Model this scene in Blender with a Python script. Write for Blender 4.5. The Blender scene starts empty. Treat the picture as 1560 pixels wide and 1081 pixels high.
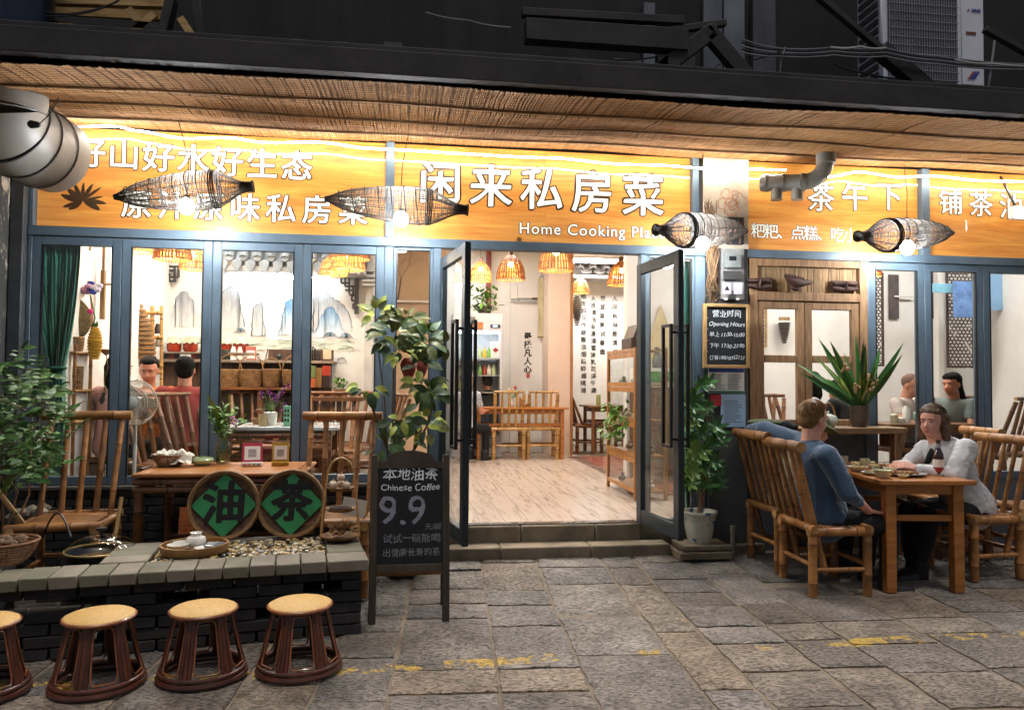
import bpy, bmesh, math, random
import numpy as np
from mathutils import Vector, Matrix, Euler, Quaternion, noise
random.seed(11)
rnd = random.random
def U(a, b): return a + (b - a) * rnd()
PI = math.pi
R = math.radians
SC = bpy.context.scene
COL = SC.collection

# ---------------------------------------------------------------- camera
cam_d = bpy.data.cameras.new('camera')
cam = bpy.data.objects.new('camera', cam_d)
COL.objects.link(cam)
cam_d.sensor_width = 36
cam_d.lens = 1150 / 1560 * 36
cam_d.clip_start = .05
cam_d.clip_end = 300
CAMPOS = Vector((0, -5.9, 1.4))
CAMROT = Matrix.Rotation(R(-7.9), 3, 'Z') @ Matrix.Rotation(R(90 + 2.02), 3, 'X') @ Matrix.Rotation(R(.43), 3, 'Z')
cam.location = CAMPOS
cam.rotation_euler = CAMROT.to_euler()
SC.camera = cam

# ---------------------------------------------------------------- night sky, one dim high light, exposure
world = bpy.data.worlds.new("World")
SC.world = world
world.use_nodes = True
wn = world.node_tree
bg = wn.nodes['Background']
sky = wn.nodes.new('ShaderNodeTexSky')
sky.sky_type = 'NISHITA'
sky.sun_disc = False
sky.sun_elevation = R(84)
sky.sun_rotation = R(180)
sky.altitude = 0; sky.dust_density = 6; sky.ozone_density = .3
wn.links.new(sky.outputs[0], bg.inputs[0])
bg.inputs[1].default_value = .022
sun_d = bpy.data.lights.new('night_light', 'SUN')
sun_d.energy = .42
sun_d.angle = R(5)
sun_d.color = (1, .93, .84)
sun = bpy.data.objects.new('night_light', sun_d)
COL.objects.link(sun)
sun.rotation_euler = Vector((0.05, -.25, 1)).normalized().to_track_quat('Z', 'Y').to_euler()
sun.location = (0, -3, 8)
vs = SC.view_settings
vs.view_transform = 'Standard'
try: vs.look = 'None'
except Exception: pass
vs.exposure = 1.55
vs.gamma = 1
vs.use_curve_mapping = False
SC.cycles.max_bounces = 7
SC.cycles.diffuse_bounces = 3
SC.cycles.glossy_bounces = 3
SC.cycles.transmission_bounces = 4
SC.cycles.transparent_max_bounces = 14
SC.cycles.sample_clamp_indirect = 4
SC.cycles.caustics_reflective = False
SC.cycles.caustics_refractive = False
SC.cycles.use_denoising = True

def ray(px, py):
 return CAMROT @ Vector(((px - 780) / 1150, (540.5 - py) / 1150, -1))
def W(px, py, Y=0.):                       # where a line of sight meets the upright plane y = Y
 d = ray(px, py)
 return CAMPOS + d * ((Y - CAMPOS.y) / d.y)
def G(px, py, z=0.):                       # where it meets the level plane z
 d = ray(px, py)
 return CAMPOS + d * ((z - CAMPOS.z) / d.z)
def gz(y):                                 # the street rises a little towards the shop
 return max(0, min(1, (y + 1.2) / 1.0)) * .05

# ---------------------------------------------------------------- things and parts
def tag(o, label=None, cat=None, group=None, kind=None):
 if label: o['label'] = label
 if cat: o['category'] = cat
 if group: o['group'] = group
 if kind: o['kind'] = kind
 return o
RM = {}
def thing(name, label, cat, loc=(0, 0, 0), rz=0, group=None, kind=None, rot=None):
 o = bpy.data.objects.new(name, None)
 COL.objects.link(o)
 o.empty_display_size = .1
 o.location = loc
 o.rotation_euler = rot if rot else (0, 0, rz)
 RM[o.name] = Matrix.Translation(Vector(loc)) @ Euler(o.rotation_euler).to_matrix().to_4x4()
 return tag(o, label, cat, group, kind)
def copy_tree(o, parent=None):
 c = o.copy()
 COL.objects.link(c)
 c.parent = parent
 for ch in list(KIDS.get(o.name, [])):
  copy_tree(ch, c)
 if parent: KIDS.setdefault(parent.name, []).append(c)
 return c
KIDS = {}
def setpar(o, p):
 o.parent = p
 KIDS.setdefault(p.name, []).append(o)
def dup(o, loc, rz, label, group=None):
 c = copy_tree(o)
 c.location = loc
 c.rotation_euler = (0, 0, rz)
 RM[c.name] = Matrix.Translation(Vector(loc)) @ Matrix.Rotation(rz, 4, 'Z')
 c['label'] = label
 if group: c['group'] = group
 return c
def inst(mesh, name, parent, loc, rot=(0, 0, 0), scale=(1, 1, 1)):
 o = bpy.data.objects.new(name, mesh)
 COL.objects.link(o)
 o.location = loc
 o.rotation_euler = rot
 o.scale = scale if not isinstance(scale, (int, float)) else (scale,) * 3
 if parent: setpar(o, parent)
 return o

def frame_to(d, up=None):
 d = Vector(d).normalized()
 up = Vector(up) if up else (Vector((0, 0, 1)) if abs(d.z) < .95 else Vector((0, 1, 0)))
 x = up.cross(d)
 if x.length < 1e-6: x = Vector((1, 0, 0))
 x.normalize()
 y = d.cross(x)
 return x, y, d

class MB:
 def __init__(s): s.v = []; s.f = []; s.m = []
 def add(s, vs, fs, mi=0):
  b = len(s.v)
  s.v += [tuple(q) for q in vs]
  s.f += [tuple(b + i for i in f) for f in fs]
  s.m += [mi] * len(fs)
  return s
 def box(s, c, size, rot=None, mi=0):
  hx, hy, hz = size[0] / 2, size[1] / 2, size[2] / 2
  c = Vector(c)
  vs = [Vector((x, y, z)) for x in (-hx, hx) for y in (-hy, hy) for z in (-hz, hz)]
  if rot is not None:
   if isinstance(rot, (int, float)): rot = Matrix.Rotation(rot, 3, 'Z')
   vs = [rot @ q for q in vs]
  return s.add([c + q for q in vs], [(0, 1, 3, 2), (4, 6, 7, 5), (0, 4, 5, 1), (2, 3, 7, 6), (0, 2, 6, 4), (1, 5, 7, 3)], mi)
 def b2(s, a, b, mi=0):                    # box from corner to corner
  a, b = Vector(a), Vector(b)
  d = b - a
  return s.box((a + b) / 2, (abs(d.x), abs(d.y), abs(d.z)), None, mi)
 def beam(s, p0, p1, w, h, mi=0, up=None):
  p0, p1 = Vector(p0), Vector(p1)
  x, y, d = frame_to(p1 - p0, up)
  rot = Matrix((x, y, d)).transposed()
  return s.box((p0 + p1) / 2, (w, h, (p1 - p0).length), rot, mi)
 def tube(s, pts, r, n=8, mi=0, cap=True, closed=False, sq=None):
  pts = [Vector(p) for p in pts]
  k = len(pts)
  rs = r if isinstance(r, (list, tuple)) else [r] * k
  px = None
  vs = []
  for i, p in enumerate(pts):
   if closed: t = pts[(i + 1) % k] - pts[i - 1]
   else: t = pts[min(i + 1, k - 1)] - pts[max(i - 1, 0)]
   if t.length < 1e-9: t = Vector((0, 0, 1))
   t.normalize()
   if px is None: px = frame_to(t)[0]
   px = (px - t * px.dot(t))
   if px.length < 1e-6: px = frame_to(t)[0]
   px.normalize()
   py = t.cross(px)
   for j in range(n):
    a = 2 * PI * j / n
    vs.append(p + px * (math.cos(a) * rs[i]) + py * (math.sin(a) * rs[i] * (sq or 1)))
  fs = []
  for i in range(k if closed else k - 1):
   for j in range(n):
    a = i * n + j; b = i * n + (j + 1) % n
    c = ((i + 1) % k) * n + (j + 1) % n; d = ((i + 1) % k) * n + j
    fs.append((a, b, c, d))
  if cap and not closed:
   fs.append(tuple(reversed(range(n))))
   fs.append(tuple(range((k - 1) * n, k * n)))
  return s.add(vs, fs, mi)
 def bamboo(s, p0, p1, r, nodes=2, n=10, end=0):   # mi 0 skin, 1 node rings, 2 cut ends
  p0, p1 = Vector(p0), Vector(p1)
  L = (p1 - p0).length
  if L < 1e-6: return s
  ts = [0.]; rr = [r]; 
  e = min(.006 / L, .02)
  for q in range(nodes):
   c = (q + .5 + U(-.15, .15)) / max(nodes, 1)
   for dt, k in ((-2.2 * e, .985), (-.8 * e, 1.09), (.8 * e, 1.09), (2.2 * e, .985)):
    ts.append(min(max(c + dt, .01), .99)); rr.append(r * k)
  ts.append(1.); rr.append(r * U(.94, 1.0))
  b = len(s.v)
  x, y, d = frame_to(p1 - p0)
  for t, q in zip(ts, rr):
   p = p0.lerp(p1, t)
   for j in range(n):
    a = 2 * PI * j / n
    s.v.append(tuple(p + x * math.cos(a) * q + y * math.sin(a) * q))
  for i in range(len(ts) - 1):
   ring = (i % 4 == 2) and i < len(ts) - 2
   for j in range(n):
    s.f.append((b + i * n + j, b + i * n + (j + 1) % n, b + (i + 1) * n + (j + 1) % n, b + (i + 1) * n + j))
    s.m.append(1 if ring else 0)
  k = len(ts) - 1
  s.f.append(tuple(b + j for j in reversed(range(n)))); s.m.append(2)
  s.f.append(tuple(b + k * n + j for j in range(n))); s.m.append(2)
  return s
 def lathe(s, prof, n=24, T=None, mi=0, cap=False):
  T = T or Matrix.Identity(4)
  vs = []
  for (r, z) in prof:
   for j in range(n):
    a = 2 * PI * j / n
    vs.append(T @ Vector((r * math.cos(a), r * math.sin(a), z)))
  fs = []
  for i in range(len(prof) - 1):
   for j in range(n):
    fs.append((i * n + j, i * n + (j + 1) % n, (i + 1) * n + (j + 1) % n, (i + 1) * n + j))
  if cap:
   fs.append(tuple(reversed(range(n))))
   k = len(prof) - 1
   fs.append(tuple(range(k * n, k * n + n)))
  return s.add(vs, fs, mi)
 def ell(s, c, r, n=12, m=8, rot=None, mi=0, wob=0):
  c = Vector(c)
  if isinstance(r, (int, float)): r = (r,) * 3
  vs = [Vector((0, 0, r[2]))]
  for i in range(1, m):
   a = PI * i / m
   for j in range(n):
    b = 2 * PI * j / n
    w = 1 + (U(-wob, wob) if wob else 0)
    vs.append(Vector((r[0] * math.sin(a) * math.cos(b) * w, r[1] * math.sin(a) * math.sin(b) * w, r[2] * math.cos(a) * w)))
  vs.append(Vector((0, 0, -r[2])))
  if rot is not None: vs = [rot @ q for q in vs]
  fs = [(0, 1 + j, 1 + (j + 1) % n) for j in range(n)]
  for i in range(m - 2):
   for j in range(n):
    fs.append((1 + i * n + j, 1 + (i + 1) * n + j, 1 + (i + 1) * n + (j + 1) % n, 1 + i * n + (j + 1) % n))
  k = len(vs) - 1
  fs += [(k, 1 + (m - 2) * n + (j + 1) % n, 1 + (m - 2) * n + j) for j in range(n)]
  return s.add([c + q for q in vs], fs, mi)
 def cone(s, p0, r0, p1, r1, n=14, flat=1., side=None):   # rounded limb, flat scales its local y
  p0, p1 = Vector(p0), Vector(p1)
  x, y, d = frame_to(p1 - p0, side)
  prof = [(math.sin(a) * r0, -math.cos(a) * r0) for a in [PI / 2 * k / 4 for k in range(0, 5)]]
  L = (p1 - p0).length
  prof += [(math.cos(a) * r1, L + math.sin(a) * r1) for a in [PI / 2 * k / 4 for k in range(0, 5)]]
  prof[0] = (r0 * .05, prof[0][1]); prof[-1] = (r1 * .05, prof[-1][1])
  vs = []
  for (r, z) in prof:
   for j in range(n):
    a = 2 * PI * j / n
    vs.append(p0 + x * (r * math.cos(a)) + y * (r * flat * math.sin(a)) + d * z)
  fs = [(i * n + j, i * n + (j + 1) % n, (i + 1) * n + (j + 1) % n, (i + 1) * n + j) for i in range(len(prof) - 1) for j in range(n)]
  fs.append(tuple(reversed(range(n))))
  k = len(prof) - 1
  fs.append(tuple(range(k * n, k * n + n)))
  return s.add(vs, fs)
 def poly(s, pts, depth, T=None, mi=0):     # outline in local xy extruded along local z
  T = T or Matrix.Identity(4)
  n = len(pts)
  vs = [T @ Vector((p[0], p[1], 0)) for p in pts] + [T @ Vector((p[0], p[1], depth)) for p in pts]
  fs = [tuple(reversed(range(n))), tuple(range(n, 2 * n))] + [(i, (i + 1) % n, n + (i + 1) % n, n + i) for i in range(n)]
  return s.add(vs, fs, mi)
 def mesh(s, name, mats, bevel=0, angle=38, smooth=True):
  me = bpy.data.meshes.new(name)
  me.from_pydata(s.v, [], s.f)
  mats = mats if isinstance(mats, (list, tuple)) else [mats]
  for m in mats: me.materials.append(m)
  if len(mats) > 1: me.polygons.foreach_set('material_index', [min(i, len(mats) - 1) for i in s.m])
  if bevel:
   bm = bmesh.new(); bm.from_mesh(me)
   bm.normal_update()
   es = [e for e in bm.edges if len(e.link_faces) == 2 and e.calc_face_angle(0) > R(30)]
   bmesh.ops.bevel(bm, geom=es, offset=bevel, segments=1, affect='EDGES', profile=.5, clamp_overlap=True)
   bm.to_mesh(me); bm.free()
  me.validate()
  if smooth:
   me.polygons.foreach_set('use_smooth', [True] * len(me.polygons))
   me.set_sharp_from_angle(angle=R(angle))
  me.update()
  return me
 def build(s, name, mats, parent=None, bevel=0, world=False, smooth=True, angle=38, label=None, cat=None, group=None, kind=None):
  if world and parent is not None:
   Mi = RM[parent.name].inverted()
   s.v = [tuple(Mi @ Vector(q)) for q in s.v]
  a = np.array(s.v)
  lo, hi = a.min(0), a.max(0)
  c = np.array([(lo[0] + hi[0]) / 2, (lo[1] + hi[1]) / 2, lo[2] if parent is None else (lo[2] + hi[2]) / 2])
  s.v = [tuple(q) for q in (a - c)]
  me = s.mesh(name, mats, bevel, angle, smooth)
  o = bpy.data.objects.new(name, me)
  COL.objects.link(o)
  o.location = c
  if parent is not None: setpar(o, parent)
  else: RM[o.name] = Matrix.Translation(Vector(c))
  return tag(o, label, cat, group, kind)

# ---------------------------------------------------------------- materials
def H(h):
 h = h.lstrip('#')
 q = [int(h[i:i + 2], 16) / 255 for i in (0, 2, 4)]
 return tuple(((v + .055) / 1.055) ** 2.4 if v > .04045 else v / 12.92 for v in q) + (1,)
def nodes_of(name):
 m = bpy.data.materials.new(name)
 m.use_nodes = True
 nt = m.node_tree
 return m, nt, nt.nodes['Principled BSDF']
MC = {}
def mat(name, c1, c2=None, c3=None, scale=6, st=(1, 1, 1), rough=.6, metal=0, bump=0, bscale=None, bst=None, detail=5, rv=.12, coat=0, spec=.5, sheen=0, sss=0, rvar=.12, space='Object'):
 if name in MC: return MC[name]
 m, nt, p = nodes_of(name)
 N, L = nt.nodes.new, nt.links.new
 tc = N('ShaderNodeTexCoord'); oi = N('ShaderNodeObjectInfo')
 vm = N('ShaderNodeVectorMath'); vm.operation = 'MULTIPLY_ADD'
 L(oi.outputs['Random'], vm.inputs[0]); vm.inputs[1].default_value = (37, 19, 53)
 L(tc.outputs['Object'], vm.inputs[2])
 mp = N('ShaderNodeMapping'); L(vm.outputs[0], mp.inputs[0]); mp.inputs['Scale'].default_value = st
 nz = N('ShaderNodeTexNoise'); L(mp.outputs[0], nz.inputs['Vector'])
 nz.inputs['Scale'].default_value = scale; nz.inputs['Detail'].default_value = detail; nz.inputs['Roughness'].default_value = .62
 cr = N('ShaderNodeValToRGB'); L(nz.outputs[0], cr.inputs[0])
 c1 = H(c1); c2 = H(c2) if c2 else tuple(v * .7 for v in c1[:3]) + (1,)
 e = cr.color_ramp.elements
 e[0].position, e[0].color = .33, c2
 e[1].position, e[1].color = .67, c1
 if c3:
  k = e.new(.8); k.color = H(c3)
 hs = N('ShaderNodeHueSaturation'); L(cr.outputs[0], hs.inputs['Color'])
 mr = N('ShaderNodeMapRange'); L(oi.outputs['Random'], mr.inputs[0])
 mr.inputs[3].default_value = 1 - rv; mr.inputs[4].default_value = 1 + rv
 L(mr.outputs[0], hs.inputs['Value'])
 L(hs.outputs[0], p.inputs['Base Color'])
 p.inputs['Metallic'].default_value = metal
 p.inputs['Specular IOR Level'].default_value = spec
 r2 = N('ShaderNodeMapRange'); L(nz.outputs[0], r2.inputs[0])
 r2.inputs[3].default_value = min(1, rough + rvar); r2.inputs[4].default_value = max(.02, rough - rvar)
 L(r2.outputs[0], p.inputs['Roughness'])
 if coat: p.inputs['Coat Weight'].default_value = coat; p.inputs['Coat Roughness'].default_value = .15
 if sheen: p.inputs['Sheen Weight'].default_value = sheen
 if sss:
  p.inputs['Subsurface Weight'].default_value = sss
  p.inputs['Subsurface Radius'].default_value = (.02, .008, .004); p.inputs['Subsurface Scale'].default_value = .5
 if bump:
  m2 = N('ShaderNodeMapping'); L(vm.outputs[0], m2.inputs[0]); m2.inputs['Scale'].default_value = bst or st
  n2 = N('ShaderNodeTexNoise'); L(m2.outputs[0], n2.inputs['Vector'])
  n2.inputs['Scale'].default_value = bscale or scale * 4; n2.inputs['Detail'].default_value = 6
  b = N('ShaderNodeBump'); b.inputs['Strength'].default_value = min(1, bump); b.inputs['Distance'].default_value = .01 * max(1, bump)
  L(n2.outputs[0], b.inputs['Height']); L(b.outputs[0], p.inputs['Normal'])
 MC[name] = m
 return m
def emit(name, col, strength, mix=None):
 if name in MC: return MC[name]
 m, nt, p = nodes_of(name)
 c = H(col) if isinstance(col, str) else tuple(col) + (1,)
 p.inputs['Base Color'].default_value = c
 p.inputs['Emission Color'].default_value = c
 p.inputs['Emission Strength'].default_value = strength
 MC[name] = m
 return m
def thin_glass(name, tint=(.97, .985, .98), k=1.0, rough=0.0, f0=.06):
 if name in MC: return MC[name]
 m = bpy.data.materials.new(name); m.use_nodes = True
 nt = m.node_tree; nt.nodes.clear()
 N, L = nt.nodes.new, nt.links.new
 o = N('ShaderNodeOutputMaterial'); mx = N('ShaderNodeMixShader')
 tr = N('ShaderNodeBsdfTransparent'); tr.inputs[0].default_value = tint + (1,)
 gl = N('ShaderNodeBsdfGlossy'); gl.inputs['Roughness'].default_value = rough
 fa = N('ShaderNodeLayerWeight'); pw = N('ShaderNodeMath'); pw.operation = 'POWER'; L(fa.outputs['Facing'], pw.inputs[0]); pw.inputs[1].default_value = 5
 lw = N('ShaderNodeMath'); lw.operation = 'MULTIPLY_ADD'; L(pw.outputs[0], lw.inputs[0]); lw.inputs[1].default_value = .6; lw.inputs[2].default_value = .045
 ml = N('ShaderNodeMath'); ml.operation = 'MULTIPLY'; L(lw.outputs[0], ml.inputs[0]); ml.inputs[1].default_value = k; ml.use_clamp = True
 L(ml.outputs[0], mx.inputs[0]); L(tr.outputs[0], mx.inputs[1]); L(gl.outputs[0], mx.inputs[2])
 L(mx.outputs[0], o.inputs[0])
 MC[name] = m
 return m
def solid_glass(name, col='#ffffff', rough=0):
 if name in MC: return MC[name]
 m, nt, p = nodes_of(name)
 p.inputs['Base Color'].default_value = H(col); p.inputs['Transmission Weight'].default_value = 1
 p.inputs['Roughness'].default_value = rough; p.inputs['IOR'].default_value = 1.45
 MC[name] = m
 return m

FR = mat('frame_aluminium', '#5d6f7c', '#4b5b67', scale=3, rough=.5, metal=.1, bump=.05, bscale=60, rv=.03)
DOORM = mat('door_aluminium', '#323c42', '#262e33', scale=3, rough=.4, metal=.3, rv=.03)
BLK = mat('black_metal', '#17191b', '#0d0e0f', rough=.4, rv=.1)
DARK = mat('dark_steel', '#2b292b', '#171618', scale=4, rough=.7, bump=.2, rv=.1)
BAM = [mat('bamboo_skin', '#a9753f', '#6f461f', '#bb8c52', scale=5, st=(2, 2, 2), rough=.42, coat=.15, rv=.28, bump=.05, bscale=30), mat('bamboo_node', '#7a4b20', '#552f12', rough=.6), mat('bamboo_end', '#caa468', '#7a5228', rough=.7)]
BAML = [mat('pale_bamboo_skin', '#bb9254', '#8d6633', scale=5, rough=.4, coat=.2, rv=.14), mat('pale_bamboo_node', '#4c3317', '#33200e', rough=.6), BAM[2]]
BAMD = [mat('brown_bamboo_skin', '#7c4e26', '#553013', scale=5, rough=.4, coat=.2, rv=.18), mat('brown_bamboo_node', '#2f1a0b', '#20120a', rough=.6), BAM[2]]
WOODO = mat('orange_wood', '#ba7a38', '#915523', scale=3, st=(1, 8, 8), rough=.35, coat=.3, bump=.06)
WOODB = mat('old_wood', '#a07a52', '#70543a', '#b18a60', scale=4, st=(9, 9, 1.2), rough=.75, bump=.35, bscale=12)
WOODS = mat('weathered_slat', '#a08057', '#6b5439', scale=4, st=(6, 6, 1), rough=.8, bump=.4, bscale=14, rv=.3)
WHITEW = mat('white_plaster', '#dedbd6', '#d2cec8', scale=2, rough=.85, bump=.08, bscale=20, rv=.0)
CREAM = mat('beige_plaster', '#c9a98b', '#c19f80', scale=2, rough=.85, rv=0)
PAPER = mat('white_paper', '#e2dfd6', '#d4d0c6', scale=5, rough=.8)
CERW = mat('white_ceramic', '#dfdcd4', '#cfcbc1', scale=3, rough=.2, coat=.6, rv=.05)
CERG = mat('celadon', '#a9b98a', '#8da070', scale=4, rough=.15, coat=.8)
GLASS = thin_glass('window_glass')
SKIN = mat('skin', '#c48d70', '#b87c60', scale=9, rough=.5, sss=.12, rv=.05)
SKINW = mat('pale_skin', '#dfaa93', '#d2927c', scale=7, rough=.5, sss=.12, rv=.03)

# ---------------------------------------------------------------- lettering
def text_mesh(body, size=.1, wob=0, bold=0, ext=.0006, align='CENTER', jit=0, jsc=20, spacing=1, shear=0, line=1):
 cu = bpy.data.curves.new('lettering', 'FONT')
 cu.body = body; cu.size = size; cu.offset = bold; cu.extrude = ext
 cu.align_x = align; cu.align_y = 'CENTER'; cu.space_character = spacing; cu.shear = shear; cu.space_line = line
 cu.resolution_u = 3
 ob = bpy.data.objects.new('t', cu); COL.objects.link(ob)
 dg = bpy.context.evaluated_depsgraph_get()
 me = bpy.data.meshes.new_from_object(ob.evaluated_get(dg))
 bpy.data.objects.remove(ob)
 if jit:
  s0 = U(0, 99)
  for v in me.vertices:
   q = Vector((v.co.x * jsc + s0, v.co.y * jsc, 0))
   v.co.x += noise.noise(q) * jit; v.co.y += noise.noise(q + Vector((9, 5, 3))) * jit
 if wob:
  s0 = U(0, 99)
  for v in me.vertices:
   x, y = v.co.x, v.co.y
   v.co.y += noise.noise(Vector((x * 14 + s0, 0, 0))) * wob * 1.6 + noise.noise(Vector((x * 45, y * 30, s0))) * wob * .7
   v.co.x += noise.noise(Vector((y * 22 + s0, x * 16, 3))) * wob * 1.3
 me.name = 'lettering'
 return me
def fat_text(body, size, r, ext=0, n=12, nib=(1, 1), **k):      # one glyph mesh thickened by shifted layers a hair apart
 me = text_mesh(body, size, ext=0, **k)
 vs = [v.co.copy() for v in me.vertices]; fs = [tuple(p.vertices) for p in me.polygons]
 m = MB()
 for j in range(n + 1):
  a = 2 * PI * j / n
  u, w = nib[0] * math.cos(a), nib[1] * math.sin(a)
  q = Vector((r * (u * .8 - w * .6), r * (u * .6 + w * .8), -.00006 * (j + 1))) if j < n else Vector((0, 0, 0))
  m.add([v + q for v in vs], fs)
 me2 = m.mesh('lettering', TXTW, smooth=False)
 return me2
FACE = Matrix.Rotation(PI / 2, 4, 'X')         # local xy -> world xz, facing -y
def lettering(body, T, size, m, parent, name='lettering', **k):
 me = fat_text(body, size, k.pop('fat'), **k) if 'fat' in k else text_mesh(body, size, **k)
 me.materials.clear(); me.materials.append(m)
 if parent is not None: T = RM[parent.name].inverted() @ T
 o = bpy.data.objects.new(name, me); COL.objects.link(o)
 pass
 loc, rot, sca = T.decompose()
 o.location = loc; o.rotation_euler = rot.to_euler()
 if parent is not None: setpar(o, parent)
 return o
def face_at(p, tilt=0, rz=0):
 return Matrix.Translation(Vector(p)) @ Matrix.Rotation(rz, 4, 'Z') @ Matrix.Rotation(PI / 2 + tilt, 4, 'X')
# ================================================================ STREET
def stone_mat():
 m, nt, p = nodes_of('paving_stone')
 N, L = nt.nodes.new, nt.links.new
 tc = N('ShaderNodeTexCoord'); oi = N('ShaderNodeObjectInfo'); ge = N('ShaderNodeNewGeometry')
 vm = N('ShaderNodeVectorMath'); vm.operation = 'MULTIPLY_ADD'
 L(oi.outputs['Random'], vm.inputs[0]); vm.inputs[1].default_value = (31, 17, 5); L(tc.outputs['Object'], vm.inputs[2])
 n1 = N('ShaderNodeTexNoise'); L(vm.outputs[0], n1.inputs['Vector']); n1.inputs['Scale'].default_value = 5; n1.inputs['Detail'].default_value = 8; n1.inputs['Roughness'].default_value = .7
 cr = N('ShaderNodeValToRGB'); L(n1.outputs[0], cr.inputs[0])
 e = cr.color_ramp.elements
 e[0].position, e[0].color = .3, H('#66615b'); e[1].position, e[1].color = .72, H('#a09a92')
 tone = N('ShaderNodeValToRGB'); L(oi.outputs['Random'], tone.inputs[0])
 te = tone.color_ramp.elements
 te[0].color = (.62, .56, .50, 1); te[1].color = (1.05, 1.02, 1.0, 1)
 for q, c in ((.3, (.9, .88, .88, 1)), (.5, (1.15, .97, .76, 1)), (.7, (.68, .68, .70, 1))):
  k = te.new(q); k.color = c
 mx = N('ShaderNodeMix'); mx.data_type = 'RGBA'; mx.blend_type = 'MULTIPLY'; mx.inputs[0].default_value = 1
 L(cr.outputs[0], mx.inputs[6]); L(tone.outputs[0], mx.inputs[7])
 # chisel pits: short strokes across the slab
 mp = N('ShaderNodeMapping'); L(vm.outputs[0], mp.inputs[0]); mp.inputs['Scale'].default_value = (24, 52, 20); mp.inputs['Rotation'].default_value = (0, 0, .25)
 n2 = N('ShaderNodeTexNoise'); L(mp.outputs[0], n2.inputs['Vector']); n2.inputs['Scale'].default_value = 1.6; n2.inputs['Detail'].default_value = 3
 c2 = N('ShaderNodeValToRGB'); L(n2.outputs[0], c2.inputs[0]); c2.color_ramp.elements[0].position = .34; c2.color_ramp.elements[1].position = .5
 amt = N('ShaderNodeMath'); amt.operation = 'MULTIPLY_ADD'; L(c2.outputs[0], amt.inputs[0]); amt.inputs[1].default_value = .5; amt.inputs[2].default_value = .5
 m2 = N('ShaderNodeMix'); m2.data_type = 'RGBA'; m2.blend_type = 'MULTIPLY'; m2.inputs[0].default_value = 1
 L(mx.outputs[2], m2.inputs[6]); L(amt.outputs[0], m2.inputs[7])
 nb = N('ShaderNodeTexNoise'); L(ge.outputs['Position'], nb.inputs['Vector']); nb.inputs['Scale'].default_value = 1.1; nb.inputs['Detail'].default_value = 6; nb.inputs['Roughness'].default_value = .65
 rb = N('ShaderNodeMapRange'); L(nb.outputs[0], rb.inputs[0]); rb.inputs[1].default_value = .32; rb.inputs[2].default_value = .68; rb.inputs[3].default_value = .62; rb.inputs[4].default_value = 1.22
 am2 = N('ShaderNodeMath'); am2.operation = 'MULTIPLY'; L(amt.outputs[0], am2.inputs[0]); L(rb.outputs[0], am2.inputs[1]); L(am2.outputs[0], m2.inputs[7])
 # worn yellow line, painted parallel to the shop
 A, B = G(700, 1010), G(1480, 968)
 dr = (B - A).normalized()
 nr = Vector((-dr.y, dr.x, 0))
 dt = N('ShaderNodeVectorMath'); dt.operation = 'DOT_PRODUCT'; L(ge.outputs['Position'], dt.inputs[0]); dt.inputs[1].default_value = nr
 sb = N('ShaderNodeMath'); sb.operation = 'SUBTRACT'; L(dt.outputs['Value'], sb.inputs[0]); sb.inputs[1].default_value = nr.dot(A)
 ab = N('ShaderNodeMath'); ab.operation = 'ABSOLUTE'; L(sb.outputs[0], ab.inputs[0])
 n3 = N('ShaderNodeTexNoise'); L(ge.outputs['Position'], n3.inputs['Vector']); n3.inputs['Scale'].default_value = 2.2; n3.inputs['Detail'].default_value = 9; n3.inputs['Roughness'].default_value = .78
 lt = N('ShaderNodeMath'); lt.operation = 'LESS_THAN'; L(ab.outputs[0], lt.inputs[0]); lt.inputs[1].default_value = .052
 gt = N('ShaderNodeMath'); gt.operation = 'GREATER_THAN'; L(n3.outputs[0], gt.inputs[0]); gt.inputs[1].default_value = .515
 ml = N('ShaderNodeMath'); ml.operation = 'MULTIPLY'; L(lt.outputs[0], ml.inputs[0]); L(gt.outputs[0], ml.inputs[1])
 m3 = N('ShaderNodeMix'); m3.data_type = 'RGBA'; L(ml.outputs[0], m3.inputs[0]); L(m2.outputs[2], m3.inputs[6]); m3.inputs[7].default_value = H('#bb9a3c')
 L(m3.outputs[2], p.inputs['Base Color'])
 rr = N('ShaderNodeMapRange'); L(n1.outputs[0], rr.inputs[0]); rr.inputs[3].default_value = .72; rr.inputs[4].default_value = .42; L(rr.outputs[0], p.inputs['Roughness'])
 n4 = N('ShaderNodeTexNoise'); L(vm.outputs[0], n4.inputs['Vector']); n4.inputs['Scale'].default_value = 40; n4.inputs['Detail'].default_value = 5
 sm = N('ShaderNodeMath'); sm.operation = 'MULTIPLY_ADD'; L(c2.outputs[0], sm.inputs[0]); sm.inputs[1].default_value = 1.0; L(n4.outputs[0], sm.inputs[2])
 b = N('ShaderNodeBump'); b.inputs['Strength'].default_value = .9; b.inputs['Distance'].default_value = .011
 L(sm.outputs[0], b.inputs['Height']); L(b.outputs[0], p.inputs['Normal'])
 return m
STONE = stone_mat()
GROUT = mat('grout', '#877a68', '#6a5f52', scale=4, rough=.9, bump=.4, bscale=30, rv=0)
vs, fs = [], []
xs = [-60, -6, 6, 8, 60]; ys = [-60, -6, -1.2, -.2, .06]
for y in ys:
 for x in xs: vs.append((x, y, gz(y) - .012))
for j in range(len(ys) - 1):
 for i in range(len(xs) - 1):
  a = j * 5 + i; fs.append((a, a + 1, a + 6, a + 5))
street = bpy.data.objects.new('street', MB().add(vs, fs).mesh('street', GROUT))
COL.objects.link(street); tag(street, kind='structure', label='stone slab street in front of the restaurant'); RM['street'] = Matrix.Identity(4)
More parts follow.
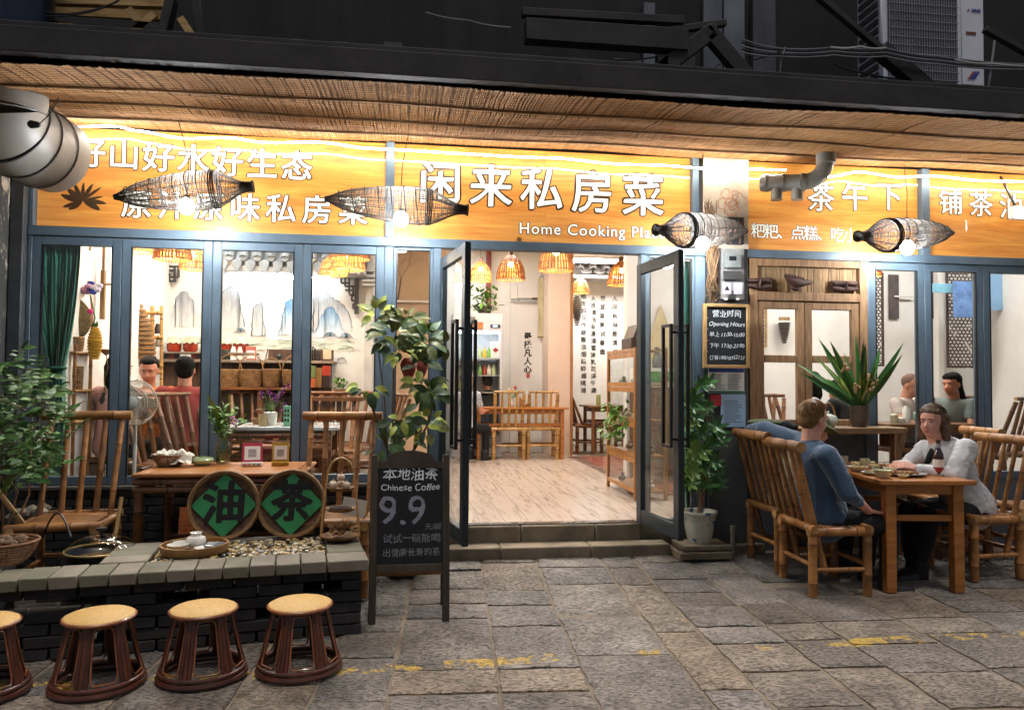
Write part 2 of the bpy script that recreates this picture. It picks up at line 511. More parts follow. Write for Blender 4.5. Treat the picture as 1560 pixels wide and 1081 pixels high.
def slab_mesh(w, l, seed):
 n, m = 12, 12
 vs = []
 for j in range(m + 1):
  for i in range(n + 1):
   x = (i / n - .5) * w; y = (j / m - .5) * l
   q = Vector((x * 3 + seed, y * 3, seed))
   ed = min(i, n - i, j, m - j)
   z = noise.noise(q * 1.6) * .004 + noise.noise(q * 7) * .0028 - (.0065 if ed == 0 else 0)
   if ed == 0:
    x += noise.noise(q * 5) * .012; y += noise.noise(q * 5 + Vector((7, 7, 7))) * .012
   vs.append((x, y, z))
 fs = [(j * (n + 1) + i, j * (n + 1) + i + 1, (j + 1) * (n + 1) + i + 1, (j + 1) * (n + 1) + i) for j in range(m) for i in range(n)]
 ring = [i for i in range(n + 1)] + [j * (n + 1) + n for j in range(1, m + 1)] + [m * (n + 1) + i for i in range(n - 1, -1, -1)] + [j * (n + 1) for j in range(m - 1, 0, -1)]
 b = len(vs)
 vs += [(vs[i][0] * 1.01, vs[i][1] * 1.01, -.05) for i in ring]
 k = len(ring)
 fs += [(ring[i], b + i, b + (i + 1) % k, ring[(i + 1) % k]) for i in range(k)]
 me = MB().add(vs, fs).mesh('paving_stone', STONE, angle=60)
 return me
ROT = Matrix.Rotation(R(-3.4), 3, 'Z')
x = -4.2
random.seed(5)
while x < 7.2:
 w = random.choice((.26, .34, .42, .5, .58))
 y = -3.55 - U(0, .4)
 while y < -.05:
  l = random.choice((.28, .4, .52, .64, .8))
  if y + l > .02: l = max(.16, .03 - y)
  g = U(.014, .028)
  c = ROT @ Vector((x + w / 2, y + l / 2, 0))
  if c.y < .1:
   sl = 0
   yy = c.y
   if -1.2 < yy < -.2: sl = math.atan(.05)
   me = slab_mesh(w - g, l - g, U(0, 99))
   o = inst(me, 'paving_stone', street, (c.x, c.y, gz(yy) + U(-.002, .003)), (sl + U(-.004, .004), U(-.006, .006), R(-3.4) + U(-.008, .008)))
  y += l
 x += w
random.seed(12)

# ================================================================ BUILDING
bld = thing('restaurant_building', 'street level of an old building housing the restaurant, dark upper wall above', 'building', (0, 0, 0))
CONC = mat('old_concrete', '#6c6a64', '#4b4a47', '#8a857b', scale=3, rough=.85, bump=.3, bscale=14, rv=.03)
def peel_mat():
 m, nt, p = nodes_of('peeling_paint')
 N, L = nt.nodes.new, nt.links.new
 tc = N('ShaderNodeTexCoord')
 mp = N('ShaderNodeMapping'); L(tc.outputs['Object'], mp.inputs[0]); mp.inputs['Scale'].default_value = (2, 2, .8)
 n = N('ShaderNodeTexNoise'); L(mp.outputs[0], n.inputs['Vector']); n.inputs['Scale'].default_value = 4; n.inputs['Detail'].default_value = 9; n.inputs['Roughness'].default_value = .7
 c = N('ShaderNodeValToRGB'); L(n.outputs[0], c.inputs[0]); c.color_ramp.interpolation = 'CONSTANT'
 e = c.color_ramp.elements; e[0].color = H('#3a3c3b'); e[1].position = .59; e[1].color = H('#b9b2a2')
 k = e.new(.56); k.color = H('#62605a')
 L(c.outputs[0], p.inputs['Base Color']); p.inputs['Roughness'].default_value = .75
 b = N('ShaderNodeBump'); b.inputs['Distance'].default_value = .004; L(c.outputs[0], b.inputs['Height']); L(b.outputs[0], p.inputs['Normal'])
 return m
PEEL = peel_mat()
UPW = mat('dark_wall', '#17171a', '#0d0d10', scale=1.2, st=(4, 1, .4), rough=.8, bump=.3, bscale=8, rv=0)
XL = W(42, 500).x
MB().b2((-3.7, -.22, -.1), (XL - .10, .3, 3.3)).build('pillar', PEEL, bld, bevel=.01)
MB().b2((XL - .095, -.10, 0), (XL - .004, .2, 3.3)).build('pillar', mat('grey_pillar', '#43474a', '#34383b', rough=.6, bump=.2, rv=0), bld, bevel=.006)
MB().b2((W(1074, 500).x, -.06, 0), (W(1135, 500).x, .24, 3.3)).build('pillar', mat('pillar_concrete', '#4c4d4c', '#393b3c', '#66645e', scale=2.5, rough=.8, bump=.3, rv=0), bld, bevel=.008)
MB().b2((-4.2, .12, 3.26), (9, .4, 7.5)).build('upper_wall', UPW, bld)
# interior shell
FLOORZ = .27
def plank_floor_mat():
 m, nt, p = nodes_of('wood_look_floor')
 N, L = nt.nodes.new, nt.links.new
 tc = N('ShaderNodeTexCoord'); oi = N('ShaderNodeObjectInfo')
 vm = N('ShaderNodeVectorMath'); vm.operation = 'MULTIPLY_ADD'; L(oi.outputs['Random'], vm.inputs[0]); vm.inputs[1].default_value = (31, 17, 5); L(tc.outputs['Object'], vm.inputs[2])
 mp = N('ShaderNodeMapping'); L(vm.outputs[0], mp.inputs[0]); mp.inputs['Scale'].default_value = (11, 1.1, 1)
 n = N('ShaderNodeTexNoise'); L(mp.outputs[0], n.inputs['Vector']); n.inputs['Scale'].default_value = 1.6; n.inputs['Detail'].default_value = 7; n.inputs['Roughness'].default_value = .7; n.inputs['Distortion'].default_value = .6
 c = N('ShaderNodeValToRGB'); L(n.outputs[0], c.inputs[0]); e = c.color_ramp.elements
 e[0].position = .33; e[0].color = H('#8d7667'); e[1].position = .5; e[1].color = H('#b9a899')
 L(c.outputs[0], p.inputs['Base Color']); p.inputs['Roughness'].default_value = .24; p.inputs['Specular IOR Level'].default_value = .5
 return m
PLK = plank_floor_mat()
floor = MB().b2((-2.7, .05, 0), (7.5, 8.2, .262)).build('floor', GROUT, None); tag(floor, 'restaurant floor raised above the street', None, None, 'structure'); RM[floor.name] = Matrix.Translation(floor.location)
FO = floor.location
rot7 = R(-12)
def clip_plank(x0, x1, y0, y1):
 MB0 = bx_cache.get((round(x1 - x0, 3), round(y1 - y0, 3)))
 if MB0 is None:
  MB0 = MB().box((0, 0, -.004), (x1 - x0 - .003, y1 - y0 - .003, .008)).mesh('floor_plank', PLK, bevel=.001)
  bx_cache[(round(x1 - x0, 3), round(y1 - y0, 3))] = MB0
 return MB0
bx_cache = {}
x = .0
while x < 2.42:
 y = .14 + (U(0, 1) if x > 0 else 0) - 1.0
 while y < 5.9:
  y0, y1 = max(y, .14), min(y + 1.1, 5.9)
  if y1 - y0 > .05:
   inst(clip_plank(x, x + .2, y0, y1), 'floor_plank', floor, Vector((x + .1, (y0 + y1) / 2, .270 + .0)) - FO)
  y += 1.1
 x += .2
REDF = mat('red_floor_tile', '#8a4128', '#6d3020', scale=2, rough=.3, rv=.06)
rt = MB().box((0, 0, -.004), (.297, .297, .008)).mesh('floor_tile', REDF, bevel=.001)
for i in range(9):
 for j in range(13):
  inst(rt, 'floor_tile', floor, Vector((2.43 + .15 + i * .3, 1.5 + .15 + j * .3, .270)) - FO)
MB().b2((-2.62, .14, .262), (-.01, 3.3, .270)).build('floor_covering', mat('brown_floor', '#7d6452', '#664f3f', scale=4, rough=.35, rv=0), floor, world=True)
MB().b2((2.75, .14, .262), (7.4, 1.45, .270)).build('floor_covering', MC['brown_floor'], floor, world=True)
# walls and ceiling
wl = lambda a, b, m=WHITEW, n='wall', **k: MB().b2(a, b).build(n, m, bld, **k)
wl((-2.78, .22, .27), (-2.64, 3.15, 3.5))                          # left side
wl((-2.64, 3.0, .27), (W(556, 500, 3).x, 3.14, 3.5))               # mural wall
wl((W(556, 500, 3).x + .002, 2.9, .27), (W(568, 500, 3).x, 4.3, 3.5), CONC if False else mat('grey_white_plaster', '#bdbab5', '#aaa7a2', rough=.85, rv=0))
wl((W(568, 500, 3).x + .002, 4.3, .27), (W(680, 500, 4.3).x, 4.44, 3.5), CREAM)
wl((W(660, 500, 6.2).x - .8, 6.2, .27), (W(836, 500, 6.2).x, 6.34, 3.5), WHITEW)
PINK = mat('pinkish_plaster', '#d8c4b6', '#d2bdae', rough=.8, rv=0)
wl((W(836, 500, 5.6).x, 5.6, .27), (W(869, 500, 5.6).x, 6.6, 3.5), PINK)
MB().b2((W(869, 500, 5.6).x + .002, 5.57, .27), (W(872.5, 500, 5.6).x, 5.68, 3.5)).build('door_trim', mat('trim_wood', '#a9743d', rough=.5), bld)
wl((W(869, 500, 5.6).x + .06, 7.6, .27), (6.5, 7.74, 3.5))
wl((5.3, 3.06, .27), (5.4, 7.6, 3.5))
wl((2.62, 2.9, .27), (7.4, 3.05, 3.5))                              # back wall of the right-hand room
wl((7.3, .26, .27), (7.4, 2.9, 3.5))
MB().b2((-2.78, .14, 3.5), (7.5, 7.8, 3.6)).build('ceiling', WHITEW, bld)
MB().b2((W(741, 420, 6.14).x, 6.10, 1.9), (W(745, 420, 6.14).x + .03, 6.19, 3.5)).build('door_trim', mat('red_trim', '#7c2f2a', rough=.5), bld)

# steps
STEPM = mat('step_stone', '#92826a', '#655a49', '#a39378', scale=4, rough=.7, bump=.4, bscale=18)
steps = thing('entrance_steps', 'two worn stone steps up to the open doorway', 'steps', (1.2, 0, .04))
for a, b in ((.18, .72), (.725, 1.42), (1.425, 2.06)):
 MB().b2((a, -.17, .0), (b, .02, .140)).build('step_stone', STEPM, steps, bevel=.008, world=True)
for a, b in ((.24, .9), (.905, 1.5), (1.505, 1.88)):
 MB().b2((a, .022, .0), (b, .145, .268)).build('step_stone', STEPM, steps, bevel=.010, world=True)
for a, b in ((.27, .95), (.955, 1.42), (1.425, 1.86)):
 MB().b2((a, .045, .2685), (b, .135, .278)).build('threshold_tile', mat('dark_tile', '#4a3e37', '#352c27', rough=.25), steps, bevel=.002, world=True)

# low brick wall under the windows: every brick its own piece
BRK = mat('dark_brick', '#343230', '#242322', '#403e3a', scale=6, rough=.8, bump=.35, bscale=20, rv=.22)
brick_me = MB().box((0, 0, 0), (.24, .11, .053)).mesh('brick', BRK, bevel=.004)
def brick_wall(root, p0, p1, z0, z1, skip=None, depthoff=0):
 p0, p1 = Vector(p0), Vector(p1)
 d = (p1 - p0); L = d.length; d.normalize(); a = math.atan2(d.y, d.x)
 MB().box((p0 + p1) / 2 + Vector((-d.y, d.x, 0)) * .06 + Vector((0, 0, (z0 + z1) / 2)), (L, .06, z1 - z0), a).build('mortar_core', mat('dark_mortar', '#2b2a28', rough=.95), root, world=True)
 Mi = RM[root.name].inverted()
 rows = int((z1 - z0) / .06)
 for r in range(rows):
  s = -(.125 if r % 2 else 0)
  while s < L:
   s0, s1 = max(s, 0), min(s + .243, L)
   if s1 - s0 > .04:
    c = p0 + d * ((s0 + s1) / 2) + Vector((0, 0, z0 + .03 + r * .06))
    if not (skip and skip(c, r)):
     o = inst(brick_me, 'brick', root, Mi @ (c + Vector((U(-.002, .002), U(-.003, .003), 0))), (0, 0, a + U(-.01, .01)), ((s1 - s0) / .245, 1, 1))
   s += .25
lowall = thing('low_brick_wall', 'dark low brick wall under the folding windows on the left', 'wall', (-1.4, 0, 0))
brick_wall(lowall, (XL, -.02, 0), (-.16, -.02, 0), .0, .60)
MB().b2((XL, -.09, .601), (-.16, .1, .625)).build('sill', mat('sill_stone', '#57534c', rough=.7, bump=.2), lowall, world=True, bevel=.003)
lowr = thing('low_wall', 'plain grey rendered wall under the wooden window and right-hand windows', 'wall', (5, 0, 0))
MB().b2((W(1135, 500).x + .003, -.02, 0), (7.5, .12, .6)).build('render_panel', mat('grey_render', '#6a6f74', '#575c61', scale=3, rough=.8, bump=.15, rv=0), lowr, world=True)
MB().b2((W(1072, 500).x - .35, -.14, 0), (W(1135, 500).x + .1, -.062, .115)).build('kerb_stone', STEPM, lowr, world=True, bevel=.01)

# ================================================================ SHOPFRONT FRAME AND FOLDING WINDOWS
sf = thing('shopfront_frame', 'grey aluminium frame of posts and rails that holds the glass front', 'frame', (1.2, 0, 0))
def post(px0, px1, z0, z1, y0=-.035, y1=.05, m=FR, name='post', root=sf):
 a, b = W(px0, 500).x, W(px1, 500).x
 MB().b2((a, y0, z0), (b, y1, z1)).build(name, m, root, bevel=.003, world=True)
XR = 7.4
MB().b2((XL, -.045, 2.435), (XR, .05, 2.505)).build('rail', FR, sf, bevel=.004, world=True)
post(42, 48.5, .625, 2.433); post(42, 48.5, 2.507, 3.25)
post(585, 598, .27, 2.433); post(585, 598, 2.507, 3.25)
post(659, 671, .27, 2.433); post(974, 984, .27, 2.433)
post(1057, 1072, .1, 2.433); post(1053, 1063, 2.507, 3.25)
post(1403, 1415, 2.507, 3.25)
post(1314, 1321, .6, 2.433)
def glazed(name, label, px0, px1, z0, z1, cat='window', group=None, fw=.062, Y=0, m=FR, world=False, tiny=0):
 a, b = W(px0, 500).x + .002, W(px1, 500).x - .002
 t = thing(name, label, cat, ((a + b) / 2, Y, z0), group=group)
 for p, q in (((a, -.025, z0), (a + fw, .025, z1)), ((b - fw, -.025, z0), (b, .025, z1)), ((a + fw + .0005, -.0245, z1 - fw), (b - fw - .0005, .0245, z1)), ((a + fw + .0005, -.0245, z0), (b - fw - .0005, .0245, z0 + fw))):
  MB().b2(Vector(p) + Vector((0, Y, 0)), Vector(q) + Vector((0, Y, 0))).build('frame_bar', m, t, bevel=.003, world=True)
 MB().b2((a + fw - .01, Y - .002, z0 + fw - .01), (b - fw + .01, Y + .002, z1 - fw + .01)).build('pane', GLASS, t, world=True)
 g = .008
 for p, q in (((a + fw, -.027, z0 + fw), (a + fw + g, -.003, z1 - fw)), ((b - fw - g, -.027, z0 + fw), (b - fw, -.003, z1 - fw))):
  MB().b2(Vector(p) + Vector((0, Y, 0)), Vector(q) + Vector((0, Y, 0))).build('glazing_bead', BLK, t, world=True)
 return t
FOLD = ((48.5, 185), (185, 323), (323, 460.5), (460.5, 585))
FL = ('leftmost folding glass panel with the green curtain behind it', 'second folding glass panel, with the diners behind it', 'third folding glass panel, in front of the grey tiled eave and bright mural', 'fourth folding glass panel, beside the entrance sidelight')
for (a, b), l in zip(FOLD, FL):
 glazed('folding_window', l, a, b, .627, 2.432, group='folding glass panels of the left front')
glazed('sidelight', 'narrow glass sidelight left of the entrance, behind the leafy plant', 598, 659, .285, 2.432, fw=.022)
glazed('sidelight', 'narrow glass sidelight right of the entrance with green curtain inside', 984, 1057, .285, 2.432, fw=.022)
for (a, b), l in zip(((1321, 1406), (1406, 1495), (1495, 1600), (1600, 1700)), ('blue framed window nearest the wooden window', 'blue framed window behind the woman in the white shirt', 'blue framed window at the right edge with painted bamboo leaves behind', 'blue framed window beyond the right edge')):
 glazed('window', l, a, b, .60, 2.432, group='blue framed windows of the right front')

# ---------------------------------------------------------------- entrance door leaves
def door_leaf(label, hx, nx):
 hinge = Vector((hx, -.01, .29))
 tip = Vector((nx[0], nx[1], .29))
 d = tip - hinge; L = d.length; a = math.atan2(d.y, d.x)
 t = thing('glass_door', label, 'door', hinge, rz=a, group='open leaves of the entrance door')
 H_ = 2.06; f = .085
 for p, q in (((0, -.022, 0), (f, .022, H_)), ((L - f, -.022, 0), (L, .022, H_)), ((f + .001, -.021, H_ - f), (L - f - .001, .021, H_)), ((f + .001, -.021, 0), (L - f - .001, .021, f + .02))):
  MB().b2(p, q).build('frame_bar', DOORM, t, bevel=.003)
 MB().b2((f - .01, -.003, f + .01), (L - f + .01, .003, H_ - f + .01)).build('pane', GLASS, t)
 for s in (-1, 1):
  h = MB()
  z0, z1 = .66, 1.52; x = L - .16; x2 = L - .03
  yy = s * .065
  for p0, p1 in (((x, yy, z0), (x, yy, z1)), ((x2, yy, z0), (x2, yy, z1))):
   h.beam(p0, p1, .022, .022)
  for z in (z0, z1):
   h.beam((x - .011, yy, z), (x2 + .011, yy, z), .022, .022)
  for z in (z0 + .05, z1 - .05): h.beam((x2, s * .022, z), (x2, yy, z), .018, .018)
  h.build('handle', BLK, t, bevel=.002)
 return t
pL = W(712, 500, -.80); pR = W(1038, 500, -.76)
door_leaf('open left leaf of the glass entrance door, beside the chalkboard', W(673, 500).x, (pL.x, pL.y))
door_leaf('open right leaf of the glass entrance door, beside the umbrella plant', W(973, 500).x, (pR.x, pR.y))

# ================================================================ SIGNS
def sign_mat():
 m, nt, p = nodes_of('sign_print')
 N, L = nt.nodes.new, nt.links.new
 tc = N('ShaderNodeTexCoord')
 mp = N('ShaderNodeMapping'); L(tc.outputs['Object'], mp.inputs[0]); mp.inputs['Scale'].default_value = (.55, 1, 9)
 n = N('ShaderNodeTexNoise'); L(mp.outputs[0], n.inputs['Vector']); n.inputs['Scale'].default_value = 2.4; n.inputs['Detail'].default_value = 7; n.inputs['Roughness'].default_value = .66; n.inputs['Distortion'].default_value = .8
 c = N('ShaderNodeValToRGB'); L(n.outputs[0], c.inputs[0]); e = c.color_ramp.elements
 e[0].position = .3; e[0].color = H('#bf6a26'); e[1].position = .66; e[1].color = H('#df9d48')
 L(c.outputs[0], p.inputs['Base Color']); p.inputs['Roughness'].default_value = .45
 L(c.outputs[0], p.inputs['Emission Color']); p.inputs['Emission Strength'].default_value = .17    # weak glow added to brighten the print where the LEDs barely reach
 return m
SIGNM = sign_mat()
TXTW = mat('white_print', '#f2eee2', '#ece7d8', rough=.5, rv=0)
_p = TXTW.node_tree.nodes['Principled BSDF']; _p.inputs['Emission Color'].default_value = (1, .93, .8, 1); _p.inputs['Emission Strength'].default_value = .22  # added glow keeps the white lettering from greying against the boards
TXTB = mat('brown_outline_print', '#4a2f18', '#3a2412', rough=.5, rv=0)
INK = mat('black_ink', '#161310', '#0e0c0a', rough=.6, rv=0)
SIGNS = {}
def sign(label, px0, px1):
 a, b = W(px0, 400).x, W(px1, 400).x
 t = thing('shop_sign', label, 'sign', ((a + b) / 2, .03, 2.508), group='orange wood grain signs over the shopfront')
 n = max(1, round((b - a) / 1.25)); w = (b - a) / n
 for i in range(n):
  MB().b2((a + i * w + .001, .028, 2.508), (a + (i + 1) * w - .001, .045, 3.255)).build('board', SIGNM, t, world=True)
 MB().b2((a, -.0035, 2.507), (b, -.003, 3.255)).build('cover_glass', thin_glass('sign_glass', k=.8), t, world=True)
 return t
def sign_text(t, body, cx, cy, hpx, sp=1, bold=.028, ob=.022, jit=.0, shear=0, order=0):
 p = W(cx, cy, .022)
 jit = jit or hpx * .00008
 sz = hpx / 1150 * (p - CAMPOS).dot(CAMROT @ Vector((0, 0, -1))) / .92
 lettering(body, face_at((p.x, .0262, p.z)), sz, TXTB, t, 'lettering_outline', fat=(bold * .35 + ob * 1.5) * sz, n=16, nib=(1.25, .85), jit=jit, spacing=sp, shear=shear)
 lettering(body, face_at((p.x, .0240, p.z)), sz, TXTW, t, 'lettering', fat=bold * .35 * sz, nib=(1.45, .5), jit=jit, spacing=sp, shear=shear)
s1 = sign('orange sign with lotus drawing and two rows of white characters', 48.5, 585)
def spaced(t, chars, x0, x1, y0, y1, h, **k):
 n = len(chars)
 for i, c in enumerate(chars):
  f = i / max(1, n - 1)
  sign_text(t, c, x0 + (x1 - x0) * f, y0 + (y1 - y0) * f, h, **k)
spaced(s1, '好山好水好生态', 136, 452, 236, 256, 44, bold=.034)
spaced(s1, '原汁原味私房菜', 208, 538, 314, 324, 42, bold=.034)
# lotus
lot = MB()
def petal(cx, cy, ang, L, w):
 pts = []
 for i in range(9):
  f = i / 8; pts.append((f * L, math.sin(PI * f) ** .7 * w))
 for i in range(7, 0, -1):
  f = i / 8; pts.append((f * L, -math.sin(PI * f) ** .7 * w * .6))
 T = face_at((cx, .0262, cy)) @ Matrix.Rotation(ang, 4, 'Z')
 lot.poly(pts, .001 * U(.5, 1), T)
p = W(126, 306, .026)
for i, (an, L_, w_) in enumerate(((200, .15, .02), (165, .16, .028), (140, .15, .026), (115, .15, .02), (88, .14, .016), (62, .15, .018), (40, .17, .014), (15, .15, .012), (-5, .17, .022), (-28, .14, .028), (215, .12, .022))):
 petal(p.x, p.z, R(an), L_, w_)
lot.build('lotus_drawing', TXTB, s1, world=True)
s2 = sign('orange sign reading Home Cooking Place over the entrance', 598, 1053)
spaced(s2, '闲来私房菜', 671, 980, 283, 302, 62, bold=.036, jit=.006)
p = W(903, 353, .02)
sign_text(s2, 'Home Cooking Place', 904, 352, 22, sp=1.12, bold=.022, ob=.03)
q = W(791, 365, .02)
MB().lathe([(.001, .001), (.026, .001), (.026, 0)], 18, face_at((q.x, .0262, q.z))).build('round_emblem', mat('emblem_gold', '#c98a2a', rough=.4), s2, world=True)
lettering('囍', face_at((q.x, .0246, q.z)), .03, TXTB, s2, 'emblem_character')
s3 = sign('orange sign with three large characters behind the grey drain pipe', 1138, 1403)
spaced(s3, '茶午下', 1251, 1355, 304, 302, 42, bold=.02)
spaced(s3, '粑粑、点糕、吃小', 1155, 1296, 353, 360, 22, bold=.016, ob=.02)
s4 = sign('orange sign at the right edge, washed out by a glare', 1415, 1640)
spaced(s4, '铺茶油', 1449, 1541, 310, 317, 38, bold=.024)

# upper left pillar sliver between sign 2 and 3 is the concrete pillar; its bright plaster face
MB().b2((W(1066, 400).x, -.068, 2.5), (W(1135, 400).x, -.0615, 3.24)).build('wall_plaster', mat('pale_render', '#b9ad9a', '#9c9080', scale=5, rough=.9, bump=.4), bld)

# ================================================================ CANOPY WITH REED MAT, LED STRIPS
ZB = 3.262
def matz(x, y):
 f = (-.0 - y) / 1.56
 z = ZB + (3.115 - ZB) * f
 s = math.sin(PI * min(1, max(0, f)) * 3.0)
 return z + .018 * abs(s) ** .7 * 1.0 + .008 * math.sin(x * 1.7 + y * 3) + .004 * math.sin(x * 4.1 + 2) - .012
canopy = thing('canopy', 'low canopy over the shopfront lined underneath with brown reed matting', 'canopy', (1.2, -.8, 3.1))
reed = mat('reed', '#b08352', '#86602f', '#c49c68', scale=3, st=(30, 1.2, 3), rough=.75, bump=.3, bscale=40, rv=0)
vs, fs = [], []
random.seed(3)
x = -3.9
NS = 15
while x < 7.4:
 yo = U(-.02, .02); w = U(.011, .0165); dz = U(-.0018, .0018); slant = U(-.003, .003)
 b = len(vs)
 for k in range(NS + 1):
  f = k / NS
  y = -.03 + (-1.52 + yo + .03) * f
  xx = x + slant * f * 6 + .002 * math.sin(k * 2.1 + x * 40)
  z = matz(x, y) + dz + .0035 * math.sin(k * PI + int(x * 71) % 2 * PI)
  vs += [(xx - w / 2, y, z + .004), (xx, y, z - .004), (xx + w / 2, y, z + .004)]
 for k in range(NS):
  a = b + k * 3
  fs += [(a, a + 3, a + 4, a + 1), (a + 1, a + 4, a + 5, a + 2)]
 x += w * .93
MB().add(vs, fs).build('reed_mat', reed, canopy, world=True, kind='stuff', smooth=False)
bs = [(x_, y, matz(x_, y) + .007) for y in (-.02, -.4, -.8, -1.2, -1.5) for x_ in [-3.9 + .3 * i for i in range(38)]]
MB().add(bs, [(j * 38 + i, j * 38 + i + 1, (j + 1) * 38 + i + 1, (j + 1) * 38 + i) for j in range(4) for i in range(37)]).build('mat_backing', mat('mat_backing_m', '#6f4f2c', '#4d351c', scale=30, rough=.9), canopy, world=True)
# loose, frayed weave rows across the reeds
wv = MB()
for k in range(36):
 y = -.06 - k * .0405
 seg = [(x_, y + .006 * math.sin(x_ * 9 + k), matz(x_, y) - .0045) for x_ in [-3.8 + .14 * i for i in range(80)]]
 wv.tube(seg, .0014, 3, cap=False)
wv.build('weave_thread', mat('reed_thread', '#7a5a38', rough=.9), canopy, world=True, kind='stuff')
for k, y in enumerate((-.28, -.70, -1.13)):
 seg = [(x_, y + .012 * math.sin(x_ * 1.3 + k * 2), matz(x_, y) - .012) for x_ in [-3.8 + .2 * i for i in range(56)]]
 MB().tube(seg, .008, 6).build('bamboo_batten', mat('batten', '#8b6b48', '#5f4429', rough=.7), canopy, world=True)
MB().b2((-4, -1.5, 3.30), (7.4, .1, 3.33)).build('roof_sheet', DARK, canopy, world=True)
MB().b2((-4, -1.62, 3.135), (7.4, -1.545, 3.275)).build('fascia_beam', DARK, canopy, world=True, bevel=.004)
MB().b2((-4, -1.60, 3.276), (7.4, -1.50, 3.31)).build('fascia_flange', DARK, canopy, world=True, bevel=.004)
bpy_led = emit('led_white', (1, .93, .82), 36)
def led(label, pts):
 P = [W(x, y, -.15) for x, y in pts]
 Q = []
 for i in range(len(P) - 1):
  for k in range(8):
   f = k / 8; f2 = f * f * (3 - 2 * f)
   q = P[i].lerp(P[i + 1], f); q.z = P[i].z + (P[i + 1].z - P[i].z) * f2
   Q.append(q)
 Q.append(P[-1])
 MB().tube(Q, .0065, 5).build('led_strip', bpy_led, None, label=label, cat='LED strip', group='glowing LED strips under the canopy')
led('long glowing white LED strip along the canopy edge over the two left signs', [(80, 193), (180, 193), (205, 199), (280, 211), (350, 210), (400, 217), (490, 217), (560, 226), (620, 229), (700, 234), (790, 239), (850, 241), (940, 250), (1010, 252), (1080, 257)])
led('shorter glowing LED strip between the pillar and the grey drain pipe', [(1083, 257), (1120, 258), (1160, 258), (1197, 259)])
led('glowing LED strip right of the drain pipe, running out of the picture', [(1262, 269), (1310, 262), (1370, 270), (1420, 268), (1490, 275), (1560, 277), (1640, 283)])
# the strong white floodlight glare at the right edge: a small flood lamp
fl = thing('flood_lamp', 'small white flood lamp at the right edge glaring on the last sign', 'lamp', W(1552, 325, -.24))
fp = W(1552, 325, -.24)
MB().box(fp, (.16, .05, .11), R(8)).build('lamp_body', CERW, fl, bevel=.006, world=True)
MB().box(fp + Vector((0, -.031, 0)), (.14, .008, .09), R(8)).build('lamp_face', emit('flood_white', (1, .97, .93), 60), fl, world=True)
MB().beam(fp + Vector((0, .02, .04)), (fp.x, -.05, 3.21), .015, .015).build('bracket', BLK, fl, world=True)
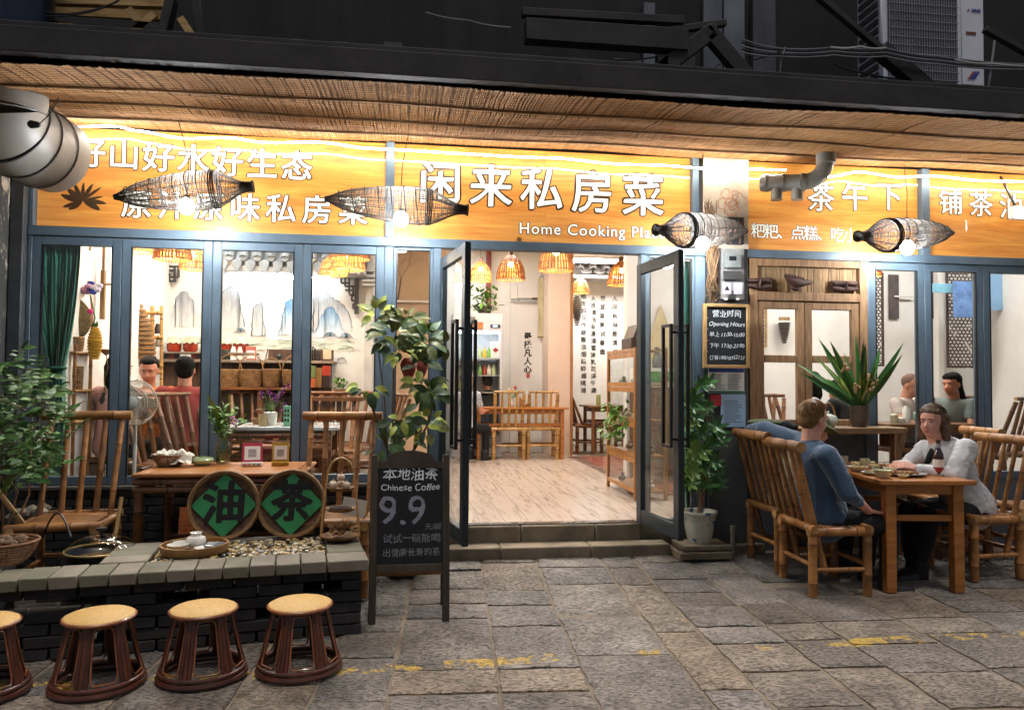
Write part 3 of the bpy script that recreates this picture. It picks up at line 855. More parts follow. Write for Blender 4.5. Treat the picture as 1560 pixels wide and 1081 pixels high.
# ================================================================ FISH TRAP LANTERNS
random.seed(21)
SPL = mat('grey_splint', '#4d453c', '#2f2922', scale=4, rough=.7, rv=.1)
SPB = mat('dark_binding', '#2c2320', '#1c1614', rough=.7)
def lantern(label, A, B, wire_top, neck_at_B=True):
 # A, B: the two ends; the flared neck is at B
 A, B = Vector(A), Vector(B)
 if not neck_at_B: pass
 L = (B - A).length
 d = (B - A).normalized()
 t = thing('fish_trap_lantern', label, 'lantern', (A + B) / 2, group='woven fish trap lanterns under the canopy')
 x, y, z = frame_to(d)
 T = Matrix((x, y, z)).transposed().to_4x4(); T.translation = A
 P = [(.0, .016), (.03, .022), (.06, .045), (.14, .075), (.26, .1), (.42, .122), (.55, .131), (.66, .133), (.74, .122), (.82, .088), (.88, .052), (.93, .036), (1.0, .034)]
 def rad(f):
  for i in range(len(P) - 1):
   if P[i][0] <= f <= P[i + 1][0]:
    g = (f - P[i][0]) / (P[i + 1][0] - P[i][0]); return P[i][1] + (P[i + 1][1] - P[i][1]) * g
  return P[-1][1]
 sp = MB()
 n = 74
 for k in range(n):
  a = 2 * PI * k / n + U(-.03, .03)
  ws = U(.0026, .0038)
  fs_ = [0, .05, .12, .2, .3, .42, .55, .66, .74, .8, .86, .91, .95, 1]
  pts = [(rad(f) * (1 + U(-.015, .015)) * math.cos(a + .05 * math.sin(f * 9 + k)), rad(f) * math.sin(a + .05 * math.sin(f * 9 + k)), f * L) for f in fs_]
  sp.tube([T @ Vector(q) for q in pts], ws, 4, cap=False, sq=.5)
 # fine cross weaving
 for k in range(46):
  f = .05 + .88 * k / 45
  a0 = U(0, 6)
  ring = [T @ Vector((rad(f + .01 * math.sin(q)) * 1.0 * math.cos(q), rad(f) * math.sin(q), (f + .006 * math.sin(q * 2 + a0)) * L)) for q in [2 * PI * j / 22 for j in range(22)]]
  sp.tube(ring, .0021, 3, closed=True)
 sp.build('splint_body', SPL, t, world=True)
 rb = MB()
 for f in (.1, .19, .28, .37, .46, .55, .63):
  ring = [T @ Vector(((rad(f) + .003) * math.cos(q), (rad(f) + .003) * math.sin(q), (f + .02 * math.cos(q + 1)) * L)) for q in [2 * PI * j / 24 for j in range(24)]]
  rb.tube(ring, .0032, 5, closed=True)
 rb.build('hoop', SPB, t, world=True)
 rb = MB()
 for f in (.70, .715, .73):
  rb.tube([T @ Vector(((rad(f) + .004) * math.cos(q), (rad(f) + .004) * math.sin(q), f * L)) for q in [2 * PI * j / 24 for j in range(24)]], .0055, 5, closed=True)
 rb.build('thick_hoop', SPB, t, world=True)
 nk = MB()
 nk.lathe([(.037, .9 * L), (.037, .95 * L), (.036, .98 * L), (.046, L), (.041, L + .002), (.03, .97 * L), (.03, .9 * L)], 18, T)
 nk.lathe([(.018, -.012 * L), (.022, 0), (.026, .03 * L)], 10, T, cap=True)
 nk.build('neck', SPB, t, world=True)
 c = A + d * (L * .52) + Vector((0, -.02, -.108))
 bulb = MB().ell(c, (.052, .052, .058), 18, 12).build('bulb', emit('bulb_cool', (.93, .96, 1), 40), t, world=True)
 MB().tube([c + Vector((0, 0, .03)), c + Vector((0, 0, .075))], .016, 10).build('socket', BLK, t, world=True)
 ld = bpy.data.lights.new('bulb_light', 'POINT'); ld.energy = 64; ld.color = (.93, .96, 1); ld.shadow_soft_size = .072
 lo = bpy.data.objects.new('bulb_light', ld); COL.objects.link(lo); lo.location = c - (A + B) / 2 ; setpar(lo, t)
 w = MB().tube([c + Vector((0, 0, .07)), (c.x, c.y, A.z + .13), (c.x + .004, c.y, (A.z + wire_top.z) / 2), wire_top], .0035, 5)
 w.build('wire', BLK, t, world=True)
 return t
def LN(label, pa, pb, Ya, Yb, wt):
 A, B = W(*pa, Ya), W(*pb, Yb)
 c = A.lerp(B, .5)
 f = (-c.y) / 1.56
 top = Vector((W(wt[0], wt[1], c.y).x, c.y, 3.17))
 lantern(label, A, B, top)
LN('leftmost fish trap lantern in front of the lotus sign, neck to the right', (176, 300), (386, 284), -.50, -.50, (272, 190))
LN('second fish trap lantern from the left, hanging across the post between two signs', (497, 303), (713, 320), -.50, -.46, (622, 200))
LN('third fish trap lantern, neck to the left, in front of the pillar', (1136, 352), (999, 350), .0 - .12, -.62, (1071, 225))
LN('rightmost fish trap lantern, in front of the sign with three characters', (1450, 355), (1307, 360), -.12, -.62, (1377, 235))

# ================================================================ GREY AIR DUCT AT THE LEFT
DUCTM = mat('duct_paint', '#a09f99', '#8a8984', '#b1aea6', scale=2.2, rough=.45, metal=.15, bump=.08, bscale=9, rv=0)
duct = thing('air_duct', 'big grey metal air duct bending down from the canopy at the top left', 'duct', W(30, 240, -.75))
A0 = W(-2, 200, -.82); B0 = W(84, 243, -.30)
rr = .265
path = [Vector((A0.x, A0.y, 3.3)), Vector((A0.x, A0.y, 3.14)), Vector((A0.x, A0.y, 3.06))]
for k in range(1, 8):
 a = k / 7 * PI / 2
 path.append(Vector((A0.x + (B0.x - A0.x) * .72 * (1 - math.cos(a)), A0.y + (B0.y - A0.y) * .72 * (1 - math.cos(a)), 3.06 - .11 * math.sin(a))))
path.append(Vector((B0.x, B0.y, 2.95)))
seg = MB()
names = []
cuts = [0, 2, 5, 7, 9, len(path) - 1]
for i in range(len(cuts) - 1):
 b, e = cuts[i], cuts[i + 1]
 sub = path[b:e + 1]
 MB().tube(sub, [rr * (1 - .004 * i)] * len(sub), 36, cap=(i == len(cuts) - 2)).build('duct_segment', DUCTM, duct, world=True, angle=60)
 if i < len(cuts) - 2:
  tdir = (path[e + 1] - path[e - 1]).normalized()
  x, y, z = frame_to(tdir)
  MB().tube([path[e] + x * (rr + .004) * math.cos(q) + y * (rr + .004) * math.sin(q) for q in [2 * PI * j / 40 for j in range(40)]], .0055, 6, closed=True).build('seam', mat('duct_seam', '#85888a', rough=.5, metal=.5), duct, world=True)
sp_ = thing('small_spotlight', 'tiny dark unlit spotlight on a bent arm in front of the air duct', 'spotlight', W(57, 188, -1.18))
a0 = W(57, 190, -1.18); a1 = W(88, 155, -1.18)
MB().tube([a1 + Vector((0, 0, .02)), a1, a0.lerp(a1, .5) + Vector((.008, 0, -.01)), a0 + Vector((.015, 0, .01))], .0035, 6).build('arm', BLK, sp_, world=True)
MB().cone(a0, .018, a0 + Vector((-.03, 0, 0.0)), .024).build('lamp_head', BLK, sp_, world=True)

# ================================================================ PVC DRAIN PIPE
PVC = mat('grey_pvc', '#82827c', '#6d6d68', scale=2, rough=.4, rv=0)
pv = thing('drain_pipe', 'grey plastic drain pipe with an elbow and two short outlets under the canopy', 'pipe', W(1210, 275, -.3))
p0 = W(1160, 279, -.12); p1 = W(1222, 278, -.32); p2 = W(1254, 274, -.4); p3 = W(1258, 240, -.42)
MB().tube([p0, p0.lerp(p1, .5), p1], .066, 20).build('pipe_run', PVC, pv, world=True)
pts = []
for k in range(9):
 f = k / 8; pts.append((1 - f) ** 2 * p1 + 2 * f * (1 - f) * Vector((p2.x + .02, p2.y, p2.z + .0)) + f * f * p3)
MB().tube(pts, .064, 20).build('elbow', PVC, pv, world=True)
for p in (p0.lerp(p1, .12), p0.lerp(p1, .55), p1, p3):
 MB().tube([p - Vector((.016, -.005, 0)) if p is not p3 else p - Vector((0, 0, .05)), p + (Vector((.016, -.005, 0)) if p is not p3 else Vector((0, 0, .03)))], .073, 20).build('collar', PVC, pv, world=True)
for px_, in ((1192,), (1216,)):
 q = p0.lerp(p1, .38 if px_ == 1192 else .88)
 MB().tube([q, q - Vector((0, 0, .14))], .045, 16).build('outlet', PVC, pv, world=True)

# ================================================================ STUFF ON THE CONCRETE PILLAR
def panel(name, label, cat, px0, py0, px1, py1, Y, th, m, parent=None, bevel=0.001, group=None):
 a, b = W(px0, py0, Y), W(px1, py1, Y)
 return MB().b2((a.x, Y, b.z), (b.x, Y + th, a.z)).build(name, m, parent, bevel=bevel, label=label, cat=cat, group=group, world=parent is not None)
mt = thing('electric_meter_box', 'clear plastic electric meter box on the concrete pillar above the opening hours board', 'meter box', W(1116, 457, -.1))
panel('back_plate', None, None, 1099, 378, 1134, 456, -.085, .02, mat('meter_plastic', '#a5a29e', '#8a8785', scale=8, rough=.3), mt)
panel('meter_dial', None, None, 1105, 386, 1129, 408, -.12, .03, mat('meter_grey', '#8f918f', '#6f716f', rough=.4), mt)
panel('display', None, None, 1111, 390, 1122, 397, -.124, .004, BLK, mt)
panel('switch_block', None, None, 1103, 412, 1130, 426, -.11, .02, mat('meter_dark', '#4b4746', rough=.4), mt)
panel('cover_lid', None, None, 1100, 380, 1133, 454, -.145, .004, thin_glass('clear_plastic', rough=.12), mt)
for a in (1101, 1118):
 panel('warning_label', None, None, a, 430, a + 13, 448, -.152, .004, mat('label_lilac', '#b9b4c2', '#9d97a8', scale=30), mt)
q = W(1107.5, 439, -.153); MB().poly([(-.022, -.016), (.022, -.016), (0, .022)], .001, face_at(q)).build('warning_triangle', INK, mt, world=True)
for a in (1106, 1124):
 q = W(a, 456, -.12); MB().ell(q, (.016, .02, .012)).build('latch', CERW, mt, world=True)
# opening hours board
oh = thing('opening_hours_board', 'small chalkboard in a pale wooden frame reading Opening Hours on the pillar', 'board', W(1105, 560, -.13))
a, b = W(1072, 462, -.16), W(1139, 561, -.12)
tl = Vector((a.x, -.16, a.z)); w_, h_ = b.x - a.x, a.z - b.z
MB().b2((tl.x + .02, -.150, b.z + .02), (b.x - .02, -.135, a.z - .02)).build('slate', mat('chalk_slate', '#1d2023', '#15171a', scale=5, rough=.7, rv=0), oh, world=True)
PALEW = mat('pale_frame_wood', '#b58f5e', '#96733f', scale=4, st=(3, 3, 3), rough=.5)
for p, q in (((tl.x, -.165, b.z), (tl.x + .026, -.13, a.z)), ((b.x - .026, -.165, b.z), (b.x, -.13, a.z)), ((tl.x + .027, -.164, a.z - .026), (b.x - .027, -.131, a.z)), ((tl.x + .027, -.164, b.z), (b.x - .027, -.131, b.z + .026))):
 MB().b2(p, q).build('frame_bar', PALEW, oh, world=True, bevel=.003)
CHALK = mat('chalk', '#eef2f3', '#c9d0d3', scale=60, rough=.9, rv=0)
CHALKD = mat('faint_chalk', '#8e9098', '#6a6b72', scale=60, rough=.9, rv=0)
cx = (tl.x + b.x) / 2
for i, (s, z, sz, sh) in enumerate((('营业时间', .87, .062, 0), ('Opening Hours', .70, .049, .15), ('早上 11:30-15:00', .52, .042, .1), ('下午 17:30-22:00', .33, .042, .1), ('订餐18878352127', .13, .040, .1))):
 lettering(s, face_at((cx + .004, -.1512, b.z + .02 + (h_ - .04) * z)), sz, CHALK, oh, 'chalk_lettering', jit=.001, jsc=40, shear=sh, bold=.0002, wob=.006)
for k, c in enumerate(('#d2a03a', '#3f7fc4', '#d2a03a', '#3f9a6a')):
 MB().ell((tl.x + .034, -.152, b.z + .04 + .09 * (4 - k)), .006, 8, 6).build('magnet', mat('magnet' + str(k), c, rough=.3), oh, world=True)
BL = mat('poster_blue', '#2f5fa8', '#2a548f', rough=.5, rv=0)
n1 = thing('printed_notice', 'white printed notice with a dark blue header on the pillar under the opening hours board', 'notice', W(1107, 598, -.07))
panel('sheet', None, None, 1079, 560, 1134, 599, -.074, .006, PAPER, n1)
panel('header_strip', None, None, 1079.5, 560.5, 1133.5, 567, -.0765, .002, mat('navy_print', '#1f3f8c', rough=.5), n1)
panel('footer_strip', None, None, 1079.5, 595, 1133.5, 598.5, -.0765, .002, mat('green_print', '#2f7a63', rough=.5), n1)
lt_ = MB()
for c in (1083, 1109):
 for k in range(9):
  y_ = 570 + k * 2.7
  a, b = W(c, y_, -.076), W(c + U(14, 22), y_ + .9, -.076)
  lt_.b2((a.x, -.0762, b.z), (b.x, -.0752, a.z))
lt_.build('text_lines', mat('print_grey', '#55575c', rough=.7), n1, world=True)
n2 = thing('printed_notice', 'pale blue printed sheet with a red corner, lower on the pillar', 'notice', W(1115, 650, -.07))
panel('sheet', None, None, 1098, 600, 1136, 650, -.073, .005, mat('pale_blue_print', '#a9c6df', '#8fb4d6', scale=2, rough=.5), n2)
panel('red_label', None, None, 1082, 601, 1099, 618, -.082, .005, mat('red_print', '#b5272c', rough=.5), n2)
lt_ = MB()
for k in range(11):
 y_ = 610 + k * 3.2
 a, b = W(1103, y_, -.076), W(1103 + U(18, 29), y_ + .9, -.076)
 lt_.b2((a.x, -.0742, b.z), (b.x, -.0732, a.z))
lt_.build('text_lines', MC['print_grey'], n2, world=True)
# dried vines and cable bundle
vb = thing('dried_vine_bundle', 'bundle of dried brown vines hanging down the pillar beside the meter box', 'vines', W(1085, 470, -.12))
for k in range(34):
 x0 = U(1074, 1100); pts = []
 n_ = random.randint(7, 12); y0 = U(300, 345)
 for i in range(n_):
  f = i / (n_ - 1)
  q = W(x0 * (1 - f) + U(1074, 1096) * f + U(-4, 4), y0 + (U(420, 470) - y0) * f, -.11 - .04 * math.sin(f * 3 + k))
  pts.append(q)
 MB().tube(pts, U(.002, .0045), 4).build('vine', mat('dry_vine', '#7a5b38', '#4c3822', rough=.8, rv=.25), vb, world=True)
wb = thing('wire_coil', 'tangle of thin copper coloured wires on the wall above the meter box', 'wires', W(1118, 330, -.12))
for k in range(9):
 c = W(U(1100, 1126), U(295, 322), -.12); r_ = U(.03, .07); a0 = U(0, 6)
 pts = [c + Vector((r_ * math.cos(a0 + q * .5) * U(.8, 1.1), U(-.02, .02), r_ * 1.1 * math.sin(a0 + q * .5))) for q in range(random.randint(6, 14))]
 MB().tube(pts, .003, 5).build('wire', mat('copper_wire', '#b97445', '#93562e', rough=.4, rv=.2), wb, world=True)
for k in range(4):
 MB().tube([W(1118 + k * 5, 330, -.12), W(1104 + k * 8, 352, -.16), W(1085 + k * 14, 372, -.15)], .0025, 5).build('wire', MC['copper_wire'], wb, world=True)
panel('junction_box', 'dark grey junction box on the pillar above the meter box', 'box', 1110, 330, 1134, 372, -.13, .05, mat('box_grey', '#2f3740', rough=.5), bevel=.004)
hp = W(1113, 790, -.12)
MB().tube([Vector((hp.x, -.16, .05)), Vector((hp.x, -.16, .24))], .018, 12).tube([Vector((hp.x, -.16, .22)), Vector((hp.x, -.16, .27))], .022, 12).build('pipe_stub', mat('pvc_white', '#a8a593', rough=.5), None, label='short pale pipe stub standing at the foot of the pillar', cat='pipe')
MB().tube([Vector((hp.x - .45, -.19, .12)), Vector((hp.x - .02, -.19, .12))], .015, 8).build('ground_pipe', MC['pvc_white'], None, label='thin pale pipe lying along the kerb by the pillar', cat='pipe')

# ================================================================ WOODEN SASH WINDOW
ww = thing('wooden_window', 'old brown wooden window with two sashes and a slatted panel with carvings', 'window', W(1228, 650, 0))
xa, xb = W(1138, 500).x, W(1317, 500).x
ztop, zpan = W(1228, 399).z, W(1228, 446).z
zbot = .98
def wbox(x0, x1, z0, z1, y0=-.05, y1=.04, m=WOODB, name='frame_bar', bv=.004, par=None):
 return MB().b2((x0, y0, z0), (x1, y1, z1)).build(name, m, par or ww, bevel=bv, world=True)
wbox(xa, xa + .07, zbot, 2.43); wbox(xb - .07, xb, zbot, 2.43)
wbox(xa + .071, xb - .071, 2.37, 2.43); wbox(xa + .071, xb - .071, zpan - .075, zpan - .005); wbox(xa + .071, xb - .071, zbot, zbot + .06)
x = xa + .072
k = 0
while x < xb - .1:
 w_ = U(.022, .034)
 wbox(x, min(x + w_ - .002, xb - .072), zpan - .004, 2.369, -.02 + U(-.004, .004), .0, WOODS, 'slat', .001)
 x += w_
carv = mat('dark_carving', '#4a2b20', '#301a12', scale=8, rough=.7, bump=.5, bscale=18)
def carving(px0, px1, py0, py1, label, kind):
 t = thing('wood_carving', label, 'carving', W((px0 + px1) / 2, py1, -.06))
 a, b = W(px0, py0, -.07), W(px1, py1, -.07)
 w_, h_ = b.x - a.x, a.z - b.z
 cx_, cz_ = (a.x + b.x) / 2, (a.z + b.z) / 2
 m = MB()
 if kind == 0:
  for s in (-1, 1):
   for r_, sc_ in ((0, 1), (1, .62)):
    for k in range(5):
     f = k / 5
     m.ell((cx_ + s * (w_ * .08 + w_ * .4 * f), -.055, cz_ + (h_ * .26 if r_ == 0 else -h_ * .26) * (1 - .3 * f)), (w_ * .07, .02, h_ * .2 * (1 - .25 * f)), 8, 6, rot=Matrix.Rotation(s * (.5 if r_ else -.5), 3, 'Y'))
  m.ell((cx_, -.06, cz_), (w_ * .05, .025, h_ * .48), 8, 6)
  m.box((cx_, -.04, cz_), (w_ * .96, .02, h_ * .2)).box((cx_, -.04, cz_ + h_ * .4), (w_ * .96, .02, h_ * .12))
 else:
  pts = [Vector((cx_ - w_ * .5, -.07, cz_ + h_ * .5)), Vector((cx_ - w_ * .36, -.07, cz_ + h_ * .18)), Vector((cx_ - w_ * .12, -.07, cz_ - h_ * .02)), Vector((cx_ + w_ * .12, -.07, cz_ - h_ * .02)), Vector((cx_ + w_ * .5, -.07, cz_ + h_ * .04))]
  m.tube(pts, [.012, .026, .046, .034, .01], 10)
  for k in range(6):
   m.ell(pts[1].lerp(pts[3], k / 5) + Vector((0, -.012, .026)), (.012, .02, .022), 8, 6)
  m.ell((cx_ - .02, -.065, cz_ - h_ * .33), (.05, .02, .03), 8, 6); m.ell((cx_, -.07, cz_ + h_ * .2), (.035, .03, .03), 8, 6)
 m.build('carved_relief', carv, t, world=True)
carving(1138, 1178, 421, 442, 'dark carved butterfly relief at the left of the slatted panel', 0)
carving(1196, 1238, 418, 443, 'dark carved fish shaped relief in the middle of the slatted panel', 1)
carving(1269, 1310, 426, 446, 'dark carved relief at the right of the slatted panel', 0)
xm = W(1223, 500).x
for (u, v) in ((xa + .072, xm - .003), (xm + .003, xb - .072)):
 s = thing('s', None, None); COL.objects.unlink(s); bpy.data.objects.remove(s)
 zt = zpan - .08; zb = zbot + .062; fw = .062
 zmid = W(1228, 547).z
 for p, q in (((u, zb), (u + fw, zt)), ((v - fw, zb), (v, zt)), ((u + fw + .001, zt - fw), (v - fw - .001, zt)), ((u + fw + .001, zb), (v - fw - .001, zb + fw)), ((u + fw + .001, zmid - .03), (v - fw - .001, zmid + .03))):
  wbox(p[0], q[0], p[1], q[1], -.035, .012, WOODB, 'sash_bar')
 wbox(u + fw - .01, v - fw + .01, zmid + .03, zt - fw, -.004, -.001, GLASS, 'pane', 0)
 wbox(u + fw - .01, v - fw + .01, zb + fw, zmid - .03, -.004, -.001, GLASS, 'pane', 0)
MB().b2((xa, -.02, .6), (xb, .08, zbot - .002)).build('wall_panel', MC['grey_render'], lowr, world=True)
# shelf below the window
sh = thing('window_shelf', 'plain wooden shelf under the wooden window, holding a teapot and a potted plant', 'shelf', (0, 0, 0))
sx0, sx1 = W(1150, 650, -.15).x, W(1366, 650, -.2).x
szt = W(1300, 651, -.28).z
MB().b2((sx0, -.34, szt - .045), (sx1, -.052, szt)).build('shelf_board', mat('shelf_wood', '#8f7048', '#6d5333', scale=3, st=(1, 6, 6), rough=.6, bump=.1), sh, bevel=.004)
for x_ in (sx0 + .3, sx1 - .06):
 MB().b2((x_, -.33, szt - .16), (x_ + .04, -.055, szt - .047)).build('bracket', WOODB, sh, bevel=.003)
MB().b2((sx1 - .1, -.32, .04), (sx1 - .04, -.26, szt - .047)).build('leg', WOODB, sh, bevel=.003)

# ================================================================ UPPER STOREY CLUTTER
ub = thing('steel_bracket_frame', 'dark steel beams and diagonal braces above the canopy in the middle', 'steel frame', (2, -.8, 3.4))
def sb_(a, b, w, h, par=ub, m=DARK, n='steel_beam'):
 MB().beam(a, b, w, h).build(n, m, par, world=True, bevel=.003)
Yb = -1.2
sb_(W(800, 48, Yb), W(1045, 65, Yb), .10, .14); sb_(W(795, 20, Yb), W(1040, 33, Yb), .06, .05)
sb_(W(1085, 48, Yb), W(1000, 112, Yb), .07, .1); sb_(W(1075, 45, Yb), W(1150, 132, Yb), .07, .10)
sb_(W(1000, 50, Yb), W(1105, 36, Yb), .05, .04)
sb_(W(1008, 130, Yb), W(1008, 88, Yb), .07, .07)
sb_(W(1240, -10, -1.0), W(1345, 78, -1.0), .05, .04); sb_(W(1340, 75, -1.0), W(1445, 165, -1.0), .09, .11)
sb_(W(1500, 45, -1.0), W(1600, 100, -1.0), .05, .04)
for p in (262, 300): sb_(W(p, 0, -1.3), W(p - 18 + 30 * (p > 280), 80, -1.3), .05, .09)
uw = thing('sheet_metal_wall', 'weathered pale metal sheets behind the steel braces above the canopy', 'wall panel', W(1080, 130, .1))
SHM = mat('sheet_metal', '#7f848e', '#4d5159', '#a7abb5', scale=2, st=(1, 1, .5), rough=.5, metal=.3, bump=.1)
SHM2 = mat('dull_sheet', '#55575d', '#333539', scale=2, st=(2, 1, .4), rough=.7)
for a, b, t_, bt, m_ in ((938, 980, 85, 134, SHM2), (983, 1000, 0, 128, SHM), (1013, 1030, 90, 132, SHM), (1036, 1062, 80, 132, SHM2), (1076, 1105, -10, 136, SHM), (1107, 1139, -10, 136, SHM), (1150, 1185, -10, 130, SHM2), (840, 930, 100, 128, SHM2), (585, 612, 60, 86, SHM2), (565, 583, 64, 86, SHM2), (400, 430, 60, 82, SHM2), (445, 462, 56, 82, SHM2), (510, 530, 60, 84, SHM2)):
 A_, B_ = W(a, t_, .02), W(b, bt, .02)
 MB().b2((A_.x, .05 + U(0, .03), B_.z), (B_.x, .085 + .03, A_.z)).build('metal_sheet', m_, uw, world=True)
pk = thing('plank_soffit', 'lit rough wooden planks and battens above the canopy at the top left', 'planks', W(150, 40, -.6))
PKM = mat('rough_plank', '#c9ab74', '#8a6e42', scale=3, st=(1, 5, 5), rough=.8, bump=.3)
for i, (y0, y1) in enumerate(((2, 4), (9, 14), (20, 24))):
 a, b = W(68, y0, -.7 + .1 * i), W(258, y1 + 4, -.7 + .1 * i)
 MB().beam(a, b, .05, .14 if i == 1 else .05).build('plank', PKM, pk, world=True, bevel=.003)
for (p, q) in (((200, 53), (236, 22)), ((196, 14), (212, 34)), ((68, 36), (200, 60)), ((70, 30), (250, 42)), ((275, 28), (300, 66)), ((68, 50), (150, 62))):
 MB().beam(W(*p, -1.0), W(*q, -1.0), .03, .045).build('batten', PKM if q[0] != 250 else DARK, pk, world=True)
vd = W(30, 30, -1.1)
MB().tube([Vector((vd.x, -1.05, 3.34)), Vector((vd.x, -1.05, 5))], .16, 28).build('vertical_duct', mat('dark_blue_duct', '#31384a', '#232838', rough=.35, metal=.5), None, label='dark blue round duct rising above the canopy at the top left corner', cat='duct')
ac = thing('air_conditioner', 'white outdoor air conditioner unit above the canopy at the top right', 'air conditioner', W(1425, 125, -.5))
a, b = W(1346, 125, -.62), W(1504, 128, -.62)
z0 = a.z; H2 = .95; ACW = mat('ac_white', '#dfe3ec', '#cfd4df', scale=2, rough=.4, rv=0)
x0, x1 = a.x, b.x; wd = x1 - x0
MB().b2((x0, -.60, z0), (x1, -.28, z0 + H2)).build('casing', ACW, ac, world=True, bevel=.012)
gx0, gx1 = W(1355, 60, -.62).x, W(1460, 60, -.62).x
MB().b2((gx0, -.612, z0 + .035), (gx1, -.601, z0 + H2 - .03)).build('grille_back', mat('grille_dark', '#77787f', '#5f6067', rough=.6), ac, world=True)
g = MB()
k = 0
x = gx0
while x < gx1: g.b2((x, -.622, z0 + .04), (x + .004, -.616, z0 + H2 - .04)); x += .021
z = z0 + .04
while z < z0 + H2 - .03: g.b2((gx0, -.628, z), (gx1, -.623, z + .004)); z += .065
g.build('fan_grille', mat('grille_wire', '#a9aab2', rough=.5), ac, world=True)
MB().b2((W(1467, 60, -.62).x, -.606, z0 + .03), (x1 - .02, -.601, z0 + H2 - .03)).build('side_panel', ACW, ac, world=True, bevel=.002)
g = MB()
for k in range(12): g.b2((x0 - .012, -.57, z0 + .06 + k * .07), (x0 - .001, -.32, z0 + .10 + k * .07))
g.build('side_louvre', mat('ac_side', '#55534f', '#3a3835', rough=.6), ac, world=True)
def flat(px0, py0, px1, py1, Y, m, par, name='print', th=.0015):
 A_, B_ = W(px0, py0, Y), W(px1, py1, Y)
 return MB().b2((A_.x, Y, B_.z), (B_.x, Y + th, A_.z)).build(name, m, par, world=True)
q = W(1475, 16, -.609); MB().poly([(-.012, -.006), (.014, -.006), (.004, .012)], .001, face_at(q)).build('logo_mark', mat('logo_red', '#a6352f'), ac, world=True)
lettering('GREE', face_at(W(1487, 17, -.609)), .035, mat('logo_blue', '#2f3f9c'), ac, 'logo_lettering', bold=.001)
flat(1472, 48, 1487, 54, -.609, mat('rust_label', '#7a4a35'), ac, 'label')
for k, c in enumerate(('#a6352f', '#2f3f9c', '#2f3f9c')):
 MB().poly([(0, 0), (.016, 0), (.062, .062), (.05, .07)], .001, face_at(W(1474 + k * 4, 121, -.609))).build('stripe_print', mat('stripe' + c[1:], c), ac, world=True)
MB().b2((x0 - .15, -.62, z0 - .045), (x1 + .12, -.24, z0 - .002)).build('support_shelf', DARK, ac, world=True)
cb = thing('cable_bundle', 'sagging black cables and thin pipes strung above the canopy', 'cables', (2, -1, 3.6))
CBM = mat('cable_black', '#1b1b1f', rough=.6); CBG = mat('cable_pale', '#8f9098', '#6f7078', rough=.5)
def cable(pts, r_, m, Y=-1.1):
 Q = [W(x_, y_, Y) for x_, y_ in pts]
 out = []
 for i in range(len(Q) - 1):
  for k in range(5): out.append(Q[i].lerp(Q[i + 1], k / 5) + Vector((0, 0, -.01 * math.sin(PI * k / 5))))
 out.append(Q[-1])
 MB().tube(out, r_, 5).build('cable', m, cb, world=True)
cable([(68, 18), (120, 20), (180, 2)], .006, CBM); cable([(68, 25), (140, 18), (190, -5)], .005, CBM)
cable([(830, 85), (930, 92), (1010, 85)], .006, CBM); cable([(840, 106), (940, 110), (1020, 92)], .005, CBM)
for k in range(5): cable([(1130, 60 + k * 5), (1190, 74 + k * 3), (1270, 72 + 3 * k), (1350, 74 + 3 * k), (1430, 86 + 3 * k), (1560, 98 + 2 * k), (1620, 104)], .006, CBM if k % 2 else CBG, -1.05 - .02 * k)
cable([(1265, 72), (1310, 71), (1350, 73)], .008, mat('pipe_white', '#c9c9cc', rough=.5), -1.22); cable([(1455, 91), (1510, 97), (1600, 100)], .008, MC['pipe_white'], -1.22)
cable([(648, 19), (712, 31), (778, 42)], .006, CBG); cable([(500, 92), (560, 90), (620, 91), (720, 92), (800, 99)], .006, CBG, -1.52)
cable([(1515, 62), (1510, 100), (1503, 150)], .008, CBG, -1.1); cable([(1270, 96), (1310, 110), (1400, 125), (1480, 132)], .008, CBM, -1.0)
cable([(1186, 130), (1190, 90), (1196, 72)], .005, CBG); cable([(1110, 100), (1190, 78)], .005, CBM)
cable([(1041, 128), (1100, 96)], .004, CBM)
# ================================================================ INSIDE THE RESTAURANT
random.seed(31)
# LED ceiling panels and tubes
LEDP = emit('panel_light', (1, .98, .95), 17)
def ceil_light(label, c, sx, sy, st=LEDP):
 t = thing('ceiling_light', label, 'ceiling light', (c[0], c[1], 3.49), group='white ceiling lights inside the restaurant')
 MB().box((c[0], c[1], 3.485), (sx + .03, sy + .03, .03)).build('housing', CERW, t, world=True)
 MB().box((c[0], c[1], 3.466), (sx, sy, .006)).build('diffuser', st, t, world=True)
ceil_light('white ceiling light over the diners left of the entrance', (-2.0, 1.7), .3, 1.2)
ceil_light('white ceiling light in the middle of the left dining room', (-1.0, 1.2), 1.2, .3)
ceil_light('white ceiling light just inside the entrance', (.9, 1.6), 1.2, .3)
ceil_light('white ceiling light above the table facing the entrance', (1.1, 4.4), 1.2, .3)
ceil_light('white ceiling light in front of the fridge', (.4, 5.4), .6, .3)
ceil_light('white ceiling light by the calligraphy wall', (3.4, 6.6), 1.6, .4)
ceil_light('white ceiling light near the wooden window', (3.7, 1.6), 1.2, .3)
ceil_light('white ceiling light over the right-hand diners', (5.2, 1.7), 1.2, .3)
ceil_light('white ceiling light at the far right of the right-hand room', (6.5, 1.6), .6, .3)
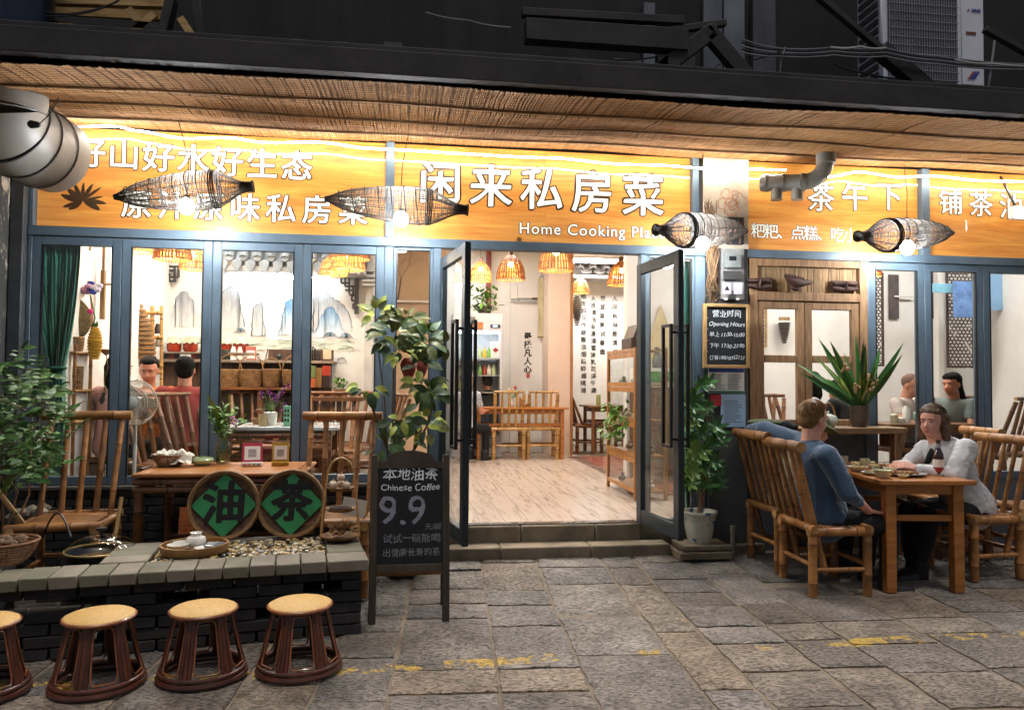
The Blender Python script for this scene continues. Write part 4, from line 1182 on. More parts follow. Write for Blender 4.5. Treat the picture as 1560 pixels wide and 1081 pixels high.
# ---- mural wall
YM = 2.996
mural = thing('landscape_mural', 'painted mural of grey and blue karst mountains on the back wall of the left room', 'mural', W(400, 520, YM))
def mural_mat(name, top, bot):
 m, nt, p = nodes_of(name)
 N, L = nt.nodes.new, nt.links.new
 tc = N('ShaderNodeTexCoord'); sx = N('ShaderNodeSeparateXYZ'); L(tc.outputs['Generated'], sx.inputs[0])
 mp = N('ShaderNodeMapping'); L(tc.outputs['Object'], mp.inputs[0]); mp.inputs['Scale'].default_value = (14, 1, 2.2)
 n = N('ShaderNodeTexNoise'); L(mp.outputs[0], n.inputs['Vector']); n.inputs['Scale'].default_value = 2; n.inputs['Detail'].default_value = 8; n.inputs['Distortion'].default_value = 1
 a = N('ShaderNodeMath'); a.operation = 'MULTIPLY_ADD'; L(n.outputs[0], a.inputs[0]); a.inputs[1].default_value = 1.3; L(sx.outputs[2], a.inputs[2])
 b = N('ShaderNodeMath'); b.operation = 'SUBTRACT'; L(a.outputs[0], b.inputs[0]); b.inputs[1].default_value = .62
 c = N('ShaderNodeValToRGB'); L(b.outputs[0], c.inputs[0]); e = c.color_ramp.elements
 e[0].position = .15; e[0].color = H(bot); e[1].position = .95; e[1].color = H(top)
 L(c.outputs[0], p.inputs['Base Color']); p.inputs['Roughness'].default_value = .8
 return m
MG = mural_mat('mural_grey_mountain', '#8f9297', '#c9c9c6'); MBl = mural_mat('mural_blue_mountain', '#5d86a8', '#c8d3d8')
MLN = mat('mural_ink', '#5b666e', '#39434b', scale=30, rough=.8, rv=0); MGN = mat('mural_green_wash', '#b9c6b0', '#d0d4c8', scale=6, rough=.8, rv=0)
def mountain(pts, m, k):
 P = [W(x, y, YM) for x, y in pts]
 Q = []
 for i in range(len(P) - 1):
  for j in range(5):
   q = P[i].lerp(P[i + 1], j / 5); Q.append(q + Vector((U(-.012, .012), 0, U(-.012, .012))))
 Q.append(P[-1])
 mb = MB()
 zb = min(P[0].z, P[-1].z)
 n = len(Q)
 y_ = YM - .0015 - k * .0012
 for i in range(n - 1):
  a, b = Q[i], Q[i + 1]
  mb.add([(a.x, y_, zb), (b.x, y_, zb), (b.x, y_, max(b.z, zb)), (a.x, y_, max(a.z, zb))], [(0, 1, 2, 3)])
 mb.build('mountain', m, mural, world=True)
 MB().tube([Vector((q.x, y_ - .001, q.z)) for q in Q], [U(.002, .006) for _ in Q], 4, sq=.15).build('ink_outline', MLN if m is MG else mat('mural_blue_ink', '#44708f', '#2f5573', scale=20, rough=.8, rv=0), mural, world=True)
mountain([(249, 497), (262, 478), (268, 455), (275, 445), (285, 444), (293, 458), (299, 478), (312, 484), (320, 497)], MG, 0)
mountain([(316, 500), (332, 452), (345, 440), (352, 436), (362, 442), (366, 460), (372, 498)], MG, 1)
mountain([(384, 510), (386, 472), (392, 462), (399, 462), (404, 512)], MG, 2)
mountain([(425, 510), (430, 482), (436, 462), (444, 456), (452, 470), (466, 492), (476, 505)], MBl, 3)
mountain([(476, 505), (478, 456), (484, 444), (490, 440), (502, 452), (517, 460), (528, 470), (537, 500)], MG, 1)
mountain([(478, 508), (491, 480), (498, 470), (505, 467), (514, 478), (524, 505), (530, 514)], MBl, 2)
q0, q1 = W(250, 515, YM), W(540, 535, YM)
MB().b2((q0.x, YM - .003, q1.z), (q1.x, YM - .0005, q0.z)).build('green_shore', MGN, mural, world=True)
gr = MB()
for k in range(70):
 x_ = U(252, 535); y_ = U(512, 534); L_ = U(6, 18)
 gr.tube([W(x_, y_, YM - .006), W(x_ + L_ * .5, y_ - U(0, 3), YM - .006), W(x_ + L_, y_ + U(-1, 1), YM - .006)], .004, 4, sq=.2)
gr.build('ink_strokes', MLN, mural, world=True, kind='stuff')
for cx_, cy_ in ((366, 506), (503, 512), (527, 514)):
 g = MB()
 for k in range(11):
  a = PI * (k + .5) / 11
  g.tube([W(cx_, cy_, YM - .007), W(cx_ + 7 * math.cos(a), cy_ - 7 * math.sin(a), YM - .007), W(cx_ + 11 * math.cos(a), cy_ - 8 * math.sin(a) + 2, YM - .007)], .004, 4, sq=.2)
 g.build('painted_fern', MC.get('mural_blue_ink', MLN), mural, world=True)
b0 = W(545, 545, YM)
mountain([(510, 552), (517, 545), (524, 544), (530, 553)], MG, 1)
# ---- tiled eaves: every tile its own piece
TILE = mat('grey_roof_tile', '#8b9196', '#62686c', scale=6, rough=.7, bump=.2, rv=.08)
TILED = mat('dark_roof_tile', '#6f6a66', '#4e4a47', scale=6, rough=.75, bump=.2, rv=.12)
def tile_mesh(r, L, m, full):
 mb = MB()
 n = 10
 vs = []
 for z, q in ((0, 1), (L, .92)):
  for k in range(n + 1):
   a = PI * k / n
   vs.append((r * q * math.cos(a), z, r * q * math.sin(a) * (1 if full else -.45)))
  for k in range(n, -1, -1):
   a = PI * k / n
   vs.append((r * q * .82 * math.cos(a), z, r * q * .82 * math.sin(a) * (1 if full else -.45)))
 N_ = 2 * (n + 1)
 fs = [(i, (i + 1) % N_, N_ + (i + 1) % N_, N_ + i) for i in range(N_)]
 for i in range(n): fs += [(i, N_ - 1 - i, N_ - 2 - i, i + 1), (N_ + i, N_ + i + 1, 2 * N_ - 2 - i, 2 * N_ - 1 - i)]
 mb.add(vs, fs)
 return mb.mesh('roof_tile', m)
def eave(name_label, x0, x1, y, z, pitch, m, dripper=True, rows=3):
 t = thing('tiled_eave', name_label, 'eave', ((x0 + x1) / 2, y, z))
 cap = tile_mesh(pitch * .33, .26, m, True); pan = tile_mesh(pitch * .42, .26, m, False)
 disc = MB().lathe([(.001, 0), (pitch * .30, 0), (pitch * .33, .01), (pitch * .33, .03)], 16, Matrix.Rotation(-PI / 2, 4, 'X')).mesh('tile_end_disc', m)
 drop = MB().poly([(-pitch * .36, 0), (-pitch * .34, -.05), (-pitch * .16, -.09), (0, -.125), (pitch * .16, -.09), (pitch * .34, -.05), (pitch * .36, 0), (0, .02)], .012, Matrix.Rotation(PI / 2, 4, 'X')).mesh('drip_tile', m)
 n = int((x1 - x0) / pitch)
 sl = R(52)
 loc = t.location
 for i in range(n):
  x = x0 + pitch * (i + .5)
  for r_ in range(rows):
   oy = r_ * .2 * math.cos(sl); oz = r_ * .2 * math.sin(sl)
   inst(cap, 'roof_tile', t, Vector((x, y + oy, z + .03 + oz)) - loc, (sl, 0, U(-.01, .01)))
   inst(pan, 'roof_tile', t, Vector((x + pitch / 2, y + oy, z + .0 + oz)) - loc, (sl, 0, U(-.01, .01)))
  if dripper:
   inst(disc, 'tile_end_disc', t, Vector((x, y - .012, z + .045)) - loc)
   inst(drop, 'drip_tile', t, Vector((x + pitch / 2, y - .006, z - .005)) - loc)
 MB().b2((x0, y + .02, z - .10), (x1, y + .48, z - .05)).build('eave_board', mat('eave_board', '#b4b2b0', '#a19f9d', rough=.8, rv=0), t, world=True)
 MB().b2((x0, y + .4, z - .05), (x1, y + .5, z + .7)).build('eave_back', WHITEW, t, world=True)
ye = 2.5
za = W(400, 398, ye).z
eave('grey tiled decorative eave above the bright mountain mural', W(318, 400, ye).x, W(556, 400, ye).x, ye, za, (W(401, 400, ye).x - W(380, 400, ye).x) * 1.0, TILE)
# mural tube light under the eave
tb = thing('tube_light', 'bright white tube light tucked under the grey tiled eave', 'tube light', (W(420, 420, 2.7).x, 2.86, za - .12))
MB().beam((W(345, 420, 2.7).x, 2.86, za - .125), (W(500, 420, 2.7).x, 2.86, za - .125), .03, .03).build('tube', emit('tube_white', (.92, .97, 1), 26), tb, world=True)
MB().beam((W(345, 420, 2.7).x, 2.86, za - .104), (W(500, 420, 2.7).x, 2.86, za - .104), .03, .03).build('housing', CERW, tb, world=True)
ye2 = 7.0
eave('dark tiled eave above the calligraphy wall seen through the entrance', W(872, 400, ye2).x + .02, W(975, 400, ye2).x + .9, ye2, W(920, 415, ye2).z, (W(900, 400, ye2).x - W(880, 400, ye2).x), TILED, dripper=False)
# ---- lattice brackets at the mural corners
def fret(label, pts, side, Y):
 t = thing('fretwork_bracket', label, 'fretwork', W(pts[0][0][0], pts[0][0][1], Y))
 for a, b in pts:
  MB().beam(W(*a, Y), W(*b, Y), .022, .022, up=(0, 1, 0)).build('lattice_bar', mat('fret_dark', '#3d3532', rough=.6), t, world=True)
Yf = 2.93
fret('dark wooden fretwork bracket at the left corner of the mural', [((250, 406), (272, 406)), ((256, 406), (256, 418)), ((256, 412), (266, 412)), ((266, 406), (266, 428)), ((272, 406), (272, 422)), ((258, 422), (272, 422)), ((248, 428), (268, 428)), ((258, 416), (258, 428)), ((248, 444), (257, 444)), ((254, 444), (254, 453)), ((247, 453), (254, 453)), ((247, 461), (251, 461)), ((251, 461), (251, 466)), ((247, 466), (251, 466)), ((247, 400), (247, 470))], -1, Yf)
fret('dark wooden stepped fretwork bracket at the right corner of the mural', [((520, 421), (544, 421)), ((520, 421), (520, 431)), ((520, 431), (532, 431)), ((526, 421), (526, 436)), ((532, 421), (532, 442)), ((526, 436), (540, 436)), ((526, 442), (536, 442)), ((538, 436), (538, 452)), ((532, 442), (532, 447)), ((532, 449), (542, 449)), ((536, 449), (536, 458)), ((536, 458), (543, 458)), ((538, 463), (543, 463)), ((538, 463), (538, 470)), ((538, 470), (544, 470)), ((545, 418), (545, 478))], 1, Yf)
MB().b2((W(541, 400, 2.96).x, 2.93, W(541, 478, 2.96).z), (W(547, 400, 2.96).x, 2.98, W(541, 412, 2.96).z)).build('fret_board', MC['fret_dark'], None, label='dark upright board beside the stepped fretwork', cat='board')
pc = W(556, 430, 2.88)
pl_ = MB()
for k, (zz, ex) in enumerate(((W(556, 412, 2.85).z, .0), (W(556, 434, 2.85).z, .02), (W(556, 428, 2.85).z, .01), (W(556, 421, 2.85).z, .02))):
 pl_.box((pc.x + .045, 2.84, zz), (.13 + ex, .1, .03))
pl_.build('corner_corbel', mat('grey_white_plaster', '#bdbab5'), bld, world=True)
# ---- shelf with jars under the mural
Ys = 2.75
sz = W(420, 549, Ys).z
js = thing('wall_shelf', 'long grey-brown wooden shelf unit under the mural holding jars and boxes', 'shelf', W(400, 600, Ys))
sxa, sxb = W(248, 549, Ys).x, W(510, 549, Ys).x
MB().b2((sxa, Ys - .14, sz - .03), (sxb, 2.98, sz)).build('shelf_board', mat('grey_wood', '#857667', '#6a5c4f', scale=3, st=(1, 7, 7), rough=.7), js, world=True, bevel=.003)
x = sxa
i = 0
while x < sxb - .1:
 MB().b2((x, Ys - .02, .28), (x + .118, Ys + .01, sz - .031)).build('plank', mat('dark_plank', '#54392a', '#38251a', scale=4, st=(8, 8, 1), rough=.6, rv=.2), js, world=True, bevel=.002)
 MB().b2((x, 2.9, sz), (x + .118, 2.93, sz + .13)).build('plank', MC['dark_plank'], js, world=True, bevel=.002) if x > W(390, 549, Ys).x else None
 x += .12; i += 1
JR = mat('red_jar', '#a4381f', '#84260f', scale=6, rough=.25, rv=.15); CL = mat('jar_cloth', '#b9bda8', '#9a9e88', scale=8, rough=.9, bump=.4, bscale=10)
RED = mat('red_label', '#b13a30', '#9a2c24', rough=.5)
def jar(px, py, label, w=.18):
 p = W(px, py, Ys); t = thing('cloth_covered_jar', label, 'jar', (p.x, Ys, p.z), group='red jars with pale cloth covers on the shelf')
 MB().lathe([(.03, 0), (w * .36, .005), (w * .42, .03), (w * .42, .09), (w * .36, .115), (.001, .118)], 18).build('jar_body', JR, t)
 m = MB(); n = 18
 prof = [(.02, .17), (w * .33, .162), (w * .42, .125), (w * .52, .095)]
 vs = []
 for k, (r_, z_) in enumerate(prof):
  for j in range(n):
   q = 1 + (.10 * math.sin(j * 2 * PI / n * 5 + px) if k == 3 else 0); vs.append((r_ * q * math.cos(2 * PI * j / n), r_ * q * math.sin(2 * PI * j / n), z_ + (.012 * math.sin(j * 3 + px) if k == 3 else 0)))
 m.add(vs, [(a * n + j, a * n + (j + 1) % n, (a + 1) * n + (j + 1) % n, (a + 1) * n + j) for a in range(3) for j in range(n)] + [tuple(range(n))])
 m.build('cloth_cover', CL, t)
jar(265, 536, 'red jar with pale cloth cover at the left end of the upper shelf'); jar(290, 536, 'second red jar with pale cloth cover, left of the window post')
jar(342, 537, 'red jar with pale cloth cover just right of the window post'); jar(367, 537, 'red jar with pale cloth cover nearest the white product boxes', .2)
us = W(285, 536, Ys)
MB().b2((W(248, 536, Ys).x, Ys - .1, us.z - .02), (W(390, 536, Ys).x, 2.95, us.z - .001)).build('upper_board', MC['grey_wood'], js, world=True, bevel=.003)
for i, px in enumerate((255, 262, 270, 296, 304)):
 p = W(px, 549, Ys - .02); MB().box((p.x, Ys - .03, sz + .036), (.055, .05, .07)).build('small_box', mat('box_red' if i % 2 else 'box_dark', '#7c2f24' if i % 2 else '#2c2a2a', rough=.5), None, bevel=.002, label=('small dark box', 'small dull red box')[i % 2] + ' on the lower shelf, ' + ('leftmost', 'second', 'third', 'beside the window post', 'against the window post')[i], cat='box', group='small boxes on the lower shelf')
for i, px in enumerate((343, 356, 366)):
 p = W(px, 549, Ys - .06); t = thing('product_carton', ('dark round tin', 'white milk shaped carton', 'second white carton')[i] + ' standing on the shelf in front of the jars', 'carton', (p.x, Ys - .06, sz + .001))
 if i == 0:
  MB().lathe([(.001, 0), (.055, 0), (.055, .1), (.05, .11), (.001, .11)], 16).build('tin_body', mat('tin_dark', '#34352f', rough=.3, metal=.4), t)
 else:
  MB().box((0, 0, .05), (.055, .05, .1)).build('carton_body', PAPER, t, bevel=.002); MB().poly([(-.027, 0), (.027, 0), (.012, .045), (-.012, .045)], .05, Matrix.Translation((0, .025, .1)) @ Matrix.Rotation(PI / 2, 4, 'X')).build('carton_top', PAPER, t)
  MB().box((0, -.026, .065), (.045, .002, .035)).build('carton_label', RED, t)
p = W(382, 549, Ys - .08); t = thing('standing_card', 'red and white standing card on the shelf behind the third window panel', 'card', (p.x, Ys - .08, sz + .001))
MB().box((0, 0, .075), (.11, .008, .15)).build('card_frame', mat('card_salmon', '#b8685a', rough=.5), t, bevel=.002); MB().box((0, -.006, .06), (.085, .004, .085)).build('card_face', PAPER, t)
p = W(478, 538, Ys - .06); t = thing('letter_rack', 'black slatted rack with cards at the right end of the shelf', 'rack', (W(480, 545, Ys - .06).x, Ys - .06, sz + .001))
for k in range(5): MB().box((-.05 + k * .025, 0, .09 - k * .01), (.012, .06, .18 - k * .02)).build('rack_slat', BLK, t, bevel=.002)
MB().box((.13, 0, .075), (.09, .01, .11)).build('card', mat('cream_card', '#c9b79a', rough=.6), t); 
t = thing('model_fish_trap', 'little wire tripod ornament on the shelf in front of the mural', 'ornament', (W(408, 540, Ys - .05).x, Ys - .05, sz + .001))
for a in range(3): MB().tube([(.05 * math.cos(a * 2.1), .05 * math.sin(a * 2.1), 0), (0, 0, .13)], .004, 5).build('leg', BAMD[0], t)
MB().ell((.12, 0, .04), (.03, .03, .035), 10, 8).build('black_pot', BLK, t)
# baskets hung on the plank wall
BSK = mat('wicker', '#8f6a3e', '#5f4222', scale=20, rough=.7, bump=.3, rv=.15)
def wicker_basket(label, p, r1, r0, h, handle=True, group=None, m=BSK, sq=1, name='wicker_basket', cat='basket', n=26):
 t = thing(name, label, cat, p, group=group)
 b = MB()
 rings = 9
 for k in range(rings):
  f = k / (rings - 1); r_ = r0 + (r1 - r0) * f ** .7
  pts = [((r_ + .004 * math.sin(j * PI + k * PI)) * math.cos(2 * PI * j / n), (r_ + .004 * math.sin(j * PI + k * PI)) * math.sin(2 * PI * j / n) * sq, h * f) for j in range(n)]
  b.tube(pts, h / rings * .52, 5, closed=True)
 b.build('woven_side', m, t)
 MB().lathe([(.001, 0), (r0, 0), (r0, .006)], n).build('base', m, t).scale.y = sq
 st = MB()
 for j in range(n // 2):
  a = 4 * PI * j / n; st.tube([(r0 * math.cos(a), r0 * math.sin(a) * sq, 0), ((r0 + (r1 - r0) * .62) * math.cos(a) * 1.02, (r0 + (r1 - r0) * .62) * math.sin(a) * sq * 1.02, h * .5), (r1 * math.cos(a), r1 * math.sin(a) * sq, h)], .003, 4)
 st.build('stake', m, t, kind='stuff')
 MB().tube([(r1 * math.cos(2 * PI * j / n), r1 * sq * math.sin(2 * PI * j / n), h) for j in range(n)], .008, 6, closed=True).build('rim', m, t)
 if handle:
  MB().tube([(-r1 * math.cos(a) if True else 0, 0, h + r1 * 1.35 * math.sin(a)) for a in [PI * k / 14 for k in range(15)]], .0065, 6).build('handle', m, t)
 return t
Yb_ = 2.55
for px, py, r1, l in ((349, 588, .125, 'wide wicker basket on the rack left of the two handled ones'), (382, 588, .125, 'brown round wicker basket with arched handle'), (413, 587, .095, 'tall narrow wicker basket with arched handle'), (447, 588, .12, 'wicker basket half hidden by the window post')):
 wicker_basket(l, W(px, py, Yb_), r1, r1 * .8, .17, True, 'wicker baskets on the rack below the mural shelf')
rk = thing('basket_rack', 'low brown bench holding the wicker baskets below the shelf', 'bench', W(400, 620, 2.55))
zz = W(400, 589, Yb_).z
MB().b2((W(320, 589, 2.5).x, 2.38, zz - .03), (W(465, 589, 2.5).x, 2.7, zz - .003)).build('board', BAMD[0], rk, world=True)
for px in (325, 395, 460): MB().b2((W(px, 589, 2.5).x, 2.4, .28), (W(px, 589, 2.5).x + .05, 2.45, zz - .031)).build('leg', BAMD[0], rk, world=True)
t = thing('game_box_stack', 'stack of red and orange boxes against the plank wall by the mural', 'boxes', W(488, 590, 2.6))
for i, (x0, y0, x1, y1, c) in enumerate(((481, 560, 490, 590, '#8a6a3a'), (491, 557, 502, 572, '#a8321f'), (491, 573, 502, 590, '#301d1a'), (470, 557, 480, 575, '#6a7a45'), (470, 576, 480, 590, '#b0572c'))):
 panel('box', None, None, x0, y0, x1, y1, 2.55 - .01 * i, .12, mat('stack' + str(i), c, rough=.5), t)

# ---- pendant lamps with rattan shades
RAT = mat('rattan', '#b57a3c', '#7d4c1f', scale=9, rough=.6, rv=.1)
BULBW = emit('bulb_warm', (1, .78, .42), 26)
def pendant(label, px, py, Y, dia_px, kind=0, cordtop=3.48):
 # px,py = centre of the rim
 p = W(px, py, Y)
 dep = (p - CAMPOS).dot(CAMROT @ Vector((0, 0, -1)))
 r_ = dia_px / 2 * dep / 1150
 t = thing('rattan_pendant_lamp', label, 'pendant lamp', p, group='rattan pendant lamps inside the restaurant')
 h = r_ * (1.75 if kind == 0 else 1.35)
 prof = [(1, 0), (.99, .12), (.95, .3), (.86, .5), (.7, .7), (.5, .84), (.3, .93), (.2, 1.0)] if kind == 0 else [(1, 0), (.97, .15), (.9, .4), (.78, .65), (.55, .85), (.3, .95), (.2, 1.0)]
 st = MB(); n = 34
 for k in range(n):
  a = 2 * PI * k / n + U(-.03, .03)
  st.tube([((q * r_ + U(-.002, .002)) * math.cos(a), q * r_ * math.sin(a), z_ * h) for q, z_ in prof], .0085 * r_ / .18 * (1 + .2 * math.sin(k * 5)), 4, sq=.5, cap=False)
 st.build('rattan_strips', RAT, t, kind='stuff')
 for q, z_ in ((1, 0), (.96, .25), (.80, .58), (.45, .86)):
  MB().tube([(q * r_ * 1.02 * math.cos(a), q * r_ * 1.02 * math.sin(a), z_ * h) for a in [2 * PI * j / 26 for j in range(26)]], .006, 5, closed=True).build('rattan_hoop', RAT, t)
 MB().lathe([(.2 * r_, h * .99), (.2 * r_, h * 1.12), (.12 * r_, h * 1.2), (.001, h * 1.2)], 12).build('cap', mat('cap_wood', '#6a3f22', rough=.5), t)
 MB().ell((0, 0, h * .62), r_ * .2, 12, 10).build('bulb', BULBW, t)
 MB().tube([(0, 0, h * .7), (0, 0, h * 1.0)], .018, 8).build('socket', BLK, t)
 MB().tube([(0, 0, h * 1.2), (0, 0, cordtop - p.z)], .0035, 5).build('cord', BLK, t)
 ld = bpy.data.lights.new('lamp_light', 'POINT'); ld.energy = 5.5; ld.color = (1, .74, .42); ld.shadow_soft_size = .04
 lo = bpy.data.objects.new('lamp_light', ld); COL.objects.link(lo); lo.location = (0, 0, h * .3); setpar(lo, t)
 return t
pendant('small rattan lamp in the doorway, nearest the open left door leaf', 732, 428, 5.0, 34)
pendant('rattan lamp in the doorway hanging above the calligraphy strip', 778, 426, 4.2, 43)
pendant('largest rattan lamp in the doorway, cut off by the door head', 847, 412, 3.0, 52)
pendant('small rattan lamp hanging by the edge of the calligraphy wall', 884, 446, 6.6, 26)
pendant('pale rattan lamp in front of the dark tiled eave', 946, 434, 4.6, 41)
pendant('rattan lamp behind the glass of the open right door leaf', 1012, 433, 3.9, 32, 1)
pendant('rattan lamp at the top left of the second folding panel', 208, 384, 1.6, 46, 1)
pendant('large rattan lamp in the second folding panel, nearest the window', 263, 395, 1.1, 54, 1)
pendant('rattan lamp half hidden by the post between second and third panels', 296, 410, 2.0, 42, 0)
pendant('upper rattan lamp showing its glowing underside in the fourth panel', 533, 394, 1.3, 60, 1)
pendant('lower left rattan lamp in the fourth folding panel', 508, 419, 1.9, 42, 1)
pendant('rattan lamp hidden behind the upper one in the fourth panel', 530, 410, 1.7, 52, 1)
pendant('rattan lamp just inside the blue framed window by the wooden window', 1327, 420, 1.5, 30, 1)

# ---- blind with tree painting
Yt = 4.26
bl_ = thing('painted_blind', 'beige roller blind painted with bare tree branches beside the mural room', 'blind', W(620, 455, Yt))
a, b = W(562, 380, Yt), W(656, 458, Yt)
MB().b2((a.x, Yt, b.z), (b.x, Yt + .01, a.z + .5)).build('blind_sheet', mat('blind_beige', '#c9a883', '#bf9d78', scale=2, rough=.85, rv=0), bl_, world=True)
MB().b2((a.x, Yt - .015, b.z - .03), (b.x, Yt + .02, b.z)).build('bottom_bar', CERW, bl_, world=True)
br = MB()
def branch(p, ang, L_, r_, d):
 q = p + Vector((math.cos(ang) * L_, 0, math.sin(ang) * L_))
 q.x = min(max(q.x, a.x + .01), b.x - .01)
 br.tube([p, q], [r_, r_ * .7], 4, sq=.3)
 if d > 0:
  for s in (-1, 1):
   if rnd() < .92: branch(q, ang + s * U(.2, .6), L_ * U(.62, .85), r_ * .62, d - 1)
branch(W(598, 457, Yt - .004), R(97), .26, .014, 6); branch(W(606, 457, Yt - .004), R(82), .3, .010, 6); branch(W(612, 380, Yt - .004), R(200), .1, .006, 4)
br.build('painted_branches', mat('branch_paint', '#5d4a41', rough=.8), bl_, world=True)
panel('wall_sign', 'small black sign with white print on the wall beyond the plant', 'sign', 627, 487, 649, 495, Yt - .01, .01, BLK)
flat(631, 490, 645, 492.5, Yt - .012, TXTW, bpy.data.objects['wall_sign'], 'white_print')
t = thing('dark_hung_picture', 'dark ink picture on the wall below the blind, seen past the plant', 'picture', W(567, 560, Yt))
panel('picture_sheet', None, None, 558, 536, 574, 568, Yt - .02, .01, mat('ink_wash', '#55575a', '#1f2022', scale=14, rough=.8), t)

# ---- left wall: curtain, hats, baskets
GRN = mat('green_curtain', '#2b7a63', '#1c5a47', scale=2, rough=.85, sheen=.3, rv=0)
def curtain(label, px_l, px_r, Y, ztop, zbot, tie_z, tie_x, wtie, botl, botr, n=64):
 xl, xr = W(px_l, 500, Y).x, W(px_r, 500, Y).x
 vs = []; m = 30
 for j in range(m + 1):
  z = ztop + (zbot - ztop) * j / m
  if z > tie_z: f = (ztop - z) / (ztop - tie_z); f = f ** 1.8; L_, R_ = xl + (tie_x - wtie - xl) * f, xr + (tie_x + wtie - xr) * f
  else: f = min(1, (tie_z - z) / .5); L_, R_ = tie_x - wtie + (botl - (tie_x - wtie)) * f, tie_x + wtie + (botr - (tie_x + wtie)) * f
  for i in range(n + 1):
   g = i / n; x_ = L_ + (R_ - L_) * g
   amp = .028 * (1 - .3 * g)
   vs.append((x_ + .006 * math.sin(i * 1.3 + j * .2), Y + amp * math.sin(i * 1.25 + .6 * math.sin(j * .12)) + .01 * math.sin(i * .37 + j * .3), z))
 fs = [(j * (n + 1) + i, j * (n + 1) + i + 1, (j + 1) * (n + 1) + i + 1, (j + 1) * (n + 1) + i) for j in range(m) for i in range(n)]
 o = MB().add(vs, fs)
 t = thing('curtain', label, 'curtain', ((xl + xr) / 2, Y, zbot))
 o.build('curtain_cloth', GRN, t, world=True)
 MB().tube([(tie_x + (wtie + .01) * math.cos(q), Y + .04 * math.sin(q), tie_z) for q in [2 * PI * k / 16 for k in range(16)]], .012, 6, closed=True).build('tie', mat('green_tie', '#2d6b58', rough=.8), t, world=True)
cY = .11
tx = W(87, 560, cY)
curtain('dark green curtain tied back behind the leftmost glass panel', 52, 121, cY, 2.42, .64, tx.z, tx.x, .05, W(72, 700, cY).x, W(98, 700, cY).x)
curtain('green curtain hanging inside the narrow sidelight right of the entrance', 1036, 1052, .16, 2.42, .35, 1.2, W(1049, 500, .16).x, .05, W(1042, 500, .16).x, W(1056, 500, .16).x, 26)
HAT = mat('straw', '#8a7548', '#655332', scale=20, rough=.8, bump=.3, rv=.1)
def hat(label, px, py, Y, r_px, rot):
 p = W(px, py, Y); r_ = r_px * (Y + 5.9) / 1150 * 1.03
 t = thing('straw_hat', label, 'hat', p, rot=rot, group='straw hats on the wall rack')
 prof = [(1, 0)]
 m = MB(); n = 36
 for k in range(12):
  f = 1 - k / 14
  m.tube([(r_ * f * math.cos(q), r_ * f * math.sin(q), .012 * math.sin(k * 9) * 0 + .05 * (1 - f)) for q in [2 * PI * j / n for j in range(n)]], r_ / 24, 4, closed=True)
 m.build('brim', HAT, t)
 MB().lathe([(r_ * .36, .02), (r_ * .34, .06), (r_ * .28, .1), (r_ * .12, .12), (.001, .122)], 20).build('crown', mat('straw_pale', '#b99c62', '#94784a', scale=18, rough=.8), t)
hat('wide straw hat with a pale crown, lowest beside the green curtain', 97, 486, .62, 33, (PI / 2, 0, .3))
hat('grey straw hat at the top of the stack beside the curtain', 106, 432, .74, 16, (1.2, .5, .3))
hat('straw hat leaning between the other two by the curtain', 110, 455, .80, 20, (1.35, .3, .8))
rk2 = thing('wall_rack', 'tall bamboo shelf behind the curtain with hats, baskets and trinkets', 'rack', W(120, 600, .6))
for px in (92, 128):
 for Y in (.5, .8): MB().bamboo((W(px, 500, .65).x, Y, .28), (W(px, 500, .65).x, Y, W(px, 530, .65).z + .02), .014, 3).build('upright', BAM, rk2, world=True)
for py in (536, 593, 640): MB().b2((W(88, py, .65).x, .48, W(100, py, .65).z - .015), (W(130, py, .65).x, .84, W(100, py, .65).z)).build('board', mat('shelf_bamboo', '#ac8448', '#8a652f', st=(1, 6, 6), rough=.5), rk2, world=True, bevel=.003)
wicker_basket('small orange-brown basket on the rack under the lowest hat', W(115, 534, .6) + Vector((0, 0, .003)), .06, .05, .10, False)
wicker_basket('tall tan basket on the middle shelf behind the curtain', W(115, 592, .6) + Vector((0, 0, .003)), .05, .045, .17, False)
t = thing('wooden_pulley_ornament', 'brown turned wooden ornament hanging from a short bar on the left wall', 'ornament', W(126, 415, .8))
MB().lathe([(.02, -.16), (.06, -.14), (.065, -.08), (.03, -.04), (.025, .04), (.045, .09), (.02, .1)], 14).build('turned_body', WOODS, t)
MB().beam((-.1, 0, .2), (.06, 0, .2), .02, .03).build('bar', WOODB, t); MB().tube([(-.0, 0, .1), (-.0, 0, .2)], .003, 4).build('cord', BLK, t)
t = thing('embroidered_ball', 'bunch of blue white and pink embroidered cloth balls on the left wall', 'ornament', W(138, 438, .7))
for i in range(9):
 MB().ell((U(-.06, .07), U(-.03, .03), U(-.07, .06)), (.03, .03, .022), 8, 6).build('cloth_petal', mat('petal' + str(i % 3), ('#2a3fae', '#c08aa8', '#d5cfe0')[i % 3], rough=.8), t)
for i in range(2): MB().tube([(0, 0, -.06), (.02 + i * .02, 0, -.25), (.01, 0, -.42 + i * .05)], .006, 5).build('tassel', mat('tassel' + str(i), ('#c4472e', '#3f7a3a')[i], rough=.8), t)
MB().ell((.01, -.02, -.2), .025, 8, 6).build('pompom', mat('pink_pompom', '#cf2a78', rough=.9), t)
t = thing('knitted_pineapple_bag', 'yellow knitted pineapple shaped bag hanging on the left wall', 'bag', W(144, 545, .7))
for k in range(11):
 f = k / 10; r_ = .05 * math.sin(PI * (.12 + .8 * f)) ** .6
 MB().tube([(r_ * math.cos(q), r_ * .6 * math.sin(q), .24 * f) for q in [2 * PI * j / 12 for j in range(12)]], .013, 5, closed=True).build('knit_row', mat('yellow_knit', '#c99a2e', '#a67c1e', scale=30, rough=.9), t)
